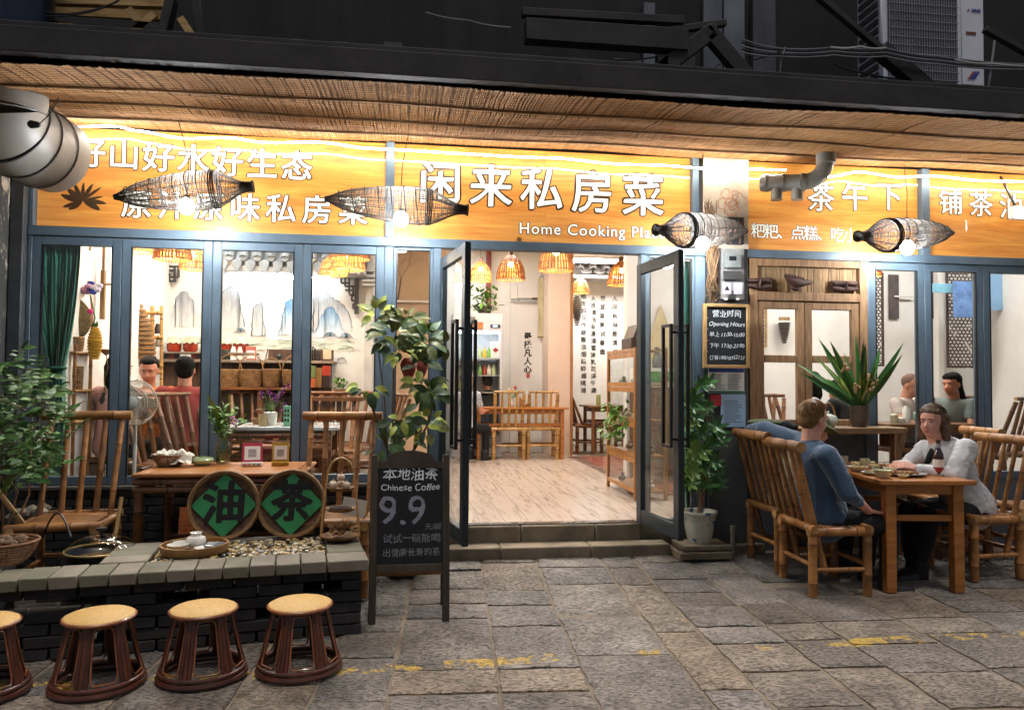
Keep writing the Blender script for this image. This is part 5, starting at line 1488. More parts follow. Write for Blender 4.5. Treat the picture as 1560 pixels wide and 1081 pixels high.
for k in range(6): MB().poly([(0, 0), (.02, .03), (0, .07), (-.01, .03)], .002, Matrix.Translation((0, 0, .24)) @ Matrix.Rotation(k, 4, 'Z') @ Matrix.Rotation(1.1, 4, 'X')).build('leaf', mat('bag_leaf', '#3b6a33'), t)
t = thing('wooden_yoke_pole', 'long brown wooden tool hanging upright on the left wall', 'tool', W(157, 440, .95))
MB().b2(Vector((0, 0, 0)) - Vector((.018, .02, .26)), Vector((.018, .02, .16))).build('blade', WOODS, t, bevel=.004); MB().beam((0, 0, .16), (0, 0, .36), .02, .02).build('shaft', WOODB, t); MB().beam((.0, 0, .04), (.09, 0, .04), .015, .015).build('peg', WOODB, t)
t = thing('dried_lotus_pod', 'single dried lotus pod on a thin curved stem by the left wall', 'dried flower', W(160, 600, .8))
MB().tube([(0, 0, 0), (-.01, 0, .12), (.02, 0, .22), (0, 0, .33)], .004, 6).build('stem', WOODB, t); MB().lathe([(.005, .32), (.04, .35), (.05, .37), (.03, .375), (.001, .375)], 12).build('pod', mat('pod', '#8a5d45', rough=.8), t)
MB().lathe([(.001, -.1), (.03, -.1), (.045, -.05), (.02, .0), (.025, .01)], 12).build('vase', BLK, t)

# ---- bamboo shelf on the left wall (2nd panel)
t = thing('bamboo_shelf', 'bamboo shelf unit crowded with jars and trinkets behind the boy in orange', 'shelf', W(222, 570, 2.2))
for px in (196, 232, 246):
 MB().bamboo(W(px, 640, 2.2), W(px, 466, 2.2), .022 if px == 232 else .016, 4).build('upright', BAML, t, world=True)
for py in (476, 513, 556, 566):
 MB().bamboo(W(194, py, 2.18), W(248, py + 1, 2.18), .02, 3).build('cross_pole', BAML, t, world=True)
for k, (px, py, c) in enumerate(((201, 500, '#4a4642'), (210, 500, '#b9b2a5'), (240, 500, '#2c2b2c'), (241, 520, '#9a9184'), (200, 548, '#cfc9bb'), (206, 549, '#3c4640'), (213, 546, '#7d5540'), (202, 530, '#3c2c26'))):
 p = W(px, py + 8, 2.3)
 MB().lathe([(.001, 0), (.03, 0), (.034, .05), (.02, .08), (.02, .1), (.001, .1)], 12, Matrix.Translation(p)).build('trinket_jar', mat('jar' + str(k), c, rough=.35), None, label=f"small {('dark grey','cream','black','grey beige','white','dark green','brown','dark brown')[k]} jar on the bamboo shelf, {('top left','top middle','top right','right of the pole','bottom left','bottom, second','bottom, third','middle left')[k]}", cat='jar', group='trinkets on the bamboo shelf')
t = thing('woven_quiver', 'long brown woven basket scoop hanging on the bamboo shelf', 'basket', W(215, 520, 2.05))
b = MB()
for k in range(14):
 f = k / 13; p = W(200 + 24 * f, 452 + 92 * f, 2.05)
 b.tube([p + Vector(((.05 + .06 * math.sin(PI * f * .9)) * math.cos(q), .03 * math.sin(q), 0)) for q in [2 * PI * j / 12 for j in range(12)]], .022, 5, closed=True)
b.build('woven_body', BSK, t, world=True)
for i, (x0, x1) in enumerate(((199, 204), (206, 210))):
 t = panel('ink_scroll', ('left', 'right')[i] + ' one of two narrow black ink scrolls on the left wall', 'scroll', x0, 412, x1, 462, 2.5 + .1 * i, .01, mat('ink_wash', '#55575a', '#1f2022', scale=14, rough=.8), group='narrow ink scrolls')
panel('blue_notice', 'small blue notice plate on the wall left of the mural', 'notice', 217, 431, 226, 441, 2.8, .01, BL)
MB().b2((W(243, 400, 2.9).x, 2.86, .3), (W(248, 400, 2.9).x, 2.94, W(243, 400, 2.9).z + .1)).build('grey_wall_post', mat('dark_grey_post', '#55585c', rough=.6), bld, world=True)

# ---- fridge, plant, white panelled wall with vertical writing
Yf_ = 5.3
fa, fb = W(690, 476, Yf_), W(766, 476, Yf_)
fr_ = thing('display_fridge', 'tall white display fridge with lit glass door beyond the entrance', 'fridge', ((fa.x + fb.x) / 2, Yf_ + .25, .275))
z1 = fa.z
MB().b2((fa.x, Yf_, W(700, 503, Yf_).z), (fb.x, Yf_ + .5, z1)).build('top_panel', mat('fridge_white', '#c4c2c6', '#b5b3b8', rough=.4, rv=0), fr_, world=True, bevel=.006)
for x0, x1 in ((fa.x, fa.x + .03), (fb.x - .035, fb.x)): MB().b2((x0, Yf_, .28), (x1, Yf_ + .5, W(700, 504, Yf_).z)).build('side_wall', MC['fridge_white'], fr_, world=True)
MB().b2((fa.x + .03, Yf_ + .44, .28), (fb.x - .035, Yf_ + .5, W(700, 504, Yf_).z)).build('back_wall', MC['fridge_white'], fr_, world=True)
MB().b2((fa.x + .03, Yf_ + .02, .28), (fb.x - .035, Yf_ + .44, .6)).build('base', MC['fridge_white'], fr_, world=True)
MB().box(((fa.x + fb.x) / 2, Yf_ + .06, W(700, 506, Yf_).z), (fb.x - fa.x - .1, .03, .02)).build('inner_tube_light', emit('fridge_light', (.8, .93, 1), 14), fr_, world=True)
for k in range(3):
 z_ = W(700, 545 + k * 26, Yf_).z
 MB().b2((fa.x + .031, Yf_ + .05, z_ - .01), (fb.x - .036, Yf_ + .42, z_)).build('shelf', CERW, fr_, world=True)
MB().b2((fa.x + .03, Yf_ - .005, .6), (fb.x - .035, Yf_ - .001, W(700, 504, Yf_).z)).build('glass_door', GLASS, fr_, world=True)
panel('temperature_display', None, None, 747, 494, 762, 499, Yf_ - .012, .01, BLK, fr_)
panel('lit_digits', None, None, 751, 495.5, 758, 497.5, Yf_ - .014, .001, emit('digit_blue', (.3, .45, 1), 3), fr_)
panel('sticker', None, None, 716, 490, 736, 501, Yf_ - .008, .007, mat('sticker_orange', '#bd7a45', rough=.5), fr_)
panel('sticker', None, None, 716, 482, 724, 488, Yf_ - .008, .007, mat('sticker_grey', '#6b6b6b', rough=.5), fr_)
kk = 0
for row, (py, n_) in enumerate(((545, 5), (571, 4))):
 for i in range(n_):
  p = W(731 + i * 7, py, Yf_ + .15)
  c = ('#b8c08a', '#c9a23c', '#7fae58', '#a43a2a', '#d8d2c0')[(i + row * 2) % 5]
  MB().lathe([(.001, 0), (.032, 0), (.034, .09), (.014, .13), (.014, .155), (.001, .155)], 12, Matrix.Translation(p + Vector((0, 0, .002)))).build('bottle', mat('drink' + str((i + row * 2) % 5), c, rough=.2), None, label=('pale green', 'yellow', 'green', 'red', 'cream')[(i + row * 2) % 5] + f" drink bottle in the fridge, {('first','second','third','fourth','fifth')[i]} on the {('upper','lower')[row]} shelf", cat='bottle', group='drink bottles in the display fridge')
panel('drink_box', 'white drink box with a red diamond in the fridge', 'box', 748, 520, 762, 545, Yf_ + .08, .1, PAPER)
q = W(755, 533, Yf_ + .078); MB().poly([(-.05, 0), (0, -.04), (.05, 0), (0, .04)], .001, face_at(q)).build('red_diamond_print', RED, bpy.data.objects['drink_box'], world=True)
Yw = 6.19
wp = thing('white_sliding_doors', 'white panelled doors with vertical black characters and a red seal beyond the entrance', 'door', W(800, 690, Yw))
for (x0, x1) in ((778, 788), (789, 834)):
 for (y0, y1) in ((380, 455), (463, 690)):
  panel('door_panel', None, None, x0, y0, x1, y1, Yw - .03, .025, WHITEW, wp, bevel=.004)
MB().beam(W(779, 457, Yw - .08), W(819, 458, Yw - .08), .03, .03).build('closer_arm', mat('closer_grey', '#b8bdc0', rough=.3, metal=.6), wp, world=True)
panel('name_plate', None, None, 811, 453, 819, 456, Yw - .05, .02, mat('plate_brown', '#6d3a33'), wp)
for i, ch in enumerate('最抚凡人心'):
 lettering(ch, face_at(W(804, 513 + i * 12.6, Yw - .032)), .13, INK, wp, 'brush_character', bold=.004, jit=.004, jsc=30)
panel('red_seal', None, None, 802, 569, 807, 575.5, Yw - .036, .004, mat('seal_red', '#c0503f'), wp)
sc_ = thing('hanging_scroll', 'narrow cream bamboo scroll hanging on the wall right of the vertical characters', 'scroll', W(824, 512, 6.1))
panel('scroll_sheet', None, None, 820, 424, 829, 513, 6.08, .01, mat('scroll_cream', '#cdbf98', '#a39a74', scale=5, st=(3, 1, .5), rough=.7), sc_)
MB().tube([W(822, 424, 6.08), W(825.5, 419, 6.08), W(828, 424, 6.08)], .006, 4).build('hanger', BLK, sc_, world=True)
panel('scroll_rod', None, None, 819, 512, 830, 514, 6.07, .03, WOODB, sc_)
# calligraphy wall
Yc = 7.594
cw = thing('calligraphy', 'columns of black handwritten poem characters on the white wall beyond the entrance', 'calligraphy', W(920, 640, Yc))
for (px, y0, y1, s) in ((937, 455, 640, '人间有味是清欢'), (918, 455, 640, '蓼茸蒿笋试春盘'), (904, 455, 595, '入淮清洛渐漫漫雪沫乳花浮午盏'), (889, 452, 595, '细雨斜风作晓寒淡烟疏柳媚晴滩')):
 n = len(s)
 for i, ch in enumerate(s):
  y = y0 + (y1 - y0) * i / (n - 1) if n > 8 else y0 + i * 13.5
  lettering(ch, face_at(W(px + U(-.7, .7), y, Yc)), .105, INK, cw, 'brush_character', bold=.001, jit=.006, jsc=22)
t = thing('fish_trap_ornament', 'small grey fish trap ornament hanging at the edge of the calligraphy wall', 'ornament', W(879, 470, 6.9))
T = Matrix.Identity(4)
m = MB()
for k in range(14):
 f = k / 13; r_ = .075 * math.sin(PI * (.15 + .78 * f)) ** .8
 m.tube([(r_ * math.cos(q), r_ * math.sin(q), .22 - .5 * f) for q in [2 * PI * j / 14 for j in range(14)]], .016, 5, closed=True)
m.build('woven_body', SPL, t)
# next room's white light
# ---- glass cabinet inside the doorway
Cx0, Cx1 = 1.99, 2.16
cb0 = W(967, 700, 1.15); 
gc = thing('glass_display_cabinet', 'narrow wooden glass fronted cabinet of trinkets just inside the entrance on the right', 'cabinet', (2.3, 1.65, .275))
cxL = W(924, 600, 2.05).x; cxR = W(967, 600, 1.15).x
CW_ = mat('cabinet_wood', '#a87436', '#86582a', scale=3, st=(6, 6, 1), rough=.4, coat=.2)
cz0, cz1 = .34, W(945, 531, 1.5).z
P0 = Vector((W(967, 700, 1.12).x, 1.12, 0)); P1 = Vector((W(924, 700, 2.12).x, 2.12, 0))
dd = (P1 - P0).normalized(); nn = Vector((dd.y, -dd.x, 0))
if nn.x < 0: nn = -nn
L_ = (P1 - P0).length
ang = math.atan2(dd.y, dd.x)
def cbox(u0, u1, v0, v1, z0, z1, m, name='frame_bar', bv=.002):
 c = P0 + dd * ((u0 + u1) / 2) + nn * ((v0 + v1) / 2) + Vector((0, 0, (z0 + z1) / 2))
 MB().box(c, (u1 - u0, v1 - v0, z1 - z0), ang).build(name, m, gc, bevel=bv, world=True)
for u in (0, L_ - .04):
 for v in (0, .30): cbox(u, u + .04, v, v + .03, .275, cz1, CW_, 'upright')
for z in [cz0 + (cz1 - cz0 - .04) * k / 4 for k in range(5)]:
 cbox(.041, L_ - .041, 0.001, .03, z, z + (.04 if z < cz1 - .1 else .035), CW_, 'rail')
 cbox(.002, L_ - .002, .031, .299, z + .005, z + .02, CW_, 'shelf')
 if z > cz0 + .1: cbox(.05, L_ - .05, .004, .02, z - .055, z - .005, CW_, 'drawer_front')
cbox(.0, L_, .331, .335, cz0, cz1, GLASS, 'back_glass', 0)
cbox(.041, L_ - .041, .01, .014, cz0, cz1 - .04, GLASS, 'glass_front', 0)
random.seed(77)
for k in range(4):
 z = cz0 + (cz1 - cz0 - .04) * k / 4 + .021
 for j in range(5):
  c = P0 + dd * (.12 + .17 * j) + nn * U(.1, .22) + Vector((0, 0, z))
  cc = ('#b9b3a5', '#7b6a55', '#8e9a8a', '#d0c9b8', '#4f4640')[(j + k) % 5]
  MB().ell(c + Vector((0, 0, .03)), (.045, .04, .03), 10, 6, wob=.12).ell(c + Vector((.01, 0, .07)), (.02, .02, .02), 8, 6, wob=.1).build('trinket', mat('trinket' + str((j + k) % 5), cc, rough=.4), None, label=f"{('pale','brown','grey green','cream','dark')[(j+k)%5]} trinket on the {('bottom','second','third','top')[k]} shelf of the glass cabinet, {('nearest the door','second','middle','fourth','farthest')[j]}", cat='trinket', group='trinkets inside the glass cabinet')
t = thing('wooden_chest', 'small dark studded wooden chest on top of the glass cabinet', 'chest', P0 + dd * .45 + nn * .15 + Vector((0, 0, cz1 + .001)), rz=ang)
MB().box((0, 0, .055), (.34, .2, .11)).build('chest_base', mat('chest_brown', '#4f3d31', '#382a21', rough=.5), t, bevel=.005)
MB().box((0, .04, .17), (.34, .03, .15), Matrix.Rotation(.35, 3, 'X')).build('chest_lid', MC['chest_brown'], t, bevel=.005)
MB().box((0, -.105, .08), (.03, .01, .04)).build('latch', BLK, t)
# ---- right-hand room
Yr = 2.895
def lattice(label, px0, px1, py0, py1, Y, m, step=9):
 t = thing('carved_lattice_panel', label, 'lattice', W((px0 + px1) / 2, py1, Y))
 a, b = W(px0, py0, Y), W(px1, py1, Y)
 fw = .025
 for p, q in (((a.x, Y - .02, b.z), (a.x + fw, Y, a.z)), ((b.x - fw, Y - .02, b.z), (b.x, Y, a.z)), ((a.x + fw, Y - .02, a.z - fw), (b.x - fw, Y, a.z)), ((a.x + fw, Y - .02, b.z), (b.x - fw, Y, b.z + fw))):
  MB().b2(p, q).build('frame_bar', m, t, world=True)
 g = MB(); x = a.x + fw
 cs = step * (Y + 5.9) / 1150
 z = b.z + fw
 j = 0
 while z < a.z - fw:
  x = a.x + fw + (cs / 2 if j % 2 else 0)
  while x < b.x - fw:
   if rnd() < .86: g.tube([(min(x + cs * .55 * math.cos(q), b.x - .01), Y - .01, z + cs * .55 * math.sin(q)) for q in [2 * PI * k / 6 for k in range(6)]], cs * .14, 4, closed=True)
   x += cs
  z += cs * .8; j += 1
 g.build('carved_fretwork', m, t, world=True, kind='stuff')
 return t
LAT = mat('lattice_brown', '#4b332c', '#33221d', scale=6, rough=.7)
lattice('dark carved lattice panel at the left of the first blue framed window', 1324, 1346, 415, 558, Yr - .3, LAT, 6)
lattice('dark carved lattice panel in the middle blue framed window', 1440, 1484, 410, 560, Yr - .4, LAT, 7)
lattice('pale carved lattice panel on the wall inside the wooden window', 1148, 1168, 462, 529, Yr - .05, mat('lattice_tan', '#a58a5e', '#7d6339', scale=6, rough=.6), 4)
for i, (x0, x1, y0, y1) in enumerate(((1355, 1370, 418, 485), (1416, 1429, 412, 485))):
 t = thing('hanging_plaque', ('tall dark plaque with a white bracket on the wall by the first lattice', 'tall dark plaque near the middle lattice, crossed by a blue band')[i], 'plaque', W(x0, y1, Yr))
 panel('plaque_board', None, None, x0, y0, x1, y1, Yr - .03, .025, mat('plaque', '#4f4442', '#3a3130', scale=8, rough=.6, bump=.4), t)
 if i == 0: panel('white_bracket', None, None, 1364, 450, 1394, 453, Yr - .06, .02, CERW, t)
panel('wall_pillar', 'bright white pillar face between the plaque and the middle lattice', 'pillar', 1429, 405, 1440, 640, Yr - .12, .1, WHITEW)
t = thing('blue_shop_banner', 'blue printed banner hanging behind the middle and right windows', 'banner', W(1450, 480, 2.3))
panel('banner_sheet', None, None, 1452, 428, 1485, 484, 2.3, .008, mat('banner_blue', '#6c93c9', '#4b6796', scale=8, rough=.6), t)
panel('banner_strip', None, None, 1414, 431, 1452, 446, 2.36, .008, mat('banner_teal', '#7fb4c9', '#6597ab', scale=8, rough=.6), t)
panel('pale_blue_poster', 'pale blue poster at the top of the right edge window', 'poster', 1504, 410, 1600, 474, 2.5, .01, mat('poster_sky', '#9fc4e4', '#86b0d8', scale=2, rough=.5))
t = thing('wall_pocket_ornament', 'small grey woven ornament hanging on the wall inside the wooden window', 'ornament', W(1195, 510, Yr - .08))
m = MB()
for k in range(10):
 f = k / 9; r_ = .06 * (1 - f) ** .6
 m.tube([(r_ * math.cos(q), r_ * math.sin(q), .14 - .26 * f) for q in [2 * PI * j / 12 for j in range(12)]], .014, 5, closed=True)
m.build('woven_body', SPL, t); MB().box((0, 0, .2), (.13, .03, .04)).build('bracket', WOODS, t)
pb = thing('painted_bamboo', 'dark green bamboo leaves painted on the wall at the right edge', 'wall painting', W(1540, 560, Yr))
g = MB()
for k in range(150):
 c = W(1525 + U(-12, 40) , 500 + U(-25, 60), Yr - .004)
 a_ = R(U(200, 290)); L2 = U(.05, .11)
 d = Vector((math.cos(a_), 0, math.sin(a_)))
 n_ = Vector((-d.z, 0, d.x))
 g.add([c, c + d * L2 * .4 + n_ * .012, c + d * L2, c + d * L2 * .4 - n_ * .012], [(0, 1, 2, 3)])
g.build('painted_leaves', mat('painted_leaf', '#44564d', '#6a7a6f', scale=9, rough=.8), pb, world=True, kind='stuff')
# seen through the open right leaf: kite, mountain, green shelf
kt = thing('hanging_kite', 'cream diamond shaped cloth on the white wall seen through the right door leaf', 'kite', W(1010, 520, 2.85))
q = W(1006, 515, 2.88); MB().poly([(0, .42), (.22, -.15), (.05, -.55), (-.20, -.2)], .006, face_at(q)).build('kite_cloth', mat('kite_cream', '#c8b48c', '#b5a078', rough=.8), kt, world=True)
MB().poly([(.16, .22), (.22, .18), (.30, -.12), (.28, -.16)], .004, face_at(q - Vector((0, .01, 0)))).build('grey_feather', mat('feather_grey', '#59605f', rough=.8), kt, world=True)
gs = thing('side_counter', 'white and green fronted counter behind the open right door leaf', 'counter', W(1010, 640, 2.4))
a, b = W(975, 560, 2.4), W(1056, 582, 2.4)
MB().b2((a.x, 2.4, .28), (b.x, 2.8, b.z - .06)).build('counter_body', mat('dark_plank', '#54392a'), gs, world=True); MB().b2((a.x, 2.39, b.z - .058), (b.x, 2.8, a.z)).build('white_front', PAPER, gs, world=True)
MB().b2((a.x, 2.38, b.z), (b.x, 2.389, a.z - .04)).build('green_strip', mat('green_strip_m', '#2f9a50', rough=.4), gs, world=True)
for k, px in enumerate((982, 1003, 1030)):
 MB().lathe([(.001, 0), (.05, 0), (.06, .1), (.03, .2), (.03, .24), (.001, .24)], 14, Matrix.Translation(Vector((W(px, 560, 2.5).x, 2.55, a.z + .001)))).build('jar', mat('shop_jar' + str(k), ('#d0cabb', '#51585c', '#8b8064')[k], rough=.3), None, label=('cream', 'dark grey', 'olive')[k] + ' jar on the counter behind the open right door leaf', cat='jar')
# ================================================================ BAMBOO CHAIRS, TABLES, STOOLS
random.seed(41)
def make_chair(m, w=.46, d=.42, sh=.45, h=1.08, lean=.17, rail=.026, nslat=3, rr_=.019, label='', splay=0, wide_rail=True, lr=.029, sr=.020):
 t = thing('bamboo_chair', label, 'chair', (0, 0, 0))
 hx, hy = w / 2, d / 2
 for sx in (-1, 1):
  MB().bamboo((sx * hx, hy, 0), (sx * hx, hy, sh), lr, 2).build('leg', m, t)
  MB().bamboo((sx * hx, -hy, 0), (sx * hx, -hy, sh), lr, 2).build('leg', m, t)
  MB().bamboo((sx * (hx - .02), -hy + .10, sh - .30 if splay < 0 else sh - .02), (sx * (hx - .01), -hy - lean, h - .03), rr_, 2).build('back_post', m, t)
  MB().bamboo((sx * hx, -hy - .03, sh - .02), (sx * hx, hy + .03, sh - .02), lr, 2).build('seat_rail', m, t)
  MB().bamboo((sx * hx, -hy, .17), (sx * hx, hy, .17), .016, 1).build('stretcher', m, t)
 for sy in (-1, 1):
  MB().bamboo((-hx - .035, sy * hy, sh), (hx + .035, sy * hy, sh), lr * .9, 2).build('seat_rail', m, t)
  MB().bamboo((-hx, sy * hy, .20), (hx, sy * hy, .20), .016, 1).build('stretcher', m, t)
 ext = .05 if wide_rail else .0
 MB().bamboo((-hx - ext, -hy - lean, h), (hx + ext, -hy - lean, h), rail, 2, n=12).build('top_rail', m, t)
 for k in range(nslat):
  f = (k + 1) / (nslat + 1) - .5
  MB().bamboo((f * w * .9, -hy + .03, sh), (f * w * 1.02, -hy - lean, h - .02), sr, 1).build('back_slat', m, t)
 n = 7
 for k in range(n):
  y = -hy + .05 + (d - .1) * k / (n - 1)
  MB().box((0, y, sh + .004), (w - .05, (d - .1) / (n - 1) - .006, .014)).build('seat_slat', m[0], t, bevel=.002)
 return t
cl_, cr_ = W(97, 640, -.42), W(204, 640, -.42)
ch0 = make_chair(BAM, w=.46, d=.5, sh=.47, h=1.12, lean=.12, rail=.031, nslat=3, label='large orange bamboo chair by the green curtain, left of the tea table')
def place_root(o, x, y, z, rz):
 o.location = (x, y, z); o.rotation_euler = (0, 0, rz); RM[o.name] = Matrix.Translation((x, y, z)) @ Matrix.Rotation(rz, 4, 'Z')
a = W(150, 638, -.30)
place_root(ch0, a.x - .02, -.70, gz(-.7), PI + R(6))
b = W(518, 636, -.36)
chb = dup(ch0, (b.x, -.72, gz(-.7)), PI - R(3), 'large orange bamboo chair between the tea table and the chalkboard')
# right-hand outdoor chairs
chr0 = make_chair(BAM, w=.42, d=.38, sh=.44, h=.98, lean=.10, rail=.036, nslat=3, rr_=.020, splay=-1, lr=.030, sr=.016, label='bamboo chair with a sloping back, occupied by the man in the blue top')
place_root(chr0, 2.86, -1.00, 0.004, -PI / 2 - R(2))
dup(chr0, (2.86, -.50, gz(-.5)), -PI / 2 + R(1), 'bamboo chair with a sloping back, behind the man in blue and nearest the pillar')
dup(chr0, (4.16, -.80, gz(-.8)), PI / 2 + R(4), 'bamboo chair under the woman in the white shirt')
dup(chr0, (4.35, -.28, gz(-.3)), PI / 2 - R(8), 'bamboo chair behind the woman, its top rail just showing past her hair')
dup(chr0, (4.80, -.62, gz(-.6)), PI / 2 + R(-6), 'empty bamboo chair at the right edge of the picture')
G_ = 'bamboo chairs on the terrace'
for o in (ch0, chb, chr0): o['group'] = G_
for o in COL.objects:
 if o.name.startswith('bamboo_chair'): o['group'] = G_
# indoor chairs: pale with short top rail
chp = make_chair(BAML, w=.44, d=.40, sh=.44, h=.98, lean=.06, rail=.016, nslat=3, rr_=.026, label='pale bamboo chair seen from behind in the doorway, left of the pair', wide_rail=False)
def at_floor(px, py): p = G(px, py, .27); return p
p = at_floor(775, 700); place_root(chp, p.x, p.y + .2, .271, 0)
GI = 'bamboo chairs inside the restaurant'
chp['group'] = GI
p = at_floor(829, 700); dup(chp, (p.x, p.y + .28, .271), R(-2), 'pale bamboo chair seen from behind in the doorway, right of the pair', GI)
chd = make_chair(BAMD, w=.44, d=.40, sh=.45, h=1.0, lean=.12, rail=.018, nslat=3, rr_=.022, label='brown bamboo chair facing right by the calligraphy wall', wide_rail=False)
chd['group'] = GI
p = at_floor(893, 688); place_root(chd, p.x, p.y, .271, -PI / 2)
p = at_floor(932, 688); dup(chd, (p.x + .3, p.y - .1, .271), PI / 2, 'brown bamboo chair half hidden behind the glass cabinet', GI)
p = at_floor(750, 668); dup(chd, (p.x, p.y - .2, .271), PI, 'brown bamboo chair at the far side of the doorway table', GI)
p = at_floor(835, 662); dup(chd, (p.x - .15, p.y - .4, .271), PI, 'brown bamboo chair at the far right corner of the doorway table', GI)
# left dining room chairs with slanting backs
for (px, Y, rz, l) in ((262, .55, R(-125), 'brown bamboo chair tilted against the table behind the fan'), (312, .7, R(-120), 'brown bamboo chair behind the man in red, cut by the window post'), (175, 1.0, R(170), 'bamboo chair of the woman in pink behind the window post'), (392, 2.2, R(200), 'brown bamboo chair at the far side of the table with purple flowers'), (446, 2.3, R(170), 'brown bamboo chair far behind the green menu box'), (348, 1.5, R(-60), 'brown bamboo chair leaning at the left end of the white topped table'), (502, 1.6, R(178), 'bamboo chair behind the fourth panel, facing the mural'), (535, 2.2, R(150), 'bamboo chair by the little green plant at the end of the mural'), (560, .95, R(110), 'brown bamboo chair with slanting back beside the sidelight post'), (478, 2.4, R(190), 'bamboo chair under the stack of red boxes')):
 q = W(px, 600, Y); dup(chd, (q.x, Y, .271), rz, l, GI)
# right room chairs
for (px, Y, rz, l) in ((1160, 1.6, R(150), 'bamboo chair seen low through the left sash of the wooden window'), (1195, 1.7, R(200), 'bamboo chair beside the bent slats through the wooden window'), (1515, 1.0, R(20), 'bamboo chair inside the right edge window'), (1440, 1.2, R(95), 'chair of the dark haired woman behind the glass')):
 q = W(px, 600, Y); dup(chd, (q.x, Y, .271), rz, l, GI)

# tea table on the left
TB = thing('bamboo_tea_table', 'orange bamboo table outside the left windows with basket, vase and cards on it', 'table', (0, 0, 0))
tz = .80
fl_, fr2 = G(193, 724, tz), G(465, 718, tz); bk = G(214, 706, tz)
tx0, tx1 = fl_.x, fr2.x; ty0, ty1 = (fl_.y + fr2.y) / 2, -.14
def tb(a, b, m=WOODO, n='board', bv=.003): MB().b2(a, b).build(n, m, TB, bevel=bv)
n = 6
for k in range(n):
 y0 = ty0 + .06 + (ty1 - ty0 - .12) * k / n; y1 = ty0 + .06 + (ty1 - ty0 - .12) * (k + 1) / n
 tb((tx0 + .07, y0 + .001, tz - .018), (tx1 - .07, y1 - .001, tz - .003), n='top_slat')
for y in (ty0 + .03, ty1 - .03): MB().box(((tx0 + tx1) / 2, y, tz - .012), (tx1 - tx0, .058, .024)).build('top_edge', WOODO, TB, bevel=.008)
for x in (tx0 + .033, tx1 - .033): MB().box((x, (ty0 + ty1) / 2, tz - .012), (.066, ty1 - ty0 - .118, .0235)).build('top_edge', WOODO, TB, bevel=.008)
for z, r_ in ((tz - .055, .022), (tz - .105, .022)):
 for y in (ty0 + .03, ty1 - .03): MB().bamboo((tx0 + .01, y, z), (tx1 - .01, y, z), r_, 3, 12).build('apron_pole', BAMD, TB)
 for x in (tx0 + .03, tx1 - .03): MB().bamboo((x, ty0 + .03, z), (x, ty1 - .03, z), r_, 2, 12).build('apron_pole', BAMD, TB)
for x in (tx0 + .04, tx1 - .04):
 for y in (ty0 + .04, ty1 - .04): MB().bamboo((x, y, gz(y)), (x, y, tz - .12), .03, 2, 12).build('leg', BAMD, TB)
for y in (ty0 + .04, ty1 - .04): MB().bamboo((tx0 + .04, y, .28), (tx1 - .04, y, .28), .02, 3).build('stretcher', BAMD, TB)
for z in (tz - .17, tz - .2): MB().bamboo((tx0 + .07, ty1 - .05, z), (tx1 - .05, ty1 - .05, z), .009, 4).build('thin_pole', BAML, TB)

def on_table(px, py, z=tz): q = G(px, py, z); q.z = z + .001; return q
cbk = wicker_basket('woven basket holding folded white napkins at the left end of the tea table', on_table(259, 709), .115, .065, .075, False, m=mat('wicker_brown', '#8a5c34', '#5a371b', scale=20, rough=.6))
cloth = thing('folded_napkins', 'crumpled white napkins piled in the woven basket', 'napkins', on_table(261, 709) + Vector((0, 0, .05)))
NAP = mat('napkin', '#ddd8c8', '#cdc6b3', scale=4, rough=.95)
for i in range(4):
 m = MB(); n = 9; vs = []
 cx_, cy_ = (-.06, .0, .06, .09)[i], (0, .03, -.01, -.05)[i]
 for a in range(n):
  for b_ in range(n):
   u, v = a / (n - 1) - .5, b_ / (n - 1) - .5
   q = Vector((u * 3 + i * 7, v * 3, i))
   vs.append((cx_ + u * .13, cy_ + v * .12, .05 * (1 - abs(u) * 1.5) * (1 - abs(v)) + .035 * noise.noise(q * 2) + .012 + (-.05 if i == 3 and v < -.2 else 0)))
 m.add(vs, [(a * n + b_, a * n + b_ + 1, (a + 1) * n + b_ + 1, (a + 1) * n + b_) for a in range(n - 1) for b_ in range(n - 1)])
 m.build('napkin', NAP, cloth)
q = on_table(308, 708)
MB().lathe([(.001, .003), (.05, .003), (.075, .015), (.082, .035), (.07, .052), (.055, .055), (.05, .045), (.06, .03), (.04, .014), (.001, .012)], 28, Matrix.Translation(q)).build('ashtray', CERG, None, label='round pale green ceramic ashtray on the tea table', cat='ashtray')
vz = thing('glass_vase', 'clear glass vase of cut greenery in the middle of the tea table', 'vase', on_table(339, 706))
MB().lathe([(.001, .004), (.045, .004), (.05, .02), (.052, .10), (.05, .14), (.035, .165), (.035, .18), (.042, .19), (.04, .19), (.032, .18), (.032, .165), (.047, .138), (.048, .02), (.001, .01)], 24).build('vase_glass', thin_glass('vase_glass_m', tint=(.86, .88, .78), k=2.2), vz)
MB().lathe([(.001, .012), (.046, .012), (.047, .09), (.001, .09)], 20).build('water', thin_glass('water_m', tint=(.75, .74, .55), k=.6), vz)
LG = mat('fresh_leaf', '#5f8f2c', '#3c6a1c', scale=6, rough=.45, rv=.3); LY = mat('yellow_green_leaf', '#a3ad3c', '#6d8a2c', scale=8, rough=.45, rv=.2)
def leaf_mesh(L, w, m, fold=.25, curl=.15, name='leaf', n=5):
 vs = []; 
 for k in range(n + 1):
  f = k / n; ww = w * math.sin(PI * min(1, f * .92 + .08)) ** .8 * (1 - f * .3)
  if k == n: ww = .0005
  z = -curl * L * f * f
  vs += [(-ww, f * L, z + ww * fold), (0, f * L, z), (ww, f * L, z + ww * fold)]
 fs = []
 for k in range(n):
  a = k * 3; fs += [(a, a + 1, a + 4, a + 3), (a + 1, a + 2, a + 5, a + 4)]
 return MB().add(vs, fs).mesh(name, m, angle=80)
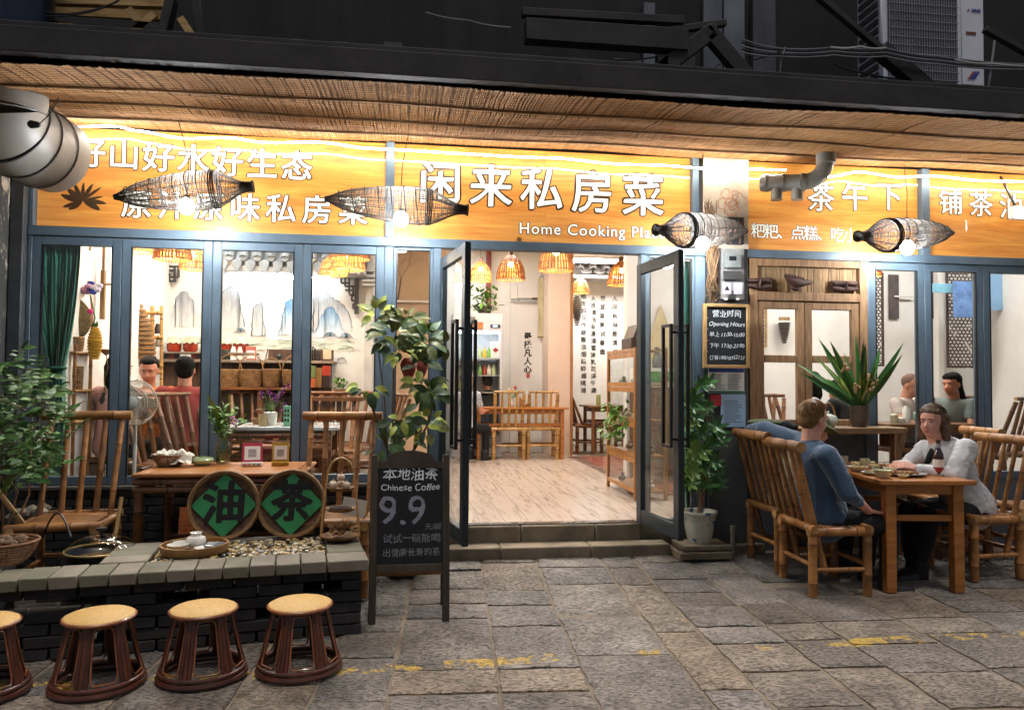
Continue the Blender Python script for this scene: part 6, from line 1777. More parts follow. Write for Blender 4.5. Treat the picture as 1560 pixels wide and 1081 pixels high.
def orient(d, roll=0, up=(0, 0, 1)):  # a leaf along d, its face turned towards up
 d = Vector(d).normalized(); x = d.cross(Vector(up))
 if x.length < 1e-4: x = Vector((1, 0, 0))
 x.normalize(); z = x.cross(d)
 return (Matrix((x, d, z)).transposed() @ Matrix.Rotation(roll, 3, 'Y')).to_euler()
lf_s = leaf_mesh(.055, .014, LG); lf_b = leaf_mesh(.26, .035, LY, .3, .1)
for k in range(16):
 a = U(0, 2 * PI); tip = Vector((U(-.14, .16), U(-.10, .10), U(.28, .42)))
 MB().tube([(U(-.02, .02), U(-.02, .02), .02), (tip.x * .25, tip.y * .25, .2), tip], [.0025, .002, .001], 4).build('stem', LG, vz)
 for j in range(9):
  f = .45 + .55 * j / 8; pnt = Vector((tip.x * .25, tip.y * .25, .2)).lerp(tip, (f - .4) / .6)
  inst(lf_s, 'leaf', vz, pnt, orient((U(-1, 1), U(-1, 1), U(-.3, .8)), U(-1, 1)), U(.6, 1.2))
inst(lf_b, 'leaf', vz, (-.03, 0, .26), orient((-.25, -.1, 1), .5), 1)
for k in range(14):
 inst(leaf_mesh(.13, .003, LG), 'grass_blade', vz, (-.02, 0, .2), orient((U(-1, -.3), U(-.5, .5), U(.0, .9))), U(.7, 1.2)) if k < 8 else None
for k in range(7):
 c = Vector((U(.05, .12), U(-.08, 0), U(.24, .34))); MB().ell(c, (.011, .011, .008), 6, 5).build('blossom', mat('pink_blossom', '#c58ac0', rough=.8), vz)
def card(label, px, py, w, h, back, tilt, foot):
 t = thing('payment_card_stand', label, 'card stand', on_table(px, py), rz=R(8))
 Rm = Matrix.Rotation(R(-tilt), 3, 'X')
 MB().box(Rm @ Vector((0, 0, h / 2 + .004)), (w, .006, h), Rm).build('card_back', back, t, bevel=.001)
 MB().box(Rm @ Vector((0, -.005, h * .56)), (w * .78, .002, h * .62), Rm).build('white_panel', PAPER, t)
 MB().box(Rm @ Vector((0, -.0075, h * .55)), (w * .4, .001, w * .4), Rm).build('grey_square', mat('plain_grey_square', '#a9a7a2', '#8a8884', scale=60, rough=.6), t)
 MB().box((0, -.02, .012), (w, .05, .024)).build('foot', PAPER if foot else back, t, bevel=.002)
 if foot:
  for k, c in enumerate(('#c8554e', '#c8554e', '#4a9a5b', '#3e78b8')): MB().box((-w * .33 + k * w * .22, -.0465, .012), (.012, .002, .012)).build('icon', mat('icon' + c[1:], c, rough=.5), t)
 return t
card('pink and white payment card stand on the tea table', 384, 709, .135, .155, mat('pink_card', '#c23a53', rough=.4), 12, True)
card('yellow payment card stand at the right end of the tea table', 427, 708, .115, .155, mat('yellow_card', '#c0962c', rough=.4), 6, False)
q = on_table(216, 713); MB().beam(q, q + Vector((.03, .09, .004)), .012, .006).build('pen', CERW, None, label='white pen lying at the left end of the tea table', cat='pen')

# standing fan behind glass
fn = thing('standing_fan', 'pale standing electric fan behind the leftmost window post', 'fan', (W(204, 740, .28).x, .28, .271))
fc = W(207, 613, .22); R_ = .17
base = Vector((fn.location.x, .28, .271))
MB().tube([(base.x, .28, .29), (base.x, .28, fc.z - .05)], .014, 10).build('pole', CERW, fn, world=True)
MB().lathe([(.001, 0), (.14, 0), (.13, .02), (.02, .035), (.001, .035)], 24, Matrix.Translation(base)).build('base', CERW, fn, world=True)
cg = MB()
T = Matrix.Translation(fc) @ Matrix.Rotation(R(-12), 4, 'Z') @ Matrix.Rotation(PI / 2, 4, 'X')
for k in range(84):
 a = 2 * PI * k / 84
 cg.tube([T @ Vector((.04 * math.cos(a), .04 * math.sin(a), .05)), T @ Vector((R_ * .7 * math.cos(a + .1), R_ * .7 * math.sin(a + .1), .045)), T @ Vector((R_ * math.cos(a + .16), R_ * math.sin(a + .16), 0)), T @ Vector((R_ * .8 * math.cos(a + .1), R_ * .8 * math.sin(a + .1), -.05))], .0021, 3, cap=False)
for r_, z_ in ((R_, 0), (R_ * .98, -.01), (R_ * .7, .046), (.1, .05)): cg.tube([T @ Vector((r_ * math.cos(q), r_ * math.sin(q), z_)) for q in [2 * PI * j / 40 for j in range(40)]], .003, 5, closed=True)
cg.build('fan_guard', mat('fan_cream', '#cfc6b4', rough=.4), fn, world=True)
MB().lathe([(.001, .062), (.035, .06), (.045, .052), (.045, .04)], 24, T).build('hub_cap', CERW, fn, world=True)
for k in range(3):
 MB().poly([(.02, -.01), (.07, -.05), (.145, -.03), (.15, .03), (.08, .05), (.02, .02)], .003, T @ Matrix.Rotation(2 * PI * k / 3, 4, 'Z') @ Matrix.Rotation(.3, 4, 'X')).build('blade', mat('fan_blade', '#b5a58c', rough=.4), fn, world=True)
MB().cone(T @ Vector((0, 0, -.02)), .05, T @ Vector((0, 0, -.12)), .04).build('motor', CERW, fn, world=True)

# indoor tables
def table(name, label, x0, x1, y0, y1, z, m, leg=.05, apron=True, zf=.271, tm=None, stretcher=True):
 t = thing(name, label, 'table', ((x0 + x1) / 2, (y0 + y1) / 2, zf))
 MB().b2((x0, y0, z - .03), (x1, y1, z)).build('tabletop', tm or m, t, bevel=.004, world=True)
 for x in (x0 + .06, x1 - .06 - leg):
  for y in (y0 + .05, y1 - .05 - leg):
   MB().b2((x, y, zf), (x + leg, y + leg, z - .031)).build('leg', m, t, bevel=.003, world=True)
 for y in (y0 + .07, y1 - .10):
  MB().b2((x0 + .06 + leg, y, z - .10), (x1 - .06 - leg, y + .02, z - .031)).build('apron', m, t, world=True)
  if stretcher: MB().b2((x0 + .06 + leg, y, z - .28), (x1 - .06 - leg, y + .02, z - .24)).build('stretcher', m, t, world=True, bevel=.002)
 for x in (x0 + .075, x1 - .095):
  MB().b2((x, y0 + .05 + leg, z - .10), (x + .02, y1 - .05 - leg, z - .031)).build('apron', m, t, world=True)
  if stretcher: MB().b2((x, y0 + .05 + leg, z - .28), (x + .02, y1 - .05 - leg, z - .24)).build('stretcher', m, t, world=True, bevel=.002)
 return t
p0, p1 = W(722, 607, 4.9), W(868, 607, 4.9)
table('dining_table', 'brown wooden table behind the pair of chairs in the doorway', p0.x, p1.x, 4.95, 5.6 - .35, 1.03, WOODO)
q = Vector((W(779, 590, 5.05).x, 5.08, 1.031))
t = thing('flower_vase', 'small vase with red and pink flowers on the doorway table', 'vase', q)
MB().lathe([(.001, .0), (.03, .0), (.045, .04), (.02, .09), (.025, .12)], 14).build('vase_body', GLASS if 0 else CERW, t)
for k in range(9):
 c = Vector((U(-.09, .08), U(-.05, .05), U(.18, .34))); MB().tube([(0, 0, .08), c], .002, 4).build('stem', LG, t)
 if k < 5: MB().ell(c, (.028, .028, .022), 8, 6, wob=.1).build('flower', mat('red_flower' if k % 2 else 'pale_flower', '#a8342a' if k % 2 else '#c9a58f', rough=.8), t)
 for j in range(3): inst(lf_s, 'leaf', t, c * U(.7, 1), orient((U(-1, 1), U(-1, 1), U(-.3, .8))), 1.)
t = thing('magazine_holder', 'wooden holder with a white booklet on the doorway table', 'holder', Vector((W(800, 590, 5.15).x, 5.15, 1.031)))
MB().box((0, 0, .07), (.16, .1, .14)).build('holder_box', WOODO, t, bevel=.003); MB().box((0, -.06, .12), (.12, .006, .16), Matrix.Rotation(-.4, 3, 'Y')).build('booklet', PAPER, t)
p0, p1 = W(893, 603, 5.9), W(935, 603, 5.9)
table('side_dining_table', 'brown table by the calligraphy wall, half behind the glass cabinet', p0.x, p1.x + .5, 5.7, 6.4, 1.03, BAMD[0])
q = Vector((W(913, 600, 5.8).x, 5.85, 1.031)); MB().lathe([(.001, 0), (.035, 0), (.035, .17), (.03, .17), (.03, .01), (.001, .01)], 16, Matrix.Translation(q)).build('bamboo_cup', mat('cup_green', '#9aa05c', rough=.5), None, label='tall green bamboo cup on the side table by the calligraphy wall', cat='cup')
# table with white top, left room
WT = mat('white_tabletop', '#cfd0cf', '#bdbfc0', rough=.12, rv=0)
p0, p1 = W(345, 640, .95), W(500, 640, .95)
wtz = W(400, 650, .6).z
table('white_topped_table', 'bamboo table with a glossy white top behind the third window panel', p0.x, p1.x + .12, .58, 1.3, wtz, BAMD[0], tm=WT)
for k in range(6):
 MB().bamboo((p0.x + .1, .60, wtz - .07 - k * .055), (p1.x + .05, .60, wtz - .07 - k * .055), .016, 3).build('lower_pole', BAMD, None, label=('top', 'second', 'third', 'fourth', 'fifth', 'lowest')[k] + ' horizontal bamboo pole of the front of the white topped table', cat='pole', group='bamboo poles under the white table') if k < 3 else None
q = Vector((W(411, 640, .75).x, .78, wtz + .001))
t = thing('orchid_pot', 'white pot with purple orchids on the white topped table', 'potted plant', q)
MB().lathe([(.001, 0), (.04, 0), (.055, .04), (.058, .11), (.05, .115), (.001, .10)], 18).build('pot', CERW, t)
PUR = mat('purple_petal', '#8d2a86', '#6d1c6c', scale=6, rough=.7, rv=.2)
pet = leaf_mesh(.03, .014, PUR, .1, .2, 'petal', 3)
for k in range(17):
 c = Vector((U(-.10, .15), U(-.06, .06), U(.12, .34)))
 MB().tube([(0, 0, .1), c * .6 + Vector((0, 0, .1)), c], .002, 4).build('stem', LG, t)
 for j in range(5): inst(pet, 'petal', t, c, orient((math.cos(j * 1.26), -.5, math.sin(j * 1.26))), U(.8, 1.1))
for k in range(10): inst(leaf_mesh(.10, .02, LG), 'leaf', t, (0, 0, .12), orient((U(-1, .3), U(-1, 1), U(.4, 1.4))), 1)
q = Vector((W(400, 640, .68).x, .7, wtz + .001)); MB().lathe([(.001, 0), (.033, 0), (.036, .1), (.032, .1), (.03, .01)], 14, Matrix.Translation(q)).build('brush_pot', mat('brush_pot_m', '#b29a6f', rough=.6), None, label='tan brush pot beside the purple orchids', cat='pot')
q = Vector((W(437, 640, .7).x, .72, wtz + .001)); t = thing('menu_block', 'green block with dark characters standing on the white topped table', 'menu', q)
MB().box((0, 0, .085), (.055, .055, .17)).build('block', mat('mint_card', '#6fae87', rough=.5), t, bevel=.002)
for i in range(6): MB().box((-.012 + .024 * (i % 2), -.029, .13 - .04 * (i // 2)), (.016, .002, .022)).build('dark_print', INK, t)
for k, px in enumerate((377, 396, 420, 452)):
 q = Vector((W(px, 640, .7).x, .66 + .08 * (k % 2), wtz + .001))
 MB().box((0, 0, .002), (.10, .07, .004)).build('place_mat', PAPER, None).location = q
 o = COL.objects[-1]; 
for i, o in enumerate([o for o in COL.objects if o.name.startswith('place_mat')]): tag(o, ('leftmost white sheet on the white topped table', 'second white sheet, left of the orchid pot', 'white sheet in front of the orchid pot', 'white sheet right of the green menu block')[i], 'sheet', 'white sheets on the white topped table')
wicker_basket('small blue and white cloth basket at the left of the orchids', Vector((W(393, 640, .9).x, .95, wtz + .001)), .06, .045, .05, True, m=BSK)
t = thing('small_potted_plant', 'little bushy green plant in a tan pot near the right end of the mural', 'potted plant', W(517, 604, 2.0))
MB().lathe([(.001, 0), (.05, 0), (.065, .08), (.055, .08), (.001, .07)], 16).build('pot', mat('tan_pot', '#a5825a', rough=.7), t)
for k in range(60): inst(lf_s, 'leaf', t, (U(-.06, .06), U(-.05, .05), U(.08, .17)), orient((U(-1, 1), U(-1, 1), U(-.1, 1.3))), U(.7, 1.3))
q = t.location; MB().box((q.x, q.y, q.z - .02), (.5, .4, .04)).build('plant_stand_top', BAMD[0], None, label='brown table edge under the little potted plant by the mural', cat='table')
MB().beam((q.x, q.y, .27), (q.x, q.y, q.z - .041), .05, .05).build('stand_leg', BAMD[0], None, label='leg under the plant stand by the mural', cat='leg')
# right room table with drinks
rt_ = W(1385, 640, 1.0)
table('inner_table', 'dark table behind glass where the bald man and the dark haired woman sit', rt_.x - .35, rt_.x + .75, .8, 1.4, 1.02, BAMD[0])
for k, (px, c, h, l) in enumerate(((1362, '#cfc8a0', .10, 'pale green cup'), (1381, '#dcd9cf', .17, 'white bottle'), (1397, '#8fb29a', .12, 'green carton'), (1372, '#d0c9b8', .06, 'white bowl'))):
 q = Vector((W(px, 640, .95).x, .95, 1.021)); MB().lathe([(.001, 0), (.035, 0), (.038, h * .8), (.02, h * .95), (.02, h), (.001, h)], 14, Matrix.Translation(q)).build('drink', mat('inner_drink' + str(k), c, rough=.3), None, label=l + ' on the table behind the glass by the bald man', cat='drink')

# ================================================================ RIGHT OUTDOOR TABLE AND FOOD
rz_ = .76
RT = table('outdoor_table', 'square legged orange wooden table with the two diners and their dishes', 3.20, 3.85, -1.27, -.22, rz_, WOODO, leg=.07, zf=.005)
def dish(name, label, cat, px, py, prof, m, group=None, n=26, food=None, fm=None):
 fy = min(1, max(0, (726 - py) / 40)); fx = min(1, max(0, (px - (1349 - 83 * fy)) / (135 - 20 * fy)))
 q = RM['outdoor_table'] @ Vector((-.245 + .49 * fx, -.44 + .88 * fy, rz_ - .005 + .001))
 t = thing(name, label, cat, q, group=group)
 MB().lathe(prof, n).build('dish_body', m, t)
 if food:
  f = MB(); r_, h = food
  for k in range(34):
   a = U(0, 6.3); rr2 = r_ * math.sqrt(rnd()) * .9; f.ell((rr2 * math.cos(a), rr2 * math.sin(a), h + U(0, .012)), (U(.008, .016), U(.008, .014), U(.005, .01)), 6, 5, wob=.2)
  f.build('food', fm, t, kind='stuff')
 return t
RT.rotation_euler = (0, 0, R(-7)); RM['outdoor_table'] = Matrix.Translation(RT.location) @ Matrix.Rotation(R(-7), 4, 'Z')
FD = mat('fried_food', '#b5762f', '#7b4519', '#d0a85a', scale=40, rough=.5); FG = mat('green_food', '#7d8a35', '#a8782c', '#4d5f1f', scale=40, rough=.5); FRICE = mat('pale_food', '#cdb98c', '#a98f5d', scale=40, rough=.6)
bowl = lambda r, h: [(.001, .004), (r * .5, .004), (r * .52, 0), (r * .85, h * .5), (r, h), (r * .96, h), (r * .8, h * .5), (r * .5, .012), (.001, .010)]
plate = lambda r: [(.001, .003), (r * .6, .003), (r * .62, 0), (r, .018), (r, .021), (r * .6, .008), (.001, .008)]
CERL = mat('pale_celadon', '#cfd0ae', '#bfc09c', rough=.2, coat=.5)
cup = lambda r, h: [(.001, 0), (r * .8, 0), (r, h), (r * .9, h), (r * .75, .006), (.001, .006)]
BLUEP = mat('grey_blue_plate', '#9a9c9b', '#80837f', rough=.3)
dish('food_platter', 'large grey platter with fried food beside the beer bottle', 'platter', 1390, 717, plate(.15), BLUEP, food=(.11, .015), fm=FD)
dish('rice_bowl', 'pale bowl at the near edge of the outdoor table', 'bowl', 1345, 724, bowl(.062, .055), CERL, 'bowls and cups on the outdoor table')
dish('sauce_dish', 'tiny pale sauce dish in front of the grey platter', 'dish', 1383, 724, bowl(.035, .022), CERL)
dish('tea_cup', 'upright pale cup near the middle of the outdoor table', 'cup', 1329, 698, cup(.036, .075), CERL, 'bowls and cups on the outdoor table')
dish('tea_cup', 'pale cup nearest the man in blue', 'cup', 1290, 694, cup(.036, .085), CERL, 'bowls and cups on the outdoor table')
dish('glass_bowl', 'bowl of green and brown food left of the middle of the table', 'bowl', 1312, 706, bowl(.075, .035), CERW, food=(.055, .022), fm=FG)
dish('fish_plate', 'long pale plate of food at the far end of the table', 'plate', 1318, 688, plate(.12), CERW, food=(.08, .014), fm=FRICE)
dish('noodle_plate', 'round plate of fried noodles near the woman’s hands', 'plate', 1358, 696, plate(.11), CERW, food=(.08, .014), fm=FD)
dish('small_plate', 'small white plate with scraps in the centre of the table', 'plate', 1332, 716, plate(.075), CERW, food=(.04, .012), fm=FG)
dish('small_plate', 'small white plate beside the woman’s elbow', 'plate', 1384, 704, plate(.085), CERW, food=(.04, .012), fm=FG)
dish('cup_dark', 'small dark rimmed cup beside the pale bowl', 'cup', 1345, 708, cup(.03, .045), CERL, 'bowls and cups on the outdoor table')
for i_, (px, py) in enumerate(((1300, 697), (1344, 700), (1370, 711), (1312, 716), (1398, 709), (1340, 689))):
 dish('side_dish', ('small bowl of sauce nearest the teapot end', 'small bowl between the cup and the noodle plate', 'small bowl beside the grey platter', 'small bowl close to the man’s side of the table', 'small bowl under the woman’s forearm', 'small bowl at the far edge of the table')[i_], 'bowl', px, py, bowl(.045, .032), (CERW, CERL)[i_ % 2], 'bowls and cups on the outdoor table', food=(.03, .02), fm=(FD, FG, FRICE)[i_ % 3])
t = thing('tissue_box', 'yellow tissue pack with black bottle tops at the far end of the table', 'tissue pack', G(1276, 689, rz_) + Vector((0, 0, .001)))
MB().box((0, 0, .03), (.10, .07, .06)).build('pack', mat('yellow_pack', '#b3a842', rough=.5), t, bevel=.004)
for k in range(3): MB().lathe([(.001, 0), (.016, 0), (.016, .08), (.009, .1), (.009, .125), (.001, .125)], 10, Matrix.Translation((-.03 + k * .03, .06, 0))).build('sauce_bottle', BLK, t)
q = G(1430, 724, rz_); q.z = rz_ + .001; q.x = min(q.x, 3.76)
bt = thing('beer_bottle', 'brown glass beer bottle with a white and red label on the outdoor table', 'bottle', q)
MB().lathe([(.001, .003), (.033, .003), (.036, .01), (.036, .13), (.032, .155), (.016, .19), (.0135, .235), (.0155, .238), (.0155, .25), (.001, .25)], 24).build('bottle_body', mat('brown_glass', '#3a1a09', '#2a1206', rough=.08, coat=1), bt)
MB().lathe([(.0368, .06), (.0368, .115)], 24).build('white_label', PAPER, bt); MB().lathe([(.0369, .025), (.0369, .059)], 24).build('red_label', RED, bt)
MB().lathe([(.0170, .195), (.0152, .225)], 16).build('neck_label', mat('silver_label', '#a9a9a5', rough=.3), bt)
q = G(1458, 724, rz_); q.z = rz_ + .001; q.x = min(q.x, 3.79)
MB().box((0, 0, .005), (.13, .075, .009)).build('phone', mat('phone_dark', '#4a4c52', rough=.2), None, label='phone lying flat beside the beer bottle', cat='phone', bevel=.003).location = q + Vector((0, 0, 0))
for i in range(2):
 q = G(1340 + i * 40, 713 + i * 1, rz_); q.z = rz_ + .024 - i * .008
 MB().beam((0, 0, .04), (.20, .06 + .02 * i, .042), .005, .005).build('chopstick', BLK, None, label=('pair of dark chopsticks across the middle bowl', 'dark chopstick resting on the grey platter')[i], cat='chopsticks').location = q + Vector((.05, 0, .02))

# rattan stools
STR = mat('stool_seat_weave', '#d0ac66', '#b98f4a', scale=90, rough=.55, bump=.3, bscale=120, rv=.04)
SRT = mat('red_rattan', '#5f3220', '#3a1c11', scale=8, rough=.4, coat=.2, rv=.1); SRL = mat('rattan_edge', '#9a5f3a', '#6f3d22', scale=8, rough=.3, coat=.4)
st0 = thing('rattan_stool', 'second rattan stool from the left in front of the brick counter', 'stool', (0, 0, 0), group='round rattan stools in front of the brick counter')
sh_, rt0, rb0 = .325, .148, .19
MB().lathe([(.001, sh_), (rt0 - .012, sh_ - .001), (rt0, sh_ - .008), (rt0 - .002, sh_ - .015), (.001, sh_ - .015)], 40).build('seat', STR, st0)
MB().tube([((rt0 + .001) * math.cos(q), (rt0 + .001) * math.sin(q), sh_ - .016) for q in [2 * PI * j / 40 for j in range(40)]], .008, 7, closed=True).build('seat_rim', SRL, st0)
MB().tube([((rb0) * math.cos(q), (rb0) * math.sin(q), .016) for q in [2 * PI * j / 40 for j in range(40)]], .0155, 8, closed=True).build('base_ring', SRT, st0)
MB().tube([((rb0 - .002) * math.cos(q), (rb0 - .002) * math.sin(q), .042) for q in [2 * PI * j / 40 for j in range(40)]], .010, 8, closed=True).build('base_ring', SRT, st0)
for k in range(6):
 a = 2 * PI * k / 6 + .3
 for s in (-.0, ):
  MB().tube([((rt0 - .028) * math.cos(a), (rt0 - .028) * math.sin(a), sh_ - .022), ((rb0 - .025) * math.cos(a), (rb0 - .025) * math.sin(a), .1), ((rb0 - .004) * math.cos(a), (rb0 - .004) * math.sin(a), .03)], .0125, 8).build('leg', SRT, st0)
 for s in (-.11, .11):
  MB().tube([((rt0 - .026) * math.cos(a + s * .9), (rt0 - .026) * math.sin(a + s * .9), sh_ - .022), ((rb0 - .025) * math.cos(a + s), (rb0 - .025) * math.sin(a + s), .1), ((rb0 - .004) * math.cos(a + s), (rb0 - .004) * math.sin(a + s), .03)], .010, 7).build('leg', SRT, st0)
 # rounded loop between two legs
 pts = []
 a0, a1 = a + .2, a + 2 * PI / 6 - .2
 def cp(aa, z): r_ = (rb0 - .006) + (rt0 - .028 - rb0 + .006) * ((z - .05) / (sh_ - .07)) ** .85 if z > .05 else rb0 - .004; return (r_ * math.cos(aa), r_ * math.sin(aa), z)
 zt, zb = sh_ - .035, .055
 for i in range(5): f = i / 4; pts.append(cp(a0, zb + .05 + (zt - zb - .09) * f))
 for i in range(1, 4): q = PI / 2 * i / 4; pts.append(cp(a0 + .12 * (1 - math.cos(q)), zt - .04 + .04 * math.sin(q)))
 for i in range(1, 4): q = PI / 2 * (1 - i / 4); pts.append(cp(a1 - .12 * (1 - math.cos(q)), zt - .04 + .04 * math.sin(q)))
 for i in range(5): f = 1 - i / 4; pts.append(cp(a1, zb + .05 + (zt - zb - .09) * f))
 for i in range(1, 4): q = PI / 2 * i / 4; pts.append(cp(a1 - .12 * (1 - math.cos(q)), zb + .05 - .05 * math.sin(q)))
 for i in range(1, 4): q = PI / 2 * (1 - i / 4); pts.append(cp(a0 + .12 * (1 - math.cos(q)), zb + .05 - .05 * math.sin(q)))
 MB().tube(pts, .0042, 6, closed=True).build('rattan_loop', SRL, st0)
place_root(st0, -1.38, -2.18, .003, .2)
for (x_, y_, r_, l) in ((-.94, -2.12, 1.1, 'third rattan stool from the left in front of the brick counter'), (-.50, -2.09, 2.0, 'rightmost rattan stool, nearest the chalkboard'), (-1.86, -2.22, 2.7, 'leftmost rattan stool, cut off by the picture edge')):
 dup(st0, (x_, y_, .003), r_, l)

# ================================================================ BRICK COUNTER
random.seed(9)
CO = Vector((-.235, -1.60, 0)); ca = R(8.5)
ctr = thing('brick_counter', 'low grey brick counter with pebble bed and open pit in the left foreground', 'counter', CO, rz=ca)
CAPM = mat('cap_brick', '#827b6d', '#665f53', '#968c7b', scale=3.5, rough=.75, bump=.25, bscale=16, rv=.12)
CAPG = mat('mossy_cap_brick', '#767361', '#5c5a49', scale=4, rough=.8, bump=.25, bscale=16, rv=.1)
Lc = 2.75; Dc = .74
def cbk2(x0, x1, y0, y1, z0=.36, z1=.42, m=CAPM, name='cap_brick'):
 jz = U(-.003, .003)
 MB().b2((x0 + .0025, y0 + .0025, z0), (x1 - .0025, y1 - .0025, z1 + jz)).build(name, m, ctr, bevel=.005)
x = -.16
k = 0
cbk2(-.19, .035, -.06, .16); cbk2(-.18, .03, .165, .40, m=CAPG); cbk2(-.18, .03, .405, .70)
x = -.192
while x > -Lc:
 w_ = .133 + U(-.004, .004)
 cbk2(x - w_, x, -.055 + U(-.004, .004), .195, m=CAPG if rnd() < .25 else CAPM); x -= w_
# arms: middle arm (left border of pebbles) and left arm
for j in range(3):
 cbk2(-1.36, -1.12, .20 + j * .17, .20 + (j + 1) * .17, m=CAPG if j == 1 else CAPM)
for j in range(3):
 cbk2(-2.25, -1.90, .20 + j * .17, .20 + (j + 1) * .17, m=CAPG if j != 1 else CAPM)
for j in range(3): cbk2(-2.62, -2.255, .20 + j * .17, .20 + (j + 1) * .17)
cbk2(-1.115, -.185, .655, .73)
# body bricks, with openings
bm_ = MB().box((0, 0, 0), (.238, .105, .054)).mesh('brick', BRK, bevel=.004)
def courses(p0, d, L, skipf, rows=6, nrm=Vector((0, 1, 0))):
 a = math.atan2(d.y, d.x)
 for r_ in range(rows):
  s = -.12 if r_ % 2 else 0
  while s < L:
   s0, s1 = max(s, 0), min(s + .238, L)
   if s1 - s0 > .05:
    u = (s0 + s1) / 2
    if not skipf(u, r_):
     c = p0 + d * u + nrm * .055 + Vector((0, 0, .03 + r_ * .06))
     inst(bm_, 'brick', ctr, c + Vector((0, U(-.003, .003), 0)), (0, 0, a + U(-.012, .012)), ((s1 - s0) / .244, 1, 1))
   s += .245
holes = {(1, 3), (2, 4), (4, 4), (6, 4), (3, 2), (7, 3), (5, 1), (8, 2), (9, 4), (10, 3), (0, 4)}
courses(Vector((-Lc, 0, 0)), Vector((1, 0, 0)), Lc, lambda u, r_: (int(u / .27), r_) in holes)
courses(Vector((0, 0.0, 0)), Vector((0, 1, 0)), Dc, lambda u, r_: False, nrm=Vector((-1, 0, 0)))
courses(Vector((-1.36, .2, 0)), Vector((0, 1, 0)), .5, lambda u, r_: False, nrm=Vector((1, 0, 0)))
courses(Vector((-1.9, .2, 0)), Vector((0, 1, 0)), .5, lambda u, r_: False, nrm=Vector((-1, 0, 0)))
courses(Vector((-Lc, Dc, 0)), Vector((1, 0, 0)), Lc, lambda u, r_: (int(u / .3) + r_) % 4 == 0, nrm=Vector((0, -1, 0)))
MB().b2((-1.11, .2, .30), (-.185, .65, .385)).build('bed_soil', GROUT, ctr)
pb_ = MB()
for k in range(620):
 x_, y_ = U(-1.10, -.19), U(.205, .645)
 r_ = U(.009, .017)
 pb_.ell((x_, y_, .395 + U(0, .02)), (r_ * U(1, 1.5), r_, r_ * .65), 7, 5, rot=Matrix.Rotation(U(0, 3), 3, 'Z') @ Matrix.Rotation(U(-.5, .5), 3, 'X'), mi=random.choice((0, 0, 1, 2)))
pb_.build('pebbles', [mat('pebble_yellow', '#b89b62', '#8f7442', scale=30, rough=.4, coat=.2), mat('pebble_cream', '#c9bda0', '#a8997a', scale=30, rough=.4, coat=.2), mat('pebble_grey', '#77766c', '#5c5a52', scale=30, rough=.4, coat=.2)], ctr, kind='stuff')
CT = RM[ctr.name]
def on_counter(px, py, z=.425): q = G(px, py, z); q.z = z; return q
# round sieve signs
def sieve(label, px, pyb, ch, rz, tilt=10, r_=.205):
 b = on_counter(px, pyb, .415)
 t = thing('round_sieve_sign', label, 'sign', b, group='round bamboo sieves with green diamonds on the brick counter')
 T = Matrix.Rotation(rz, 4, 'Z') @ Matrix.Translation((0, .0, r_ + .004)) @ Matrix.Rotation(PI / 2 - R(tilt), 4, 'X')
 MB().lathe([(r_ * .9, -.035), (r_ * .985, -.03), (r_, .012), (r_ * .97, .014), (r_ * .95, -.02), (r_ * .86, -.026), (.001, -.028)], 48, T).build('sieve_bowl', mat('sieve_weave', '#6f5137', '#4a3422', scale=26, rough=.7, bump=.5, bscale=60), t)
 for z_, q_ in ((.012, 1.0), (-.01, 1.012), (.004, .95)):
  MB().tube([T @ Vector((r_ * q_ * math.cos(a), r_ * q_ * math.sin(a), z_)) for a in [2 * PI * j / 44 for j in range(44)]], .0075, 6, closed=True).build('rim', mat('sieve_rim', '#96734a', '#6d4e2c', scale=20, rough=.6), t)
 d = r_ * .955
 MB().poly([(d, 0), (0, d), (-d, 0), (0, -d)], .004, T @ Matrix.Translation((0, 0, -.016))).build('green_diamond', mat('green_board', '#37985a', '#2c8049', rough=.55, rv=0), t)
 me = fat_text(ch, .26, .0085, jit=.005, jsc=18)
 me.materials.clear(); me.materials.append(INK)
 o = bpy.data.objects.new('brush_character', me); COL.objects.link(o); o.matrix_local = T @ Matrix.Translation((0, -.0, -.0095)); setpar(o, t)
 for k in range(9):
  a = k * 2 * PI / 9; MB().tube([T @ Vector((r_ * 1.02 * math.cos(a), r_ * 1.02 * math.sin(a), -.02)), T @ Vector((r_ * .98 * math.cos(a), r_ * .98 * math.sin(a), .02))], .003, 4).build('tie', SPB, t)
 return t
sieve('left round sieve sign with the character for oil on a green diamond', 340, 821, '油', R(4))
sieve('right round sieve sign with the character for tea on a green diamond', 443, 818, '茶', R(-4))
t = thing('orange_menu_card', 'orange card with dark handwriting leaning behind the tea tray', 'card', on_counter(281, 815) + Vector((0, .04, 0)))
MB().box((0, 0, .085), (.09, .004, .165), Matrix.Rotation(-.12, 3, 'X')).build('card_sheet', mat('orange_card', '#e08040', '#c9682c', scale=20, rough=.7), t)
for i, s in enumerate(()): lettering(s, Matrix.Translation(t.location + Vector((0, -.009 + .0 + i * .0034 * -1 + .006, .15 - i * .03))) @ Matrix.Rotation(PI / 2 + .12, 4, 'X'), .024, INK, t, 'lettering')
sc = MB()
for i in range(5):
 for j in range(4):
  c = Vector((-.03 + j * .02, -.0235 + i * .0034 * 1, .145 - i * .03))
  for q in range(3): sc.tube([c + Vector((U(-.007, .007), 0, U(-.008, .008))), c + Vector((U(-.007, .007), 0, U(-.008, .008)))], .0011, 4)
sc.build('handwriting', INK, t, kind='stuff')
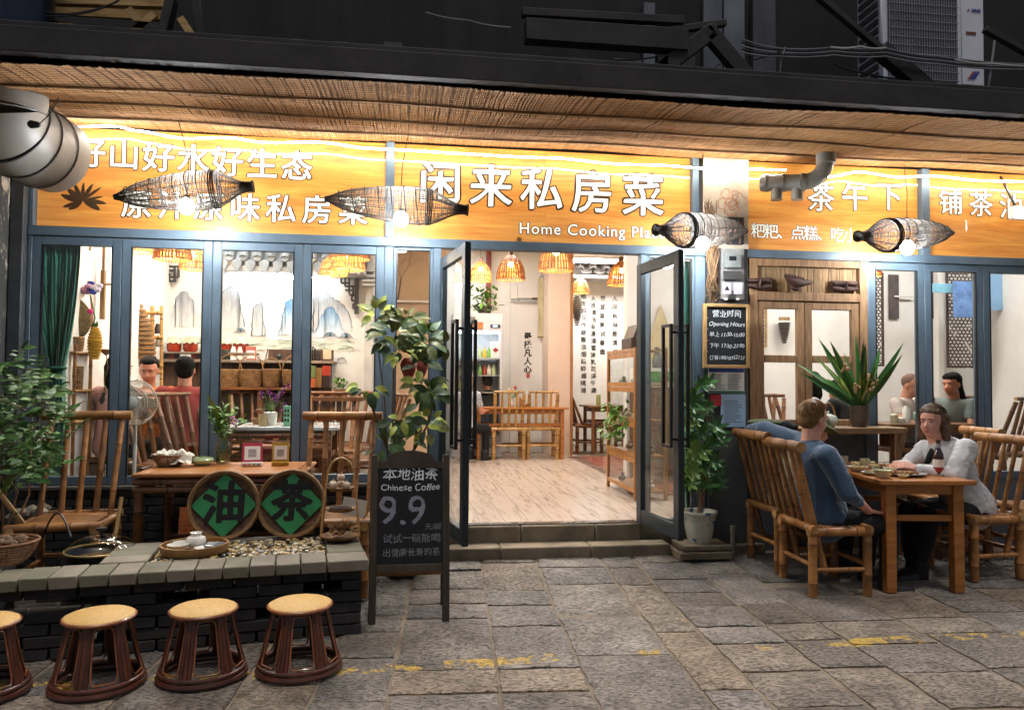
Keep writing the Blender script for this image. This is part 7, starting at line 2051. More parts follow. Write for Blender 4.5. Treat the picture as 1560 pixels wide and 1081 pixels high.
# tea tray
tt = thing('tea_tray', 'round bamboo tray with a white tea set at the left of the pebbles', 'tray', on_counter(296, 839, .425))
MB().lathe([(.001, .0), (.175, .0), (.182, .02), (.182, .045), (.172, .045), (.170, .012), (.001, .012)], 44).build('tray_body', mat('tray_wood', '#a37a46', '#845d30', scale=12, rough=.45), tt)
def item(name, label, cat, dx, dy, prof, m, z=.438):
 p = tt.location + Vector((dx, dy, z - .425)); return MB().lathe(prof, 24, Matrix.Translation(p)).build(name, m, None, label=label, cat=cat)
item('tea_pot_body', 'small white lidded tea jar standing in the middle of the round tray', 'tea jar', .0, .03, [(.001, 0), (.04, 0), (.055, .02), (.055, .05), (.048, .062), (.03, .068), (.028, .08), (.033, .088), (.026, .09), (.024, .07), (.001, .065)], CERW)
item('tea_bowl', 'white bowl at the front left of the round tea tray', 'bowl', -.075, -.05, bowl(.06, .038), CERW)
item('saucer', 'white saucer with a blue rim at the front right of the round tea tray', 'saucer', .07, -.06, plate(.055), CERW); item('saucer', 'stack of dark rimmed saucers at the right of the round tea tray', 'saucer', .105, .02, [(.001, 0), (.04, 0), (.062, .012), (.062, .022), (.04, .012), (.001, .012)], mat('saucer_dark', '#5d6066', rough=.3))
item('small_bowl', 'little bowl at the back left of the round tea tray', 'bowl', -.09, .06, bowl(.045, .03), CERW); item('tea_spoon_rest', 'small brown clay cup at the front centre of the tea tray', 'cup', .005, -.10, cup(.018, .03), mat('clay', '#a08468', rough=.6))
# three-tier hanging basket
tb_ = on_counter(518, 822, .425)
tw = thing('tiered_basket_stand', 'three tier bamboo basket stand with arched handle on the right end of the counter', 'basket stand', tb_)
for s in (-1, 1):
 for yy in (-.06, .06): MB().tube([(s * .115, yy, 0), (s * .10, yy * .5, .2), (s * .085, yy * .2, .36), (s * .075, 0, .42)], .0045, 5).build('pole', BAML[0], tw)
MB().tube([(.085 * math.cos(a), 0, .36 + .14 * math.sin(a)) for a in [PI * k / 16 for k in range(17)]], .006, 6).build('arched_handle', BAML[0], tw)
for z_, r_ in ((.30, .085), (.175, .095), (.01, .12)):
 MB().lathe([(.001, z_), (r_ * .8, z_ + .002), (r_, z_ + .022), (r_ * .97, z_ + .022), (r_ * .78, z_ + .008), (.001, z_ + .006)], 26).build('tier_tray', BSK, tw)
GAR = mat('garlic', '#c9b8a0', '#a58a78', scale=12, st=(3, 3, .5), rough=.5); GIN = mat('ginger', '#a98150', '#7b5a33', scale=20, rough=.8, bump=.5)
for i, (x_, y_, z_) in enumerate(((-.04, -.02, 0), (.035, -.03, 0), (0, .04, 0), (0, -.01, .045), (-.05, .03, 0))):
 m = MB()
 c = Vector((x_, y_, .335 + z_))
 for q in range(7): m.ell(c + Vector((.012 * math.cos(q * .9), .012 * math.sin(q * .9), 0)), (.014, .014, .021), 7, 6)
 m.tube([c + Vector((0, 0, .018)), c + Vector((.003, 0, .035))], [.006, .003], 6)
 m.build('garlic_bulb', GAR, None).location += tb_
 tag(COL.objects[-1], ('garlic bulb at the front left of the top tier', 'garlic bulb at the front right of the top tier', 'garlic bulb at the back of the top tier', 'garlic bulb crowning the pile on the top tier', 'garlic bulb at the far left of the top tier')[i], 'garlic', 'garlic bulbs on the basket stand')
for i in range(7):
 c = Vector((U(-.08, .08), U(-.06, .06), .05 + .02 * (i % 3))) + tb_
 m = MB()
 for q in range(5): m.ell(c + Vector((U(-.03, .03), U(-.02, .02), U(-.006, .016))), (U(.014, .026), U(.012, .018), U(.011, .016)), 8, 6, wob=.15, rot=Matrix.Rotation(U(0, 3), 3, 'Z'))
 m.build('ginger_root', GIN, None, label=('lumpy ginger root at the front', 'ginger root in the middle', 'ginger root on top', 'ginger root at the left', 'ginger root at the right', 'ginger root at the back', 'small ginger root at the edge')[i] + ' of the lowest tier', cat='ginger', group='ginger roots on the basket stand')
MB().lathe([(.001, .0), (.07, .003), (.065, .016), (.001, .02)], 20, Matrix.Translation(tb_ + Vector((0, 0, .184)))).build('dried_leaves', mat('dried_herb', '#4d3325', '#2e1d15', scale=40, rough=.9, bump=.6), None, label='flat heap of dark dried herbs on the middle tier', cat='herbs')
MB().box(tb_ + Vector((.07, .16, .17)), (.15, .004, .11), Matrix.Rotation(.2, 3, 'Y')).build('white_cloth', PAPER, None, label='white paper sheet behind the middle tier', cat='paper')
# pot with glass lid in the pit
pp = on_counter(132, 860, .36); pp.z = .33
pt_ = thing('cooking_pot', 'pot with a domed glass lid sunk in the pit of the brick counter', 'pot', Vector((pp.x, pp.y + .20, .255)))
MB().lathe([(.001, 0), (.15, .0), (.185, .04), (.19, .14), (.18, .14), (.17, .04), (.001, .02)], 36).build('pot_body', BLK, pt_)
MB().lathe([(.19, .145), (.182, .165), (.14, .205), (.07, .228), (.001, .234)], 40).build('glass_lid', thin_glass('lid_glass', tint=(.86, .89, .87), k=1.8), pt_)
MB().tube([(.19 * math.cos(a), .19 * math.sin(a), .146) for a in [2 * PI * j / 44 for j in range(44)]], .007, 7, closed=True).build('lid_rim', mat('lid_rim_m', '#c0a56c', rough=.3, metal=.6), pt_)
MB().lathe([(.012, .234), (.010, .25), (.03, .262), (.028, .274), (.001, .277)], 18).build('lid_knob', BLK, pt_)
MB().lathe([(.001, .10), (.17, .10)], 30).build('broth', mat('broth_m', '#8a6a35', '#6b5026', rough=.15), pt_)
MB().beam((.18, .0, .14), (.30, .02, .15), .03, .015).build('pot_handle', mat('steel_handle', '#8d9397', rough=.3, metal=.8), pt_, bevel=.003)
q = pt_.location
MB().tube([q + Vector((.03, .13, .2)), q + Vector((.035, .2, .42))], .012, 8).build('wooden_ladle', mat('ladle_wood', '#b08a55', rough=.5), None, label='wooden ladle handle sticking up behind the glass pot lid', cat='ladle')
MB().tube([q + Vector((-.40 + .24 * f, .18 - .2 * f, .19 + .16 * math.sin(PI * f * .93))) for f in [k / 16 for k in range(17)]], .006, 6).build('black_hose', BLK, None, label='thin black cable looping over the left arm of the counter', cat='cable')
# left end objects
rw = wicker_basket('round woven basket with roots at the bottom left corner on the counter', on_counter(2, 856, .425), .17, .10, .11, False, m=mat('basket_red_brown', '#8a5f3c', '#5c3a20', scale=20, rough=.7))
for i in range(6):
 c = on_counter(2, 856, .425) + Vector((U(-.06, .12), U(-.08, .08), .11))
 MB().ell(c, (.035, .025, .022), 9, 7, wob=.15, rot=Matrix.Rotation(U(0, 3), 3, 'Z')).build('taro_root', mat('taro', '#7a6048', '#55402e', scale=20, rough=.9, bump=.6), None, label=('nearest', 'second', 'third', 'fourth', 'fifth', 'farthest')[i] + ' brown root in the woven basket at the left edge', cat='root', group='roots in the corner basket')
dw = MB()
c = on_counter(62, 800, .425) + Vector((0, .02, 0))
for k in range(9): dw.ell(c + Vector((U(-.11, .09), U(-.06, .06), U(.02, .10))), (U(.03, .055), U(.03, .05), U(.025, .045)), 10, 8, wob=.18, rot=Matrix.Rotation(U(0, 3), 3, 'Z'))
dw.build('scholar_rock', mat('pitted_rock', '#a19786', '#6e6658', scale=12, rough=.85, bump=1.5, bscale=16), None, label='pale pitted rock on the left arm of the brick counter', cat='rock')
c2 = on_counter(28, 800, .425)
MB().ell(c2 + Vector((-.02, .08, .05)), (.09, .07, .05), 12, 8, wob=.15).build('scholar_rock', MC['pitted_rock'], None, label='lower rounded rock behind the woven basket at the left', cat='rock')
b0_ = on_counter(30, 818, .425)
for k, (dx, dz) in enumerate(((-.22, .36), (-.17, .30))):
 MB().bamboo(b0_ + Vector((.02 * k, .05, .05)), b0_ + Vector((dx - .1, .1, dz + .1)), .010, 2).build('bamboo_stick', BAML, None, label=('longer', 'shorter')[k] + ' bamboo stick leaning out of the corner basket', cat='stick')

# ================================================================ CHALKBOARD EASEL
EAS = mat('dark_easel_wood', '#453a2e', '#30271e', scale=4, st=(5, 5, 1), rough=.7, bump=.2)
bl0, br0 = Vector((-.205, -1.43, 0)), Vector((.262, -1.425, 0))
ez = thing('chalkboard_easel', 'standing black chalkboard advertising Chinese Coffee at 9.9 in front of the entrance', 'chalkboard', ((bl0.x + br0.x) / 2, -1.43, .0), rz=math.atan2(br0.y - bl0.y, br0.x - bl0.x))
wE = (br0 - bl0).length; lean_ = R(-6)
RL = Matrix.Rotation(lean_, 4, 'X')
def eb(a, b, m=EAS, n='frame_bar', bv=.003):
 a, b = Vector(a), Vector(b); c = RL @ ((a + b) / 2)
 MB().box(c, (abs(b.x - a.x), abs(b.y - a.y), abs(b.z - a.z)), RL.to_3x3()).build(n, m, ez, bevel=bv)
h2 = wE / 2
eb((-h2, -.012, 0), (-h2 + .042, .012, .965)); eb((h2 - .042, -.012, 0), (h2, .012, .965))
eb((-h2 + .043, -.011, .285), (h2 - .043, .011, .33)); 
pts = [(-h2 + .043, .885), (h2 - .043, .885), (h2 - .043, .925)] + [(h2 * .62 * math.cos(a) , .925 + .065 * math.sin(a)) for a in [PI * k / 10 for k in range(0, 11)]] + [(-h2 + .043, .925)]
T = RL @ Matrix.Rotation(PI / 2, 4, 'X') @ Matrix.Translation((0, 0, -.011))
MB().poly(pts, .022, T).build('arched_top', EAS, ez)
eb((-h2 + .04, -.004, .33), (h2 - .04, .006, .89), mat('blackboard', '#0e0e11', '#0a0a0d', scale=3, rough=.55, rv=0), 'board_panel', 0)
for s in (-1, 1):
 MB().beam((s * (h2 - .02) - (.0 if s > 0 else 0), .32, 0.003), (s * (h2 - .03), .10, .93), .03, .02).build('rear_leg', EAS, ez, bevel=.002)
MB().beam((-h2 + .03, .26, .22), (h2 - .03, .26, .22), .03, .02).build('rear_rail', mat('rail_wood', '#9a6a3a', rough=.5), ez, bevel=.002)
def chalk(s, x, z, size, m=CHALK, **k):
 k.setdefault('jit', .003); k.setdefault('jsc', 30); k.setdefault('wob', size * .11)
 T = RM[ez.name] @ RL @ Matrix.Translation((x, -.0052, z)) @ Matrix.Rotation(PI / 2, 4, 'X')
 lettering(s, T, size, m, ez, 'chalk_lettering', **k)
chalk('本地油茶', .0, .845, .082, bold=.0004); chalk('Chinese Coffee', -.0, .772, .056, bold=.0, jit=.001)
chalk('9.9', -.045, .63, .235, mat('chalk_violet', '#9092a0', '#6e7080', scale=60, rough=.9), bold=.001, wob=.007)
chalk('元/碗', .135, .54, .042, CHALKD); chalk('试试一碗能喝', .01, .475, .056, CHALKD); chalk('出健康长寿的茶', .01, .395, .048, CHALKD)
# ================================================================ PLANTS
random.seed(61)
def plant_leaves(t, mesh_list, pts, smin=.7, smax=1.2, limit=300):
 """pts: (pos, dir); the first 300 as parts, the rest joined"""
 for i, (p, d) in enumerate(pts[:limit]):
  inst(random.choice(mesh_list), 'leaf', t, p, orient(d, U(-.5, .5), (U(-.4, .4), -1, .9)), U(smin, smax))
 rest = pts[limit:]
 if rest:
  m = MB()
  for p, d in rest:
   me = random.choice(mesh_list); s = U(smin, smax); Rm = orient(d, U(-.5, .5), (U(-.4, .4), -1, .9)).to_matrix()
   m.add([Vector(p) + Rm @ (v.co * s) for v in me.vertices], [tuple(q.vertices) for q in me.polygons])
  m.build('foliage', mesh_list[0].materials[0], t, kind='stuff')
# climbing bush at the far left
bush = thing('leafy_bush', 'dense green bush of small pointed leaves at the left edge in front of the curtain', 'bush', (-2.62, -.62, .05))
B1 = mat('bush_leaf', '#577f38', '#335c26', scale=8, rough=.5, rv=.35); B2 = mat('bush_leaf_pale', '#8fb565', '#5d8c45', scale=8, rough=.5, rv=.3)
lm = [leaf_mesh(.062, .016, B1), leaf_mesh(.05, .014, B2), leaf_mesh(.07, .018, B1)]
pts = []
for k in range(120):
 px = U(-25, 88); top = 520 + abs(px - 25) * .9 + U(0, 60)
 py = U(top, 735)
 p = W(px, py, U(-.95, -.35)) - bush.location
 d = Vector((U(-1, 1), U(-1, .3), U(-.4, .9))).normalized()
 q = p + d * U(.12, .22)
 MB().tube([p, q], [.002, .0012], 3).build('twig', WOODB, bush)
 for j in range(5):
  f = (j + 1) / 5; c = p.lerp(q, f); sd = d.cross(Vector((0, 0, 1))).normalized()
  for s in (-1, 1): pts.append((c, d * .5 + sd * s + Vector((0, U(-.3, 0), -.15))))
 pts.append((q, d))
random.shuffle(pts)
plant_leaves(bush, lm, pts)
for k in range(9): MB().tube([(U(-.1, .1), 0, 0), (U(-.3, .3), U(-.2, .2), .6), (U(-.45, .45), U(-.2, .3), 1.2)], [.01, .007, .003], 5).build('stem', WOODB, bush)
for k in range(7): 
 p = W(U(-5, 20), U(720, 760), -.9) - bush.location; inst(leaf_mesh(.34, .008, LG, .1, .5), 'long_leaf', bush, p, orient((U(.2, 1), U(-1, 0), U(.6, 1.3))), 1)
# variegated leafy plant behind the chalkboard
vp = thing('variegated_plant', 'tall potted plant with dark and yellow veined leaves behind the chalkboard', 'plant', (W(615, 700, -.5).x, -.48, .04))
V1 = mat('dark_veined_leaf', '#56703a', '#2f4a26', scale=16, rough=.5, rv=.35); V2 = mat('yellow_leaf', '#cdd05a', '#93ad44', scale=14, rough=.5, rv=.2); V3 = mat('tan_leaf', '#8f9450', '#566336', scale=14, rough=.5, rv=.25)
vm_ = {1: leaf_mesh(.125, .040, V1, .25, .3), 2: leaf_mesh(.10, .033, V2, .25, .3), 3: leaf_mesh(.12, .037, V3, .25, .3)}
MB().lathe([(.001, 0), (.11, 0), (.15, .2), (.16, .22), (.14, .22), (.001, .19)], 24).build('pot', mat('dark_pot', '#3a332d', rough=.5), vp)
for (px, py, rx_, ry_, n_, kinds) in ((575, 480, 24, 13, 18, (2, 2, 3)), (620, 487, 32, 14, 20, (2, 3, 3)), (600, 510, 42, 18, 44, (1, 3, 1)), (650, 522, 30, 16, 28, (1, 3, 1)), (612, 532, 30, 14, 26, (2, 2, 1)), (560, 590, 22, 10, 12, (2, 1)), (640, 560, 20, 10, 12, (2, 1)), (645, 583, 26, 14, 22, (2, 1, 3)), (655, 600, 24, 12, 14, (1, 1)), (612, 640, 26, 14, 24, (2, 1, 1)), (650, 648, 30, 16, 24, (1, 2, 3)), (585, 678, 20, 10, 12, (1,)), (622, 668, 14, 10, 8, (1,)), (680, 525, 12, 10, 6, (3, 1))):
 for k in range(n_):
  a = U(0, 2 * PI); r_ = math.sqrt(rnd()); yy = -.48 + U(-.16, .14)
  p = W(px + rx_ * .82 * r_ * math.cos(a), py + ry_ * r_ * math.sin(a), yy) - vp.location
  if rnd() < .12: continue
  d = Vector((math.cos(a), U(-1.0, .2), -math.sin(a) * .6 - .15))
  inst(vm_[random.choice(kinds)], 'leaf', vp, p, orient(d, U(-.4, .4), (U(-.3, .3), -1, .7)), U(.6, 1.05))
for pl in (((615, 770), (603, 700), (598, 640), (600, 540)), ((615, 770), (628, 700), (637, 640), (645, 560)), ((612, 770), (590, 690), (586, 610), (572, 500)), ((628, 690), (655, 640), (660, 600)), ((592, 690), (560, 600))):
 MB().tube([W(a, b, -.48) - vp.location for a, b in pl], [.011, .008, .006, .004][:len(pl)], 6).build('stem', mat('plant_stem', '#5a452c', rough=.7), vp)
for k in range(3): inst(leaf_mesh(.15, .05, mat('red_bract', '#a8443a', '#8a3028', rough=.5), .2, .4), 'red_bract', vp, W(620 + k * 12, 545, -.42) - vp.location, orient((U(-.4, .4), -.6, -1)), 1)
# umbrella plant
up_ = thing('umbrella_plant', 'umbrella plant with fingered leaves in a blue and white pot right of the entrance', 'plant', (W(1058, 797, -.12).x, -.22, .055))
MB().box((0, 0, .03), (.42, .3, .055)).build('brick_stand', STEPM, up_, bevel=.006); MB().box((.01, 0, .085), (.38, .26, .04)).build('brick_stand', STEPM, up_, bevel=.006)
def pot_mat():
 m, nt, p = nodes_of('blue_white_porcelain'); N, L = nt.nodes.new, nt.links.new
 tc = N('ShaderNodeTexCoord'); n = N('ShaderNodeTexNoise'); L(tc.outputs['Object'], n.inputs['Vector']); n.inputs['Scale'].default_value = 13; n.inputs['Detail'].default_value = 6
 c = N('ShaderNodeValToRGB'); L(n.outputs[0], c.inputs[0]); e = c.color_ramp.elements; e[0].position = .57; e[0].color = H('#c3bfae'); e[1].position = .62; e[1].color = H('#49688c')
 L(c.outputs[0], p.inputs['Base Color']); p.inputs['Roughness'].default_value = .25
 return m
MB().lathe([(.001, .106), (.085, .106), (.10, .16), (.118, .25), (.128, .32), (.14, .335), (.14, .35), (.12, .35), (.11, .30), (.001, .29)], 30).build('pot', pot_mat(), up_)
S1 = mat('umbrella_leaf', '#4f8040', '#2e5a2c', scale=6, rough=.35, rv=.3); S2 = mat('umbrella_leaf_pale', '#9cb860', '#628a45', scale=10, rough=.35, rv=.25)
um = [leaf_mesh(.10, .021, S1, .2, .3), leaf_mesh(.10, .022, S2, .2, .3)]
for k in range(46):
 px, py = U(1040, 1098), U(582, 742)
 px = 1068 + (px - 1068) * (1 if py > 620 else .7)
 c = W(px, py, -.22 + U(-.12, .1)) - up_.location
 ax = Vector((U(-.5, .5), -1, U(-.1, .7))).normalized(); x, y, z = frame_to(ax)
 MB().tube([c - ax * .09 + Vector((0, 0, -.05)), c], .002, 4).build('leaf_stalk', LG, up_)
 m_ = um[1] if (px < 1062 and rnd() < .6) else um[0]
 nn_ = random.randint(6, 8); s = U(.7, 1.15)
 for j in range(nn_):
  a = 2 * PI * j / nn_; d = x * math.cos(a) + y * math.sin(a) + ax * .25
  inst(m_, 'leaf', up_, c, orient(d, 0, up=-ax), s) if len(KIDS[up_.name]) < 345 else None
for k in range(3): MB().tube([(.02 * k - .02, 0, .29), (U(-.05, .08), 0, .7), (U(-.1, .1), 0, 1.15)], [.009, .007, .004], 6).build('stem', WOODB, up_)
# shell ginger plant on the shelf
sg = thing('striped_leaf_plant', 'potted plant with long striped green and yellow leaves on the window shelf', 'plant', (W(1309, 648, -.2).x, -.2, szt + .001))
MB().lathe([(.001, 0), (.055, 0), (.07, .05), (.072, .15), (.078, .165), (.078, .175), (.066, .175), (.06, .15), (.001, .14)], 26).build('pot', mat('brown_glazed_pot', '#5d5144', '#443a30', scale=6, rough=.35), sg)
def stripe_mat():
 m, nt, p = nodes_of('striped_leaf'); N, L = nt.nodes.new, nt.links.new
 tc = N('ShaderNodeTexCoord'); mp = N('ShaderNodeMapping'); L(tc.outputs['Object'], mp.inputs[0]); mp.inputs['Scale'].default_value = (14, 1.2, 1); mp.inputs['Rotation'].default_value = (0, 0, .25)
 n = N('ShaderNodeTexNoise'); L(mp.outputs[0], n.inputs['Vector']); n.inputs['Scale'].default_value = 3.5
 c = N('ShaderNodeValToRGB'); L(n.outputs[0], c.inputs[0]); e = c.color_ramp.elements; e[0].position = .5; e[0].color = H('#2c5a22'); e[1].position = .62; e[1].color = H('#a9b24a')
 L(c.outputs[0], p.inputs['Base Color']); p.inputs['Roughness'].default_value = .4
 return m
SM = stripe_mat(); S3 = mat('long_green_leaf', '#3c6e2b', '#24501e', scale=5, rough=.4, rv=.2)
for (tx_, ty_, L_, m_) in ((1216, 548, .46, S3), (1222, 566, .42, S3), (1250, 514, .50, SM), (1246, 540, .45, SM), (1268, 520, .40, S3), (1308, 510, .46, S3), (1318, 521, .40, SM), (1322, 524, .36, SM), (1383, 522, .50, S3), (1380, 540, .46, S3), (1345, 528, .40, S3), (1290, 535, .36, S3), (1335, 560, .30, SM), (1262, 575, .36, S3)):
 base = Vector((U(-.02, .02), U(-.02, .02), .15)); tip = W(tx_, ty_, -.2 + U(-.18, .1)) - sg.location
 d = tip - base; o = inst(leaf_mesh(d.length, .036, m_, .35, .06, 'leaf', 8), 'leaf', sg, base, orient(d, U(-.5, .5), up=(0, -1, .3)), 1)
for (px, py) in ((1287, 560), (1330, 578), (1306, 590), (1325, 590)):
 c = W(px, py, -.3) - sg.location; MB().tube([(0, 0, .16), c * .6 + Vector((0, 0, .07)), c], .003, 5).build('flower_stalk', LG, sg)
 for k in range(9): MB().ell(c + Vector((U(-.03, .03), U(-.03, .03), U(-.04, .04))), (.012, .012, .014), 7, 5).build('seed_pod', mat('tan_pod', '#a98b60', '#8a6a44', rough=.7), sg)
tp = thing('teapot', 'white porcelain teapot with a bamboo handle on the window shelf', 'teapot', (W(1262, 650, -.2).x, -.2, szt + .001))
MB().lathe([(.001, 0), (.045, 0), (.07, .03), (.075, .06), (.06, .09), (.03, .10), (.028, .108), (.001, .112)], 28).build('body', mat('green_white_porcelain', '#c9cdbf', rough=.2, coat=.5), tp); MB().ell((0, 0, .118), .011, 8, 6).build('lid_knob', CERW, tp)
MB().tube([(-.065, 0, .05), (-.10, 0, .08), (-.115, 0, .10)], [.016, .011, .009], 8).build('spout', CERW, tp)
MB().tube([(.058 * math.cos(a), 0, .08 + .11 * math.sin(a)) for a in [PI * k / 14 for k in range(15)]], .007, 7).build('handle', mat('handle_cane', '#b98a4a', rough=.4), tp)
fpz = W(735, 476, 5.5); t = thing('fridge_top_plant', 'bushy green potted plant on top of the display fridge', 'plant', (W(738, 476, 5.5).x, 5.5, z1 + .001))
MB().lathe([(.001, 0), (.09, 0), (.12, .12), (.001, .11)], 16).build('pot', mat('dark_pot', '#3a332d'), t)
lgm = leaf_mesh(.15, .04, LG)
for k in range(75): inst(lgm, 'leaf', t, (U(-.3, .22), U(-.15, .15), U(.05, .42)), orient((U(-1, 1), U(-1, .5), U(-.3, 1))), U(.6, 1.1))
t = thing('trailing_plant', 'small leafy plant hanging against the glass cabinet', 'plant', P0 + dd * .5 + nn * -.06 + Vector((0, 0, .98)))
MB().lathe([(.001, -.12), (.05, -.12), (.07, 0), (.06, 0), (.001, -.02)], 14).build('pot', BSK, t)
for k in range(110): inst(lf_s, 'leaf', t, (U(-.06, .06), U(-.34, .34), U(-.16, .22)), orient((U(-1, 0), U(-1, 1), U(-.9, .4))), U(1.1, 2))

# ================================================================ PEOPLE
def remesh(mb, name, m, parent, vox=.006, it=6, smooth=.5, deform=None, extra=0):
 me = mb.mesh('tmp', m)
 o = bpy.data.objects.new('tmp', me); COL.objects.link(o)
 r = o.modifiers.new('r', 'REMESH'); r.mode = 'VOXEL'; r.voxel_size = vox; r.adaptivity = 0
 s = o.modifiers.new('s', 'SMOOTH'); s.iterations = it; s.factor = smooth
 me2 = bpy.data.meshes.new_from_object(o.evaluated_get(bpy.context.evaluated_depsgraph_get()))
 bpy.data.objects.remove(o)
 if deform:
  for v in me2.vertices: v.co = deform(v.co)
 me2.materials.clear(); me2.materials.append(m)
 me2.polygons.foreach_set('use_smooth', [True] * len(me2.polygons))
 me2.name = name
 ob = bpy.data.objects.new(name, me2); COL.objects.link(ob); setpar(ob, parent)
 return ob
def folds(amp, sc):
 s0 = U(0, 50)
 def f(co):
  n = noise.noise(Vector((co.x * sc + s0, co.y * sc, co.z * sc * .45)))
  n2 = noise.noise(Vector((co.x * sc * 2.2, co.y * sc * 2.2 + s0, co.z * sc * 3)))
  return co * 1.0 + Vector((n, n, n * .2)) * amp + Vector((n2, n2, 0)) * amp * .45
 return f
def hand(mb, w, d, nrm, curl=.5, side=1, s=1.):
 """palm and five fingers starting at wrist w, pointing along d, palm facing nrm"""
 d = Vector(d).normalized(); nrm = Vector(nrm); nrm = (nrm - d * nrm.dot(d)).normalized(); x = d.cross(nrm) * side
 for k in range(4):
  q = w + x * ((k - 1.5) * .019) * s
  mb.cone(w + x * ((k - 1.5) * .010) * s + d * .012, .013 * s, q + d * .082 * s, .0115 * s, 10)
  L_ = (.040, .046, .043, .034)[k] * s; a = 0; p = q + d * .082 * s
  for j in range(3):
   a += curl * (.55, .75, .6)[j]
   q2 = p + (d * math.cos(a) + nrm * math.sin(a)) * L_ * (1, .68, .52)[j]
   mb.cone(p, (.0098, .009, .0082)[j] * s, q2, (.009, .0082, .0070)[j] * s, 10); p = q2
 t0 = w - x * .018 * s + d * .02 * s; t1 = t0 - x * .026 * s + d * .030 * s + nrm * .012 * s; t2 = t1 - x * .006 * s + d * .032 * s + nrm * .014 * s * (1 + curl); t3 = t2 + d * .022 * s + nrm * .012 * s * curl + x * .006 * s
 mb.cone(t0, .016 * s, t1, .0125 * s, 10); mb.cone(t1, .0125 * s, t2, .0105 * s, 10); mb.cone(t2, .0105 * s, t3, .0085 * s, 10)
def person(label, loc, rz, sh_m, leg_m, hair_m, skin=SKIN, hair='short', pose=None, sleeve='long', vox=.011, detail=False, build_=1., glasses=False, group=None, shoes=True, strands=0, slim=1.):
 P = dict(hip=(0, 0, .53), waist=(0, .0, .70), chest=(0, .02, .90), neck=(0, .03, 1.04), head=(0, .07, 1.185), hp=0, hy=0, hr=0,
    sL=(-.175, .02, .985), sR=(.175, .02, .985), eL=(-.22, .10, .75), eR=(.22, .10, .75), wL=(-.16, .30, .76), wR=(.16, .30, .76), dL=(.2, 1, 0), dR=(-.2, 1, 0), nL=(0, 0, -1), nR=(0, 0, -1),
    kL=(-.12, .42, .50), kR=(.12, .42, .50), aL=(-.12, .40, .09), aR=(.12, .40, .09), cL=.5, cR=.5)
 P.update(pose or {})
 V = {k: (Vector(v) if isinstance(v, tuple) else v) for k, v in P.items()}
 t = thing('person', label, 'person', loc, rz=rz, group=group)
 B = build_
 # body
 b = MB()
 HR = Matrix.Rotation(V['hy'], 3, 'Z') @ Matrix.Rotation(V['hp'], 3, 'X') @ Matrix.Rotation(V['hr'], 3, 'Y')
 hc = V['head']
 def hp_(x, y, z): return hc + HR @ Vector((x, y, z))
 b.ell(hp_(0, -.012, .028), (.076, .094, .088), 20, 14, rot=HR)
 b.ell(hp_(0, .022, -.030), (.062, .070, .078), 18, 12, rot=HR)
 b.ell(hp_(0, .060, -.088), (.026, .022, .020), 12, 8, rot=HR)
 b.ell(hp_(-.034, .048, -.034), (.026, .026, .026), 12, 8, rot=HR); b.ell(hp_(.034, .048, -.034), (.026, .026, .026), 12, 8, rot=HR)
 b.cone(hp_(0, .080, .010), .007, hp_(0, .104, -.026), .0115, 10)
 for s in (-1, 1):
  b.ell(hp_(s * .010, .094, -.030), (.008, .010, .008), 8, 6, rot=HR)
  b.ell(hp_(s * .075, -.008, -.010), (.009, .018, .030), 10, 8, rot=HR)
  b.ell(hp_(s * .030, .076, .030), (.022, .010, .008), 8, 6, rot=HR)
 b.ell(hp_(0, .082, -.056), (.020, .010, .006), 8, 6, rot=HR); b.ell(hp_(0, .080, -.067), (.017, .010, .006), 8, 6, rot=HR)
 b.cone(V['neck'] - Vector((0, 0, .04)), .058 * B, hc + HR @ Vector((0, -.02, -.06)), .05 * B, 14)
 b.cone(V['waist'], .12 * B, V['chest'], .13 * B, 16, flat=.75, side=(0, 1, 0)); b.cone(V['hip'], .105 * B, V['waist'], .11 * B, 16, flat=.8, side=(0, 1, 0))
 for s in 'LR':
  b.cone(V['chest'], .09, V['s' + s], .05 * B); b.cone(V['s' + s], .048 * B, V['e' + s], .037 * B); b.cone(V['e' + s], .038 * B, V['w' + s], .025)
  b.cone(V['hip'] + Vector((-.07 if s == 'L' else .07, 0, .01)), .07 * B, V['k' + s], .055); b.cone(V['k' + s], .053, V['a' + s], .036); b.cone(V['a' + s], .036, V['a' + s] + Vector((0, .09, -.04)), .026)
  hand(b, V['w' + s], V['d' + s], V['n' + s], V['c' + s], 1 if s == 'L' else -1)
 remesh(b, 'body', skin, t, vox if not detail else .0055, 2, .5)
 # eyes and mouth
 for s in (-1, 1):
  if detail: MB().ell(hp_(s * .030, .0745, .0075), (.0115, .010, .0056), 10, 8, rot=HR).build('eye', mat('eye_white', '#d8d2cb', rough=.2), t)
  MB().ell(hp_(s * .030, .0825 if detail else .079, .0075), (.0055, .004, .0052) if detail else (.010, .004, .0034), 8, 6, rot=HR).build('iris', mat('iris_dark', '#2a2320', rough=.15), t)
  MB().tube([hp_(s * .014, .091, .028), hp_(s * .030, .091, .034), hp_(s * .046, .078, .028)], [.003, .0036, .002], 6).build('eyebrow', hair_m, t)
 MB().tube([hp_(-.022, .085, -.063), hp_(0, .094, -.0605), hp_(.022, .085, -.063)], [.002, .0045, .002], 6).build('lips', mat('lips', '#a35f56', rough=.4), t)
 if glasses:
  for s in (-1, 1): MB().tube([hp_(s * .031 + .022 * math.cos(a), .097, .008 + .016 * math.sin(a)) for a in [2 * PI * k / 14 for k in range(14)]], .0013, 4, closed=True).build('spectacle_rim', BLK, t)
 # shirt
 c = MB(); g = .014
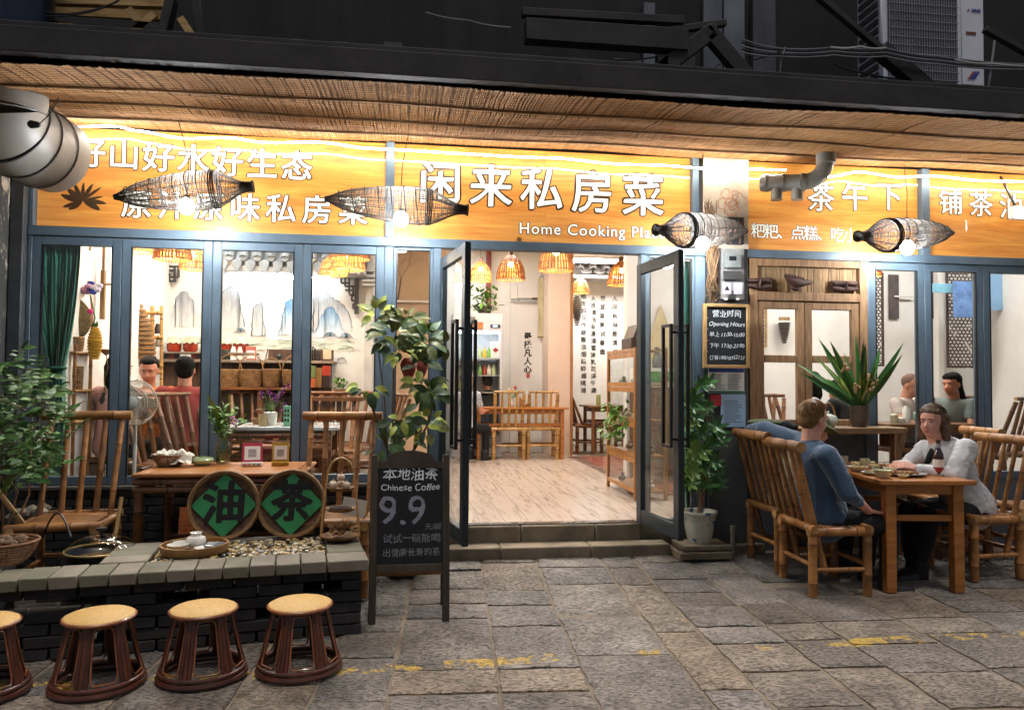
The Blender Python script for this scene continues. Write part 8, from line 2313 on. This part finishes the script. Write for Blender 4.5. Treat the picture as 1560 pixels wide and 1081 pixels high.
 c.cone(V['waist'], (.125 + g) * B, V['chest'], (.135 + g) * B, 18, flat=.8, side=(0, 1, 0)); c.cone(V['hip'] + Vector((0, -.0, .02)), (.146 + g) * B, V['waist'], (.125 + g) * B, 18, flat=.85, side=(0, 1, 0))
 c.cone(V['chest'] + Vector((0, 0, .03)), (.10 + g) * B, V['neck'] - Vector((0, 0, .045)), .062 * B + .01, 16)
 for s in 'LR':
  c.cone(V['chest'] + Vector((0, 0, .02)), .10 * B, V['s' + s], (.05 + g) * B)
  f = .55 if sleeve == 'short' else 1.
  c.cone(V['s' + s], (.053 + g * .9) * B, V['s' + s].lerp(V['e' + s], f), (.043 + g * .8) * B)
  if sleeve in ('long', 'three'):
   c.cone(V['e' + s], (.043 + g * .7) * B, V['e' + s].lerp(V['w' + s], .45 if pose and pose.get('rolled') and s == 'R' else .88), .034 + g * .6)
 remesh(c, 'shirt', sh_m, t, .009 if detail else vox * 1.2, 5, .5, folds(.011 if detail else .006, 16))
 if pose and pose.get('inner'):
  c = MB(); ci = V['chest'] + (V['neck'] - V['chest']) * .45; c.ell(ci + Vector((0, .098 * B, -.03)), (.026, .026, .10), 14, 10, rot=Matrix.Rotation(.5, 3, 'X')); remesh(c, 'black_top', BLKC, t, .008, 2)
 # trousers, shoes
 c = MB()
 for s in 'LR':
  hx = V['hip'] + Vector((-.08 if s == 'L' else .08, 0, -.01))
  c.cone(hx, .084 * B, V['k' + s], .072, 14); c.cone(V['k' + s], .070, V['a' + s] + Vector((0, 0, .03)), .05, 14)
 c.cone(V['hip'] + Vector((-.05, 0, .0)), .10 * B, V['hip'] + Vector((.05, 0, 0)), .10 * B, 14)
 remesh(c, 'trousers', leg_m, t, .012, 4, .5, folds(.007, 12))
 if shoes:
  for s in 'LR':
   c = MB(); a_ = V['a' + s]; c.cone(a_ + Vector((0, -.01, .07)), .060, a_ + Vector((0, -.01, -.03)), .056); c.cone(a_ + Vector((0, -.01, -.04)), .052, a_ + Vector((0, .15, -.045)), .044, 14)
   c.box(a_ + Vector((0, .06, -.082)), (.085, .25, .016)); remesh(c, 'boot', mat('black_boot', '#17161a', rough=.5), t, .010, 3)
 # hair
 h = MB()
 if hair == 'hat':
  h.ell(hp_(0, -.014, .05), (.094, .11, .085), 20, 12, rot=HR); h.ell(hp_(0, .02, .035), (.12, .155, .02), 20, 8, rot=HR)
  remesh(h, 'cap', hair_m, t, .009, 3)
 elif hair == 'bald':
  h.ell(hp_(0, -.022, .034), (.078, .090, .086), 20, 14, rot=HR); remesh(h, 'stubble_hair', hair_m, t, .006, 2, .4)
 else:
  h.ell(hp_(0, -.036, .044), (.085, .090, .084), 20, 14, rot=HR); h.ell(hp_(0, -.055, -.005), (.078, .062, .075), 16, 12, rot=HR)
  if hair == 'short': h.ell(hp_(0, .022, .092), (.060, .055, .034), 14, 10, rot=HR)
  if hair == 'bob':
   h.ell(hp_(0, -.004, .074), (.076, .074, .05), 14, 10, rot=HR)
   for s in (-1, 1): h.cone(hp_(s * .066, -.022, .04), .036, hp_(s * .088, -.022, -.11), .033, 12); h.cone(hp_(s * .06, -.05, .02), .05, hp_(s * .06, -.055, -.10), .042, 12)
   h.cone(hp_(0, -.07, .0), .06, hp_(0, -.08, -.12), .054, 12)
  if hair == 'longback':
   h.cone(hp_(0, -.06, .0), .065, hp_(0, -.13, -.22), .06, 12); h.cone(hp_(.02, -.12, -.2), .055, hp_(.03, -.17, -.40), .035, 12); h.ell(hp_(0, .01, .08), (.075, .07, .045), 14, 10, rot=HR)
  s0 = U(0, 9)
  remesh(h, 'hair', hair_m, t, .006 if detail else .009, 2, .4, lambda co: co + Vector((noise.noise(Vector((co.x * 60, co.y * 60, co.z * 12 + s0))), noise.noise(Vector((co.x * 60 + 9, co.y * 60, co.z * 12))), 0)) * .005)
  if strands:
   st = MB()
   for k in range(strands):
    a = U(0, 2 * PI); q0 = U(.05, .9)
    L_ = (.5 if hair == 'short' else 1.1)
    pts_ = []
    for j in range(6):
     ph = q0 + L_ * j / 5; ph2 = min(ph, 1.75)
     if math.sin(a) > .3: ph2 = min(ph2, .85)
     fx = math.sin(ph2) * math.cos(a + .25 * j / 5); fy = math.sin(ph2) * math.sin(a + .25 * j / 5)
     kx = .092; ky = .102
     z_ = .042 + .094 * math.cos(ph2) - (.10 * (ph - 1.3) if ph > 1.3 and hair == 'bob' else 0)
     pts_.append(hp_(kx * fx + U(-.002, .002), -.026 + ky * fy, z_ + U(-.002, .002)))
    st.tube(pts_, [.0016] * 5 + [.0005], 3, cap=False)
   st.build('hair_strands', mat(hair_m.name + '_strand', '#b08a5c' if hair == 'short' else '#7a6248', '#6a5238' if hair == 'short' else '#3c2f26', scale=30, rough=.45), t, kind='stuff')
 return t
BLU = mat('blue_jersey', '#3a5672', '#2f475f', scale=5, rough=.85, sheen=.3, rv=0); WSH = mat('white_linen', '#d6d6d4', '#bcbcbe', scale=5, rough=.9, rv=0, bump=.1, bscale=80)
BLKC = mat('black_cloth', '#121217', '#0c0c10', rough=.9, rv=0); BLOND = mat('sandy_hair', '#8a6a42', '#5f4629', scale=30, rough=.7, spec=.25, rv=0); BRN = mat('ash_brown_hair', '#77614a', '#46382b', scale=30, rough=.65, spec=.3, rv=0); BLH = mat('black_hair', '#16120f', '#0d0b0a', scale=30, rough=.85, spec=.15, rv=0)
# the man in blue: faces the table (+x), left arm along the neighbouring chair back, right hand on his knee
person('man with sandy hair in a blue top seated with his back half turned', (2.87, -.98, -.06), -PI / 2, BLU, BLKC, BLOND, SKINW, 'short',
  dict(hip=(0, .0, .53), waist=(0, -.03, .70), chest=(0, -.06, .90), neck=(-.02, -.08, 1.06), head=(-.03, -.045, 1.215), hp=-.12, hy=.25, hr=.08,
   sL=(-.19, -.08, 1.04), sR=(.175, -.07, .98), eL=(-.42, -.22, 1.12), wL=(-.66, -.24, 1.10), dL=(-.5, -.3, -.9), nL=(0, .5, -.2), eR=(.25, .03, .74), wR=(.14, .25, .60), dR=(-.15, 1, -.15), nR=(0, 0, -1), cL=.5, cR=.3, rolled=True), 'three', detail=True, strands=520, build_=1.18)
# woman in white: faces -x, forearms on table
person('woman with shoulder length brown hair in an open white shirt at the table', (4.12, -.78, -.04), PI / 2, WSH, BLKC, BRN, SKINW, 'bob',
  dict(hip=(0, -.02, .53), waist=(0, .06, .70), chest=(0, .13, .89), neck=(.0, .20, 1.03), head=(.0, .27, 1.165), hp=-.05, hy=.55, hr=.0,
   sL=(-.18, .14, .98), sR=(.18, .14, .98), eL=(-.26, .30, .80), wL=(-.14, .50, .84), dL=(.5, .8, .25), nL=(.6, 0, -.6), eR=(.25, .30, .80), wR=(.09, .50, .83), dR=(-.6, .6, .3), nR=(-.6, 0, -.5), cL=.9, cR=.9,
   inner=1, kL=(-.14, .40, .50), kR=(.10, .40, .50), aL=(-.10, .46, .09), aR=(.05, .40, .09)), 'long', detail=True, strands=620, build_=1.2)
MB().poly([(-.06, 0), (0, -.19), (.06, 0), (.04, .04), (-.04, .04)], .03, Matrix.Identity(4)).build('x', BLKC, None) if False else None
# companion whose head is bowed behind the man's arm
person('diner in cream top and olive cap bowed forward beside the man in blue', (2.86, -.48, -.02), -PI / 2, mat('cream_cloth', '#b8a890', '#a5957e', scale=5, rough=.9), BLKC, mat('olive_cap', '#5f6a45', '#4a5436', rough=.9), SKIN, 'hat',
  dict(waist=(0, .05, .70), chest=(0, .12, .87), neck=(0, .19, .97), head=(0, .25, 1.07), hp=-.4, sL=(-.16, .13, .93), sR=(.16, .13, .93)), 'short')
bp = thing('black_backpack', 'black and grey bag lying over the back of the chairs behind the man', 'bag', W(1176, 645, -.35))
m = MB(); c = Vector((0, 0, -.03))
for k in range(8): m.ell(c + Vector((U(-.12, .14), U(-.05, .05), U(-.03, .03))), (U(.05, .09), .05, U(.03, .05)), 10, 8, wob=.1)
remesh(m, 'bag_body', BLKC, bp, .012, 4, .5, folds(.01, 20)); m = MB(); m.ell((-.06, 0, .01), (.15, .09, .028), 16, 8); remesh(m, 'olive_cover', MC['olive_cap'], bp, .01, 3, .5, folds(.01, 14))
GP = 'diners seen through the glass'
def at_glass(px, Y): return (W(px, 600, Y).x, Y, .29 if px < 400 else .22)
person('boy with glasses in an orange t-shirt holding chopsticks behind the second window', at_glass(228, 1.35), PI + .15, mat('orange_cotton', '#c26a1c', '#b05c14', rough=.9), BLKC, BLH, SKIN, 'short', dict(hp=-.3, eL=(-.26, .12, .78), wL=(-.14, .28, .95), eR=(.24, .12, .78), wR=(.06, .27, .96), dR=(-.6, .5, .4)), 'short', glasses=True)
MB().beam(W(210, 578, 1.05), W(188, 584, 1.0), .008, .008).build('chopstick', BAMD[0], None, label='dark chopsticks in the hand of the boy in orange', cat='chopsticks')
person('man with dark hair in a rust red shirt seen from behind at the second window', at_glass(280, 1.05), .1, mat('rust_cotton', '#8d332c', '#7a2a24', rough=.9), BLKC, BLH, SKIN, 'short', dict(head=(0, .06, 1.19)), 'short', build_=1.1)
person('diner in a pink shirt half hidden by the first window post', at_glass(172, .85), -.5, mat('pink_cotton', '#c99a93', '#bb8a84', rough=.9), BLKC, BLH, SKIN, 'bob', dict(eR=(.25, .15, .8)), 'short')
person('man with dark hair in a grey shirt hunched at the doorway table, seen from behind', (W(745, 600, 5.55).x, 5.55, .22), .25, mat('grey_cotton', '#3b4048', '#2d3138', rough=.9), BLKC, mat('brown_black_hair', '#38281d', rough=.6), SKIN, 'short', dict(head=(0, .11, 1.16), hp=-.3), 'short')
person('person in dark shorts partly hidden behind the open left door leaf', (W(708, 600, 4.7).x, 4.7, .22), -.6, mat('patterned_shirt', '#5d6b8a', '#c9c6c0', scale=40, rough=.9), BLKC, BLH, SKIN, 'short', None, 'short')
person('bald man drinking behind the first blue framed window', at_glass(1375, 1.3), PI + .5, mat('pale_vest', '#b9ada4', '#a89b92', rough=.9), BLKC, mat('stubble', '#6b4f42', rough=.8), SKIN, 'bald', dict(hp=-.35, head=(0, .09, 1.17), eL=(-.30, .12, .84), wL=(-.13, .24, 1.04), dL=(.4, -.2, .8), eR=(.30, .14, .80), wR=(.24, .38, .78)), 'short', build_=1.05)
person('woman with long dark hair in a grey green top behind the second blue framed window', at_glass(1456, 1.25), PI / 2 + .35, mat('sage_cotton', '#6d7a76', '#5e6a67', rough=.9), BLKC, BLH, SKIN, 'longback', dict(hp=-.15), 'short')
person('diner with dark hair in a pale top seen through the wooden window', at_glass(1243, 1.3), PI / 2 - .5, mat('pale_cotton', '#b5aaa8', '#a79c9a', rough=.9), BLKC, BLH, SKIN, 'bob', None, 'short')
person('diner in black seen from behind below the striped leaf plant', at_glass(1292, 1.0), .3, BLKC, BLKC, BLH, SKIN, 'short', dict(head=(0, .12, 1.10), neck=(0, .06, 1.0)), 'short')
# ================================================================ SUB-PARTS: pieces that belong to a part
PAIRS = {'iris': 'eye', 'lid_knob': 'glass_lid', 'lid_rim': 'glass_lid', 'white_label': 'bottle_body', 'red_label': 'bottle_body', 'neck_label': 'bottle_body', 'display': 'meter_dial', 'warning_triangle': 'warning_label',
   'outlet': 'pipe_run', 'glazing_bead': 'pane', 'seat_rim': 'seat', 'rattan_hoop': 'rattan_strips', 'blade': 'motor', 'hub_cap': 'fan_guard', 'socket': 'bulb', 'latch': 'chest_base', 'spectacle_rim': 'body', 'lips': 'body', 'fan_grille': 'casing',
   'side_louvre': 'casing', 'logo_lettering': 'side_panel', 'logo_mark': 'side_panel', 'crown': 'brim', 'chopstick_rest': 'tray_body', 'header_strip': 'sheet', 'footer_strip': 'sheet', 'text_lines': 'sheet', 'icon': 'foot', 'grey_square': 'white_panel', 'hair_strands': 'hair'}
ALL = [o for o in COL.objects if o.parent is not None and o.parent.parent is None and o.parent.type == 'EMPTY']
byp = {}
for o in ALL: byp.setdefault(o.parent.name, []).append(o)
for pn, ch in byp.items():
 for o in ch:
  want = PAIRS.get(o.name.split('.')[0])
  if not want: continue
  c = [q for q in ch if q.name.split('.')[0] == want and q is not o and tuple(q.rotation_euler) == (0, 0, 0) and tuple(q.scale) == (1, 1, 1) and q.parent.name == pn]
  if not c: continue
  q = min(c, key=lambda z: (z.location - o.location).length)
  o.parent = q
  o.location = o.location - q.location
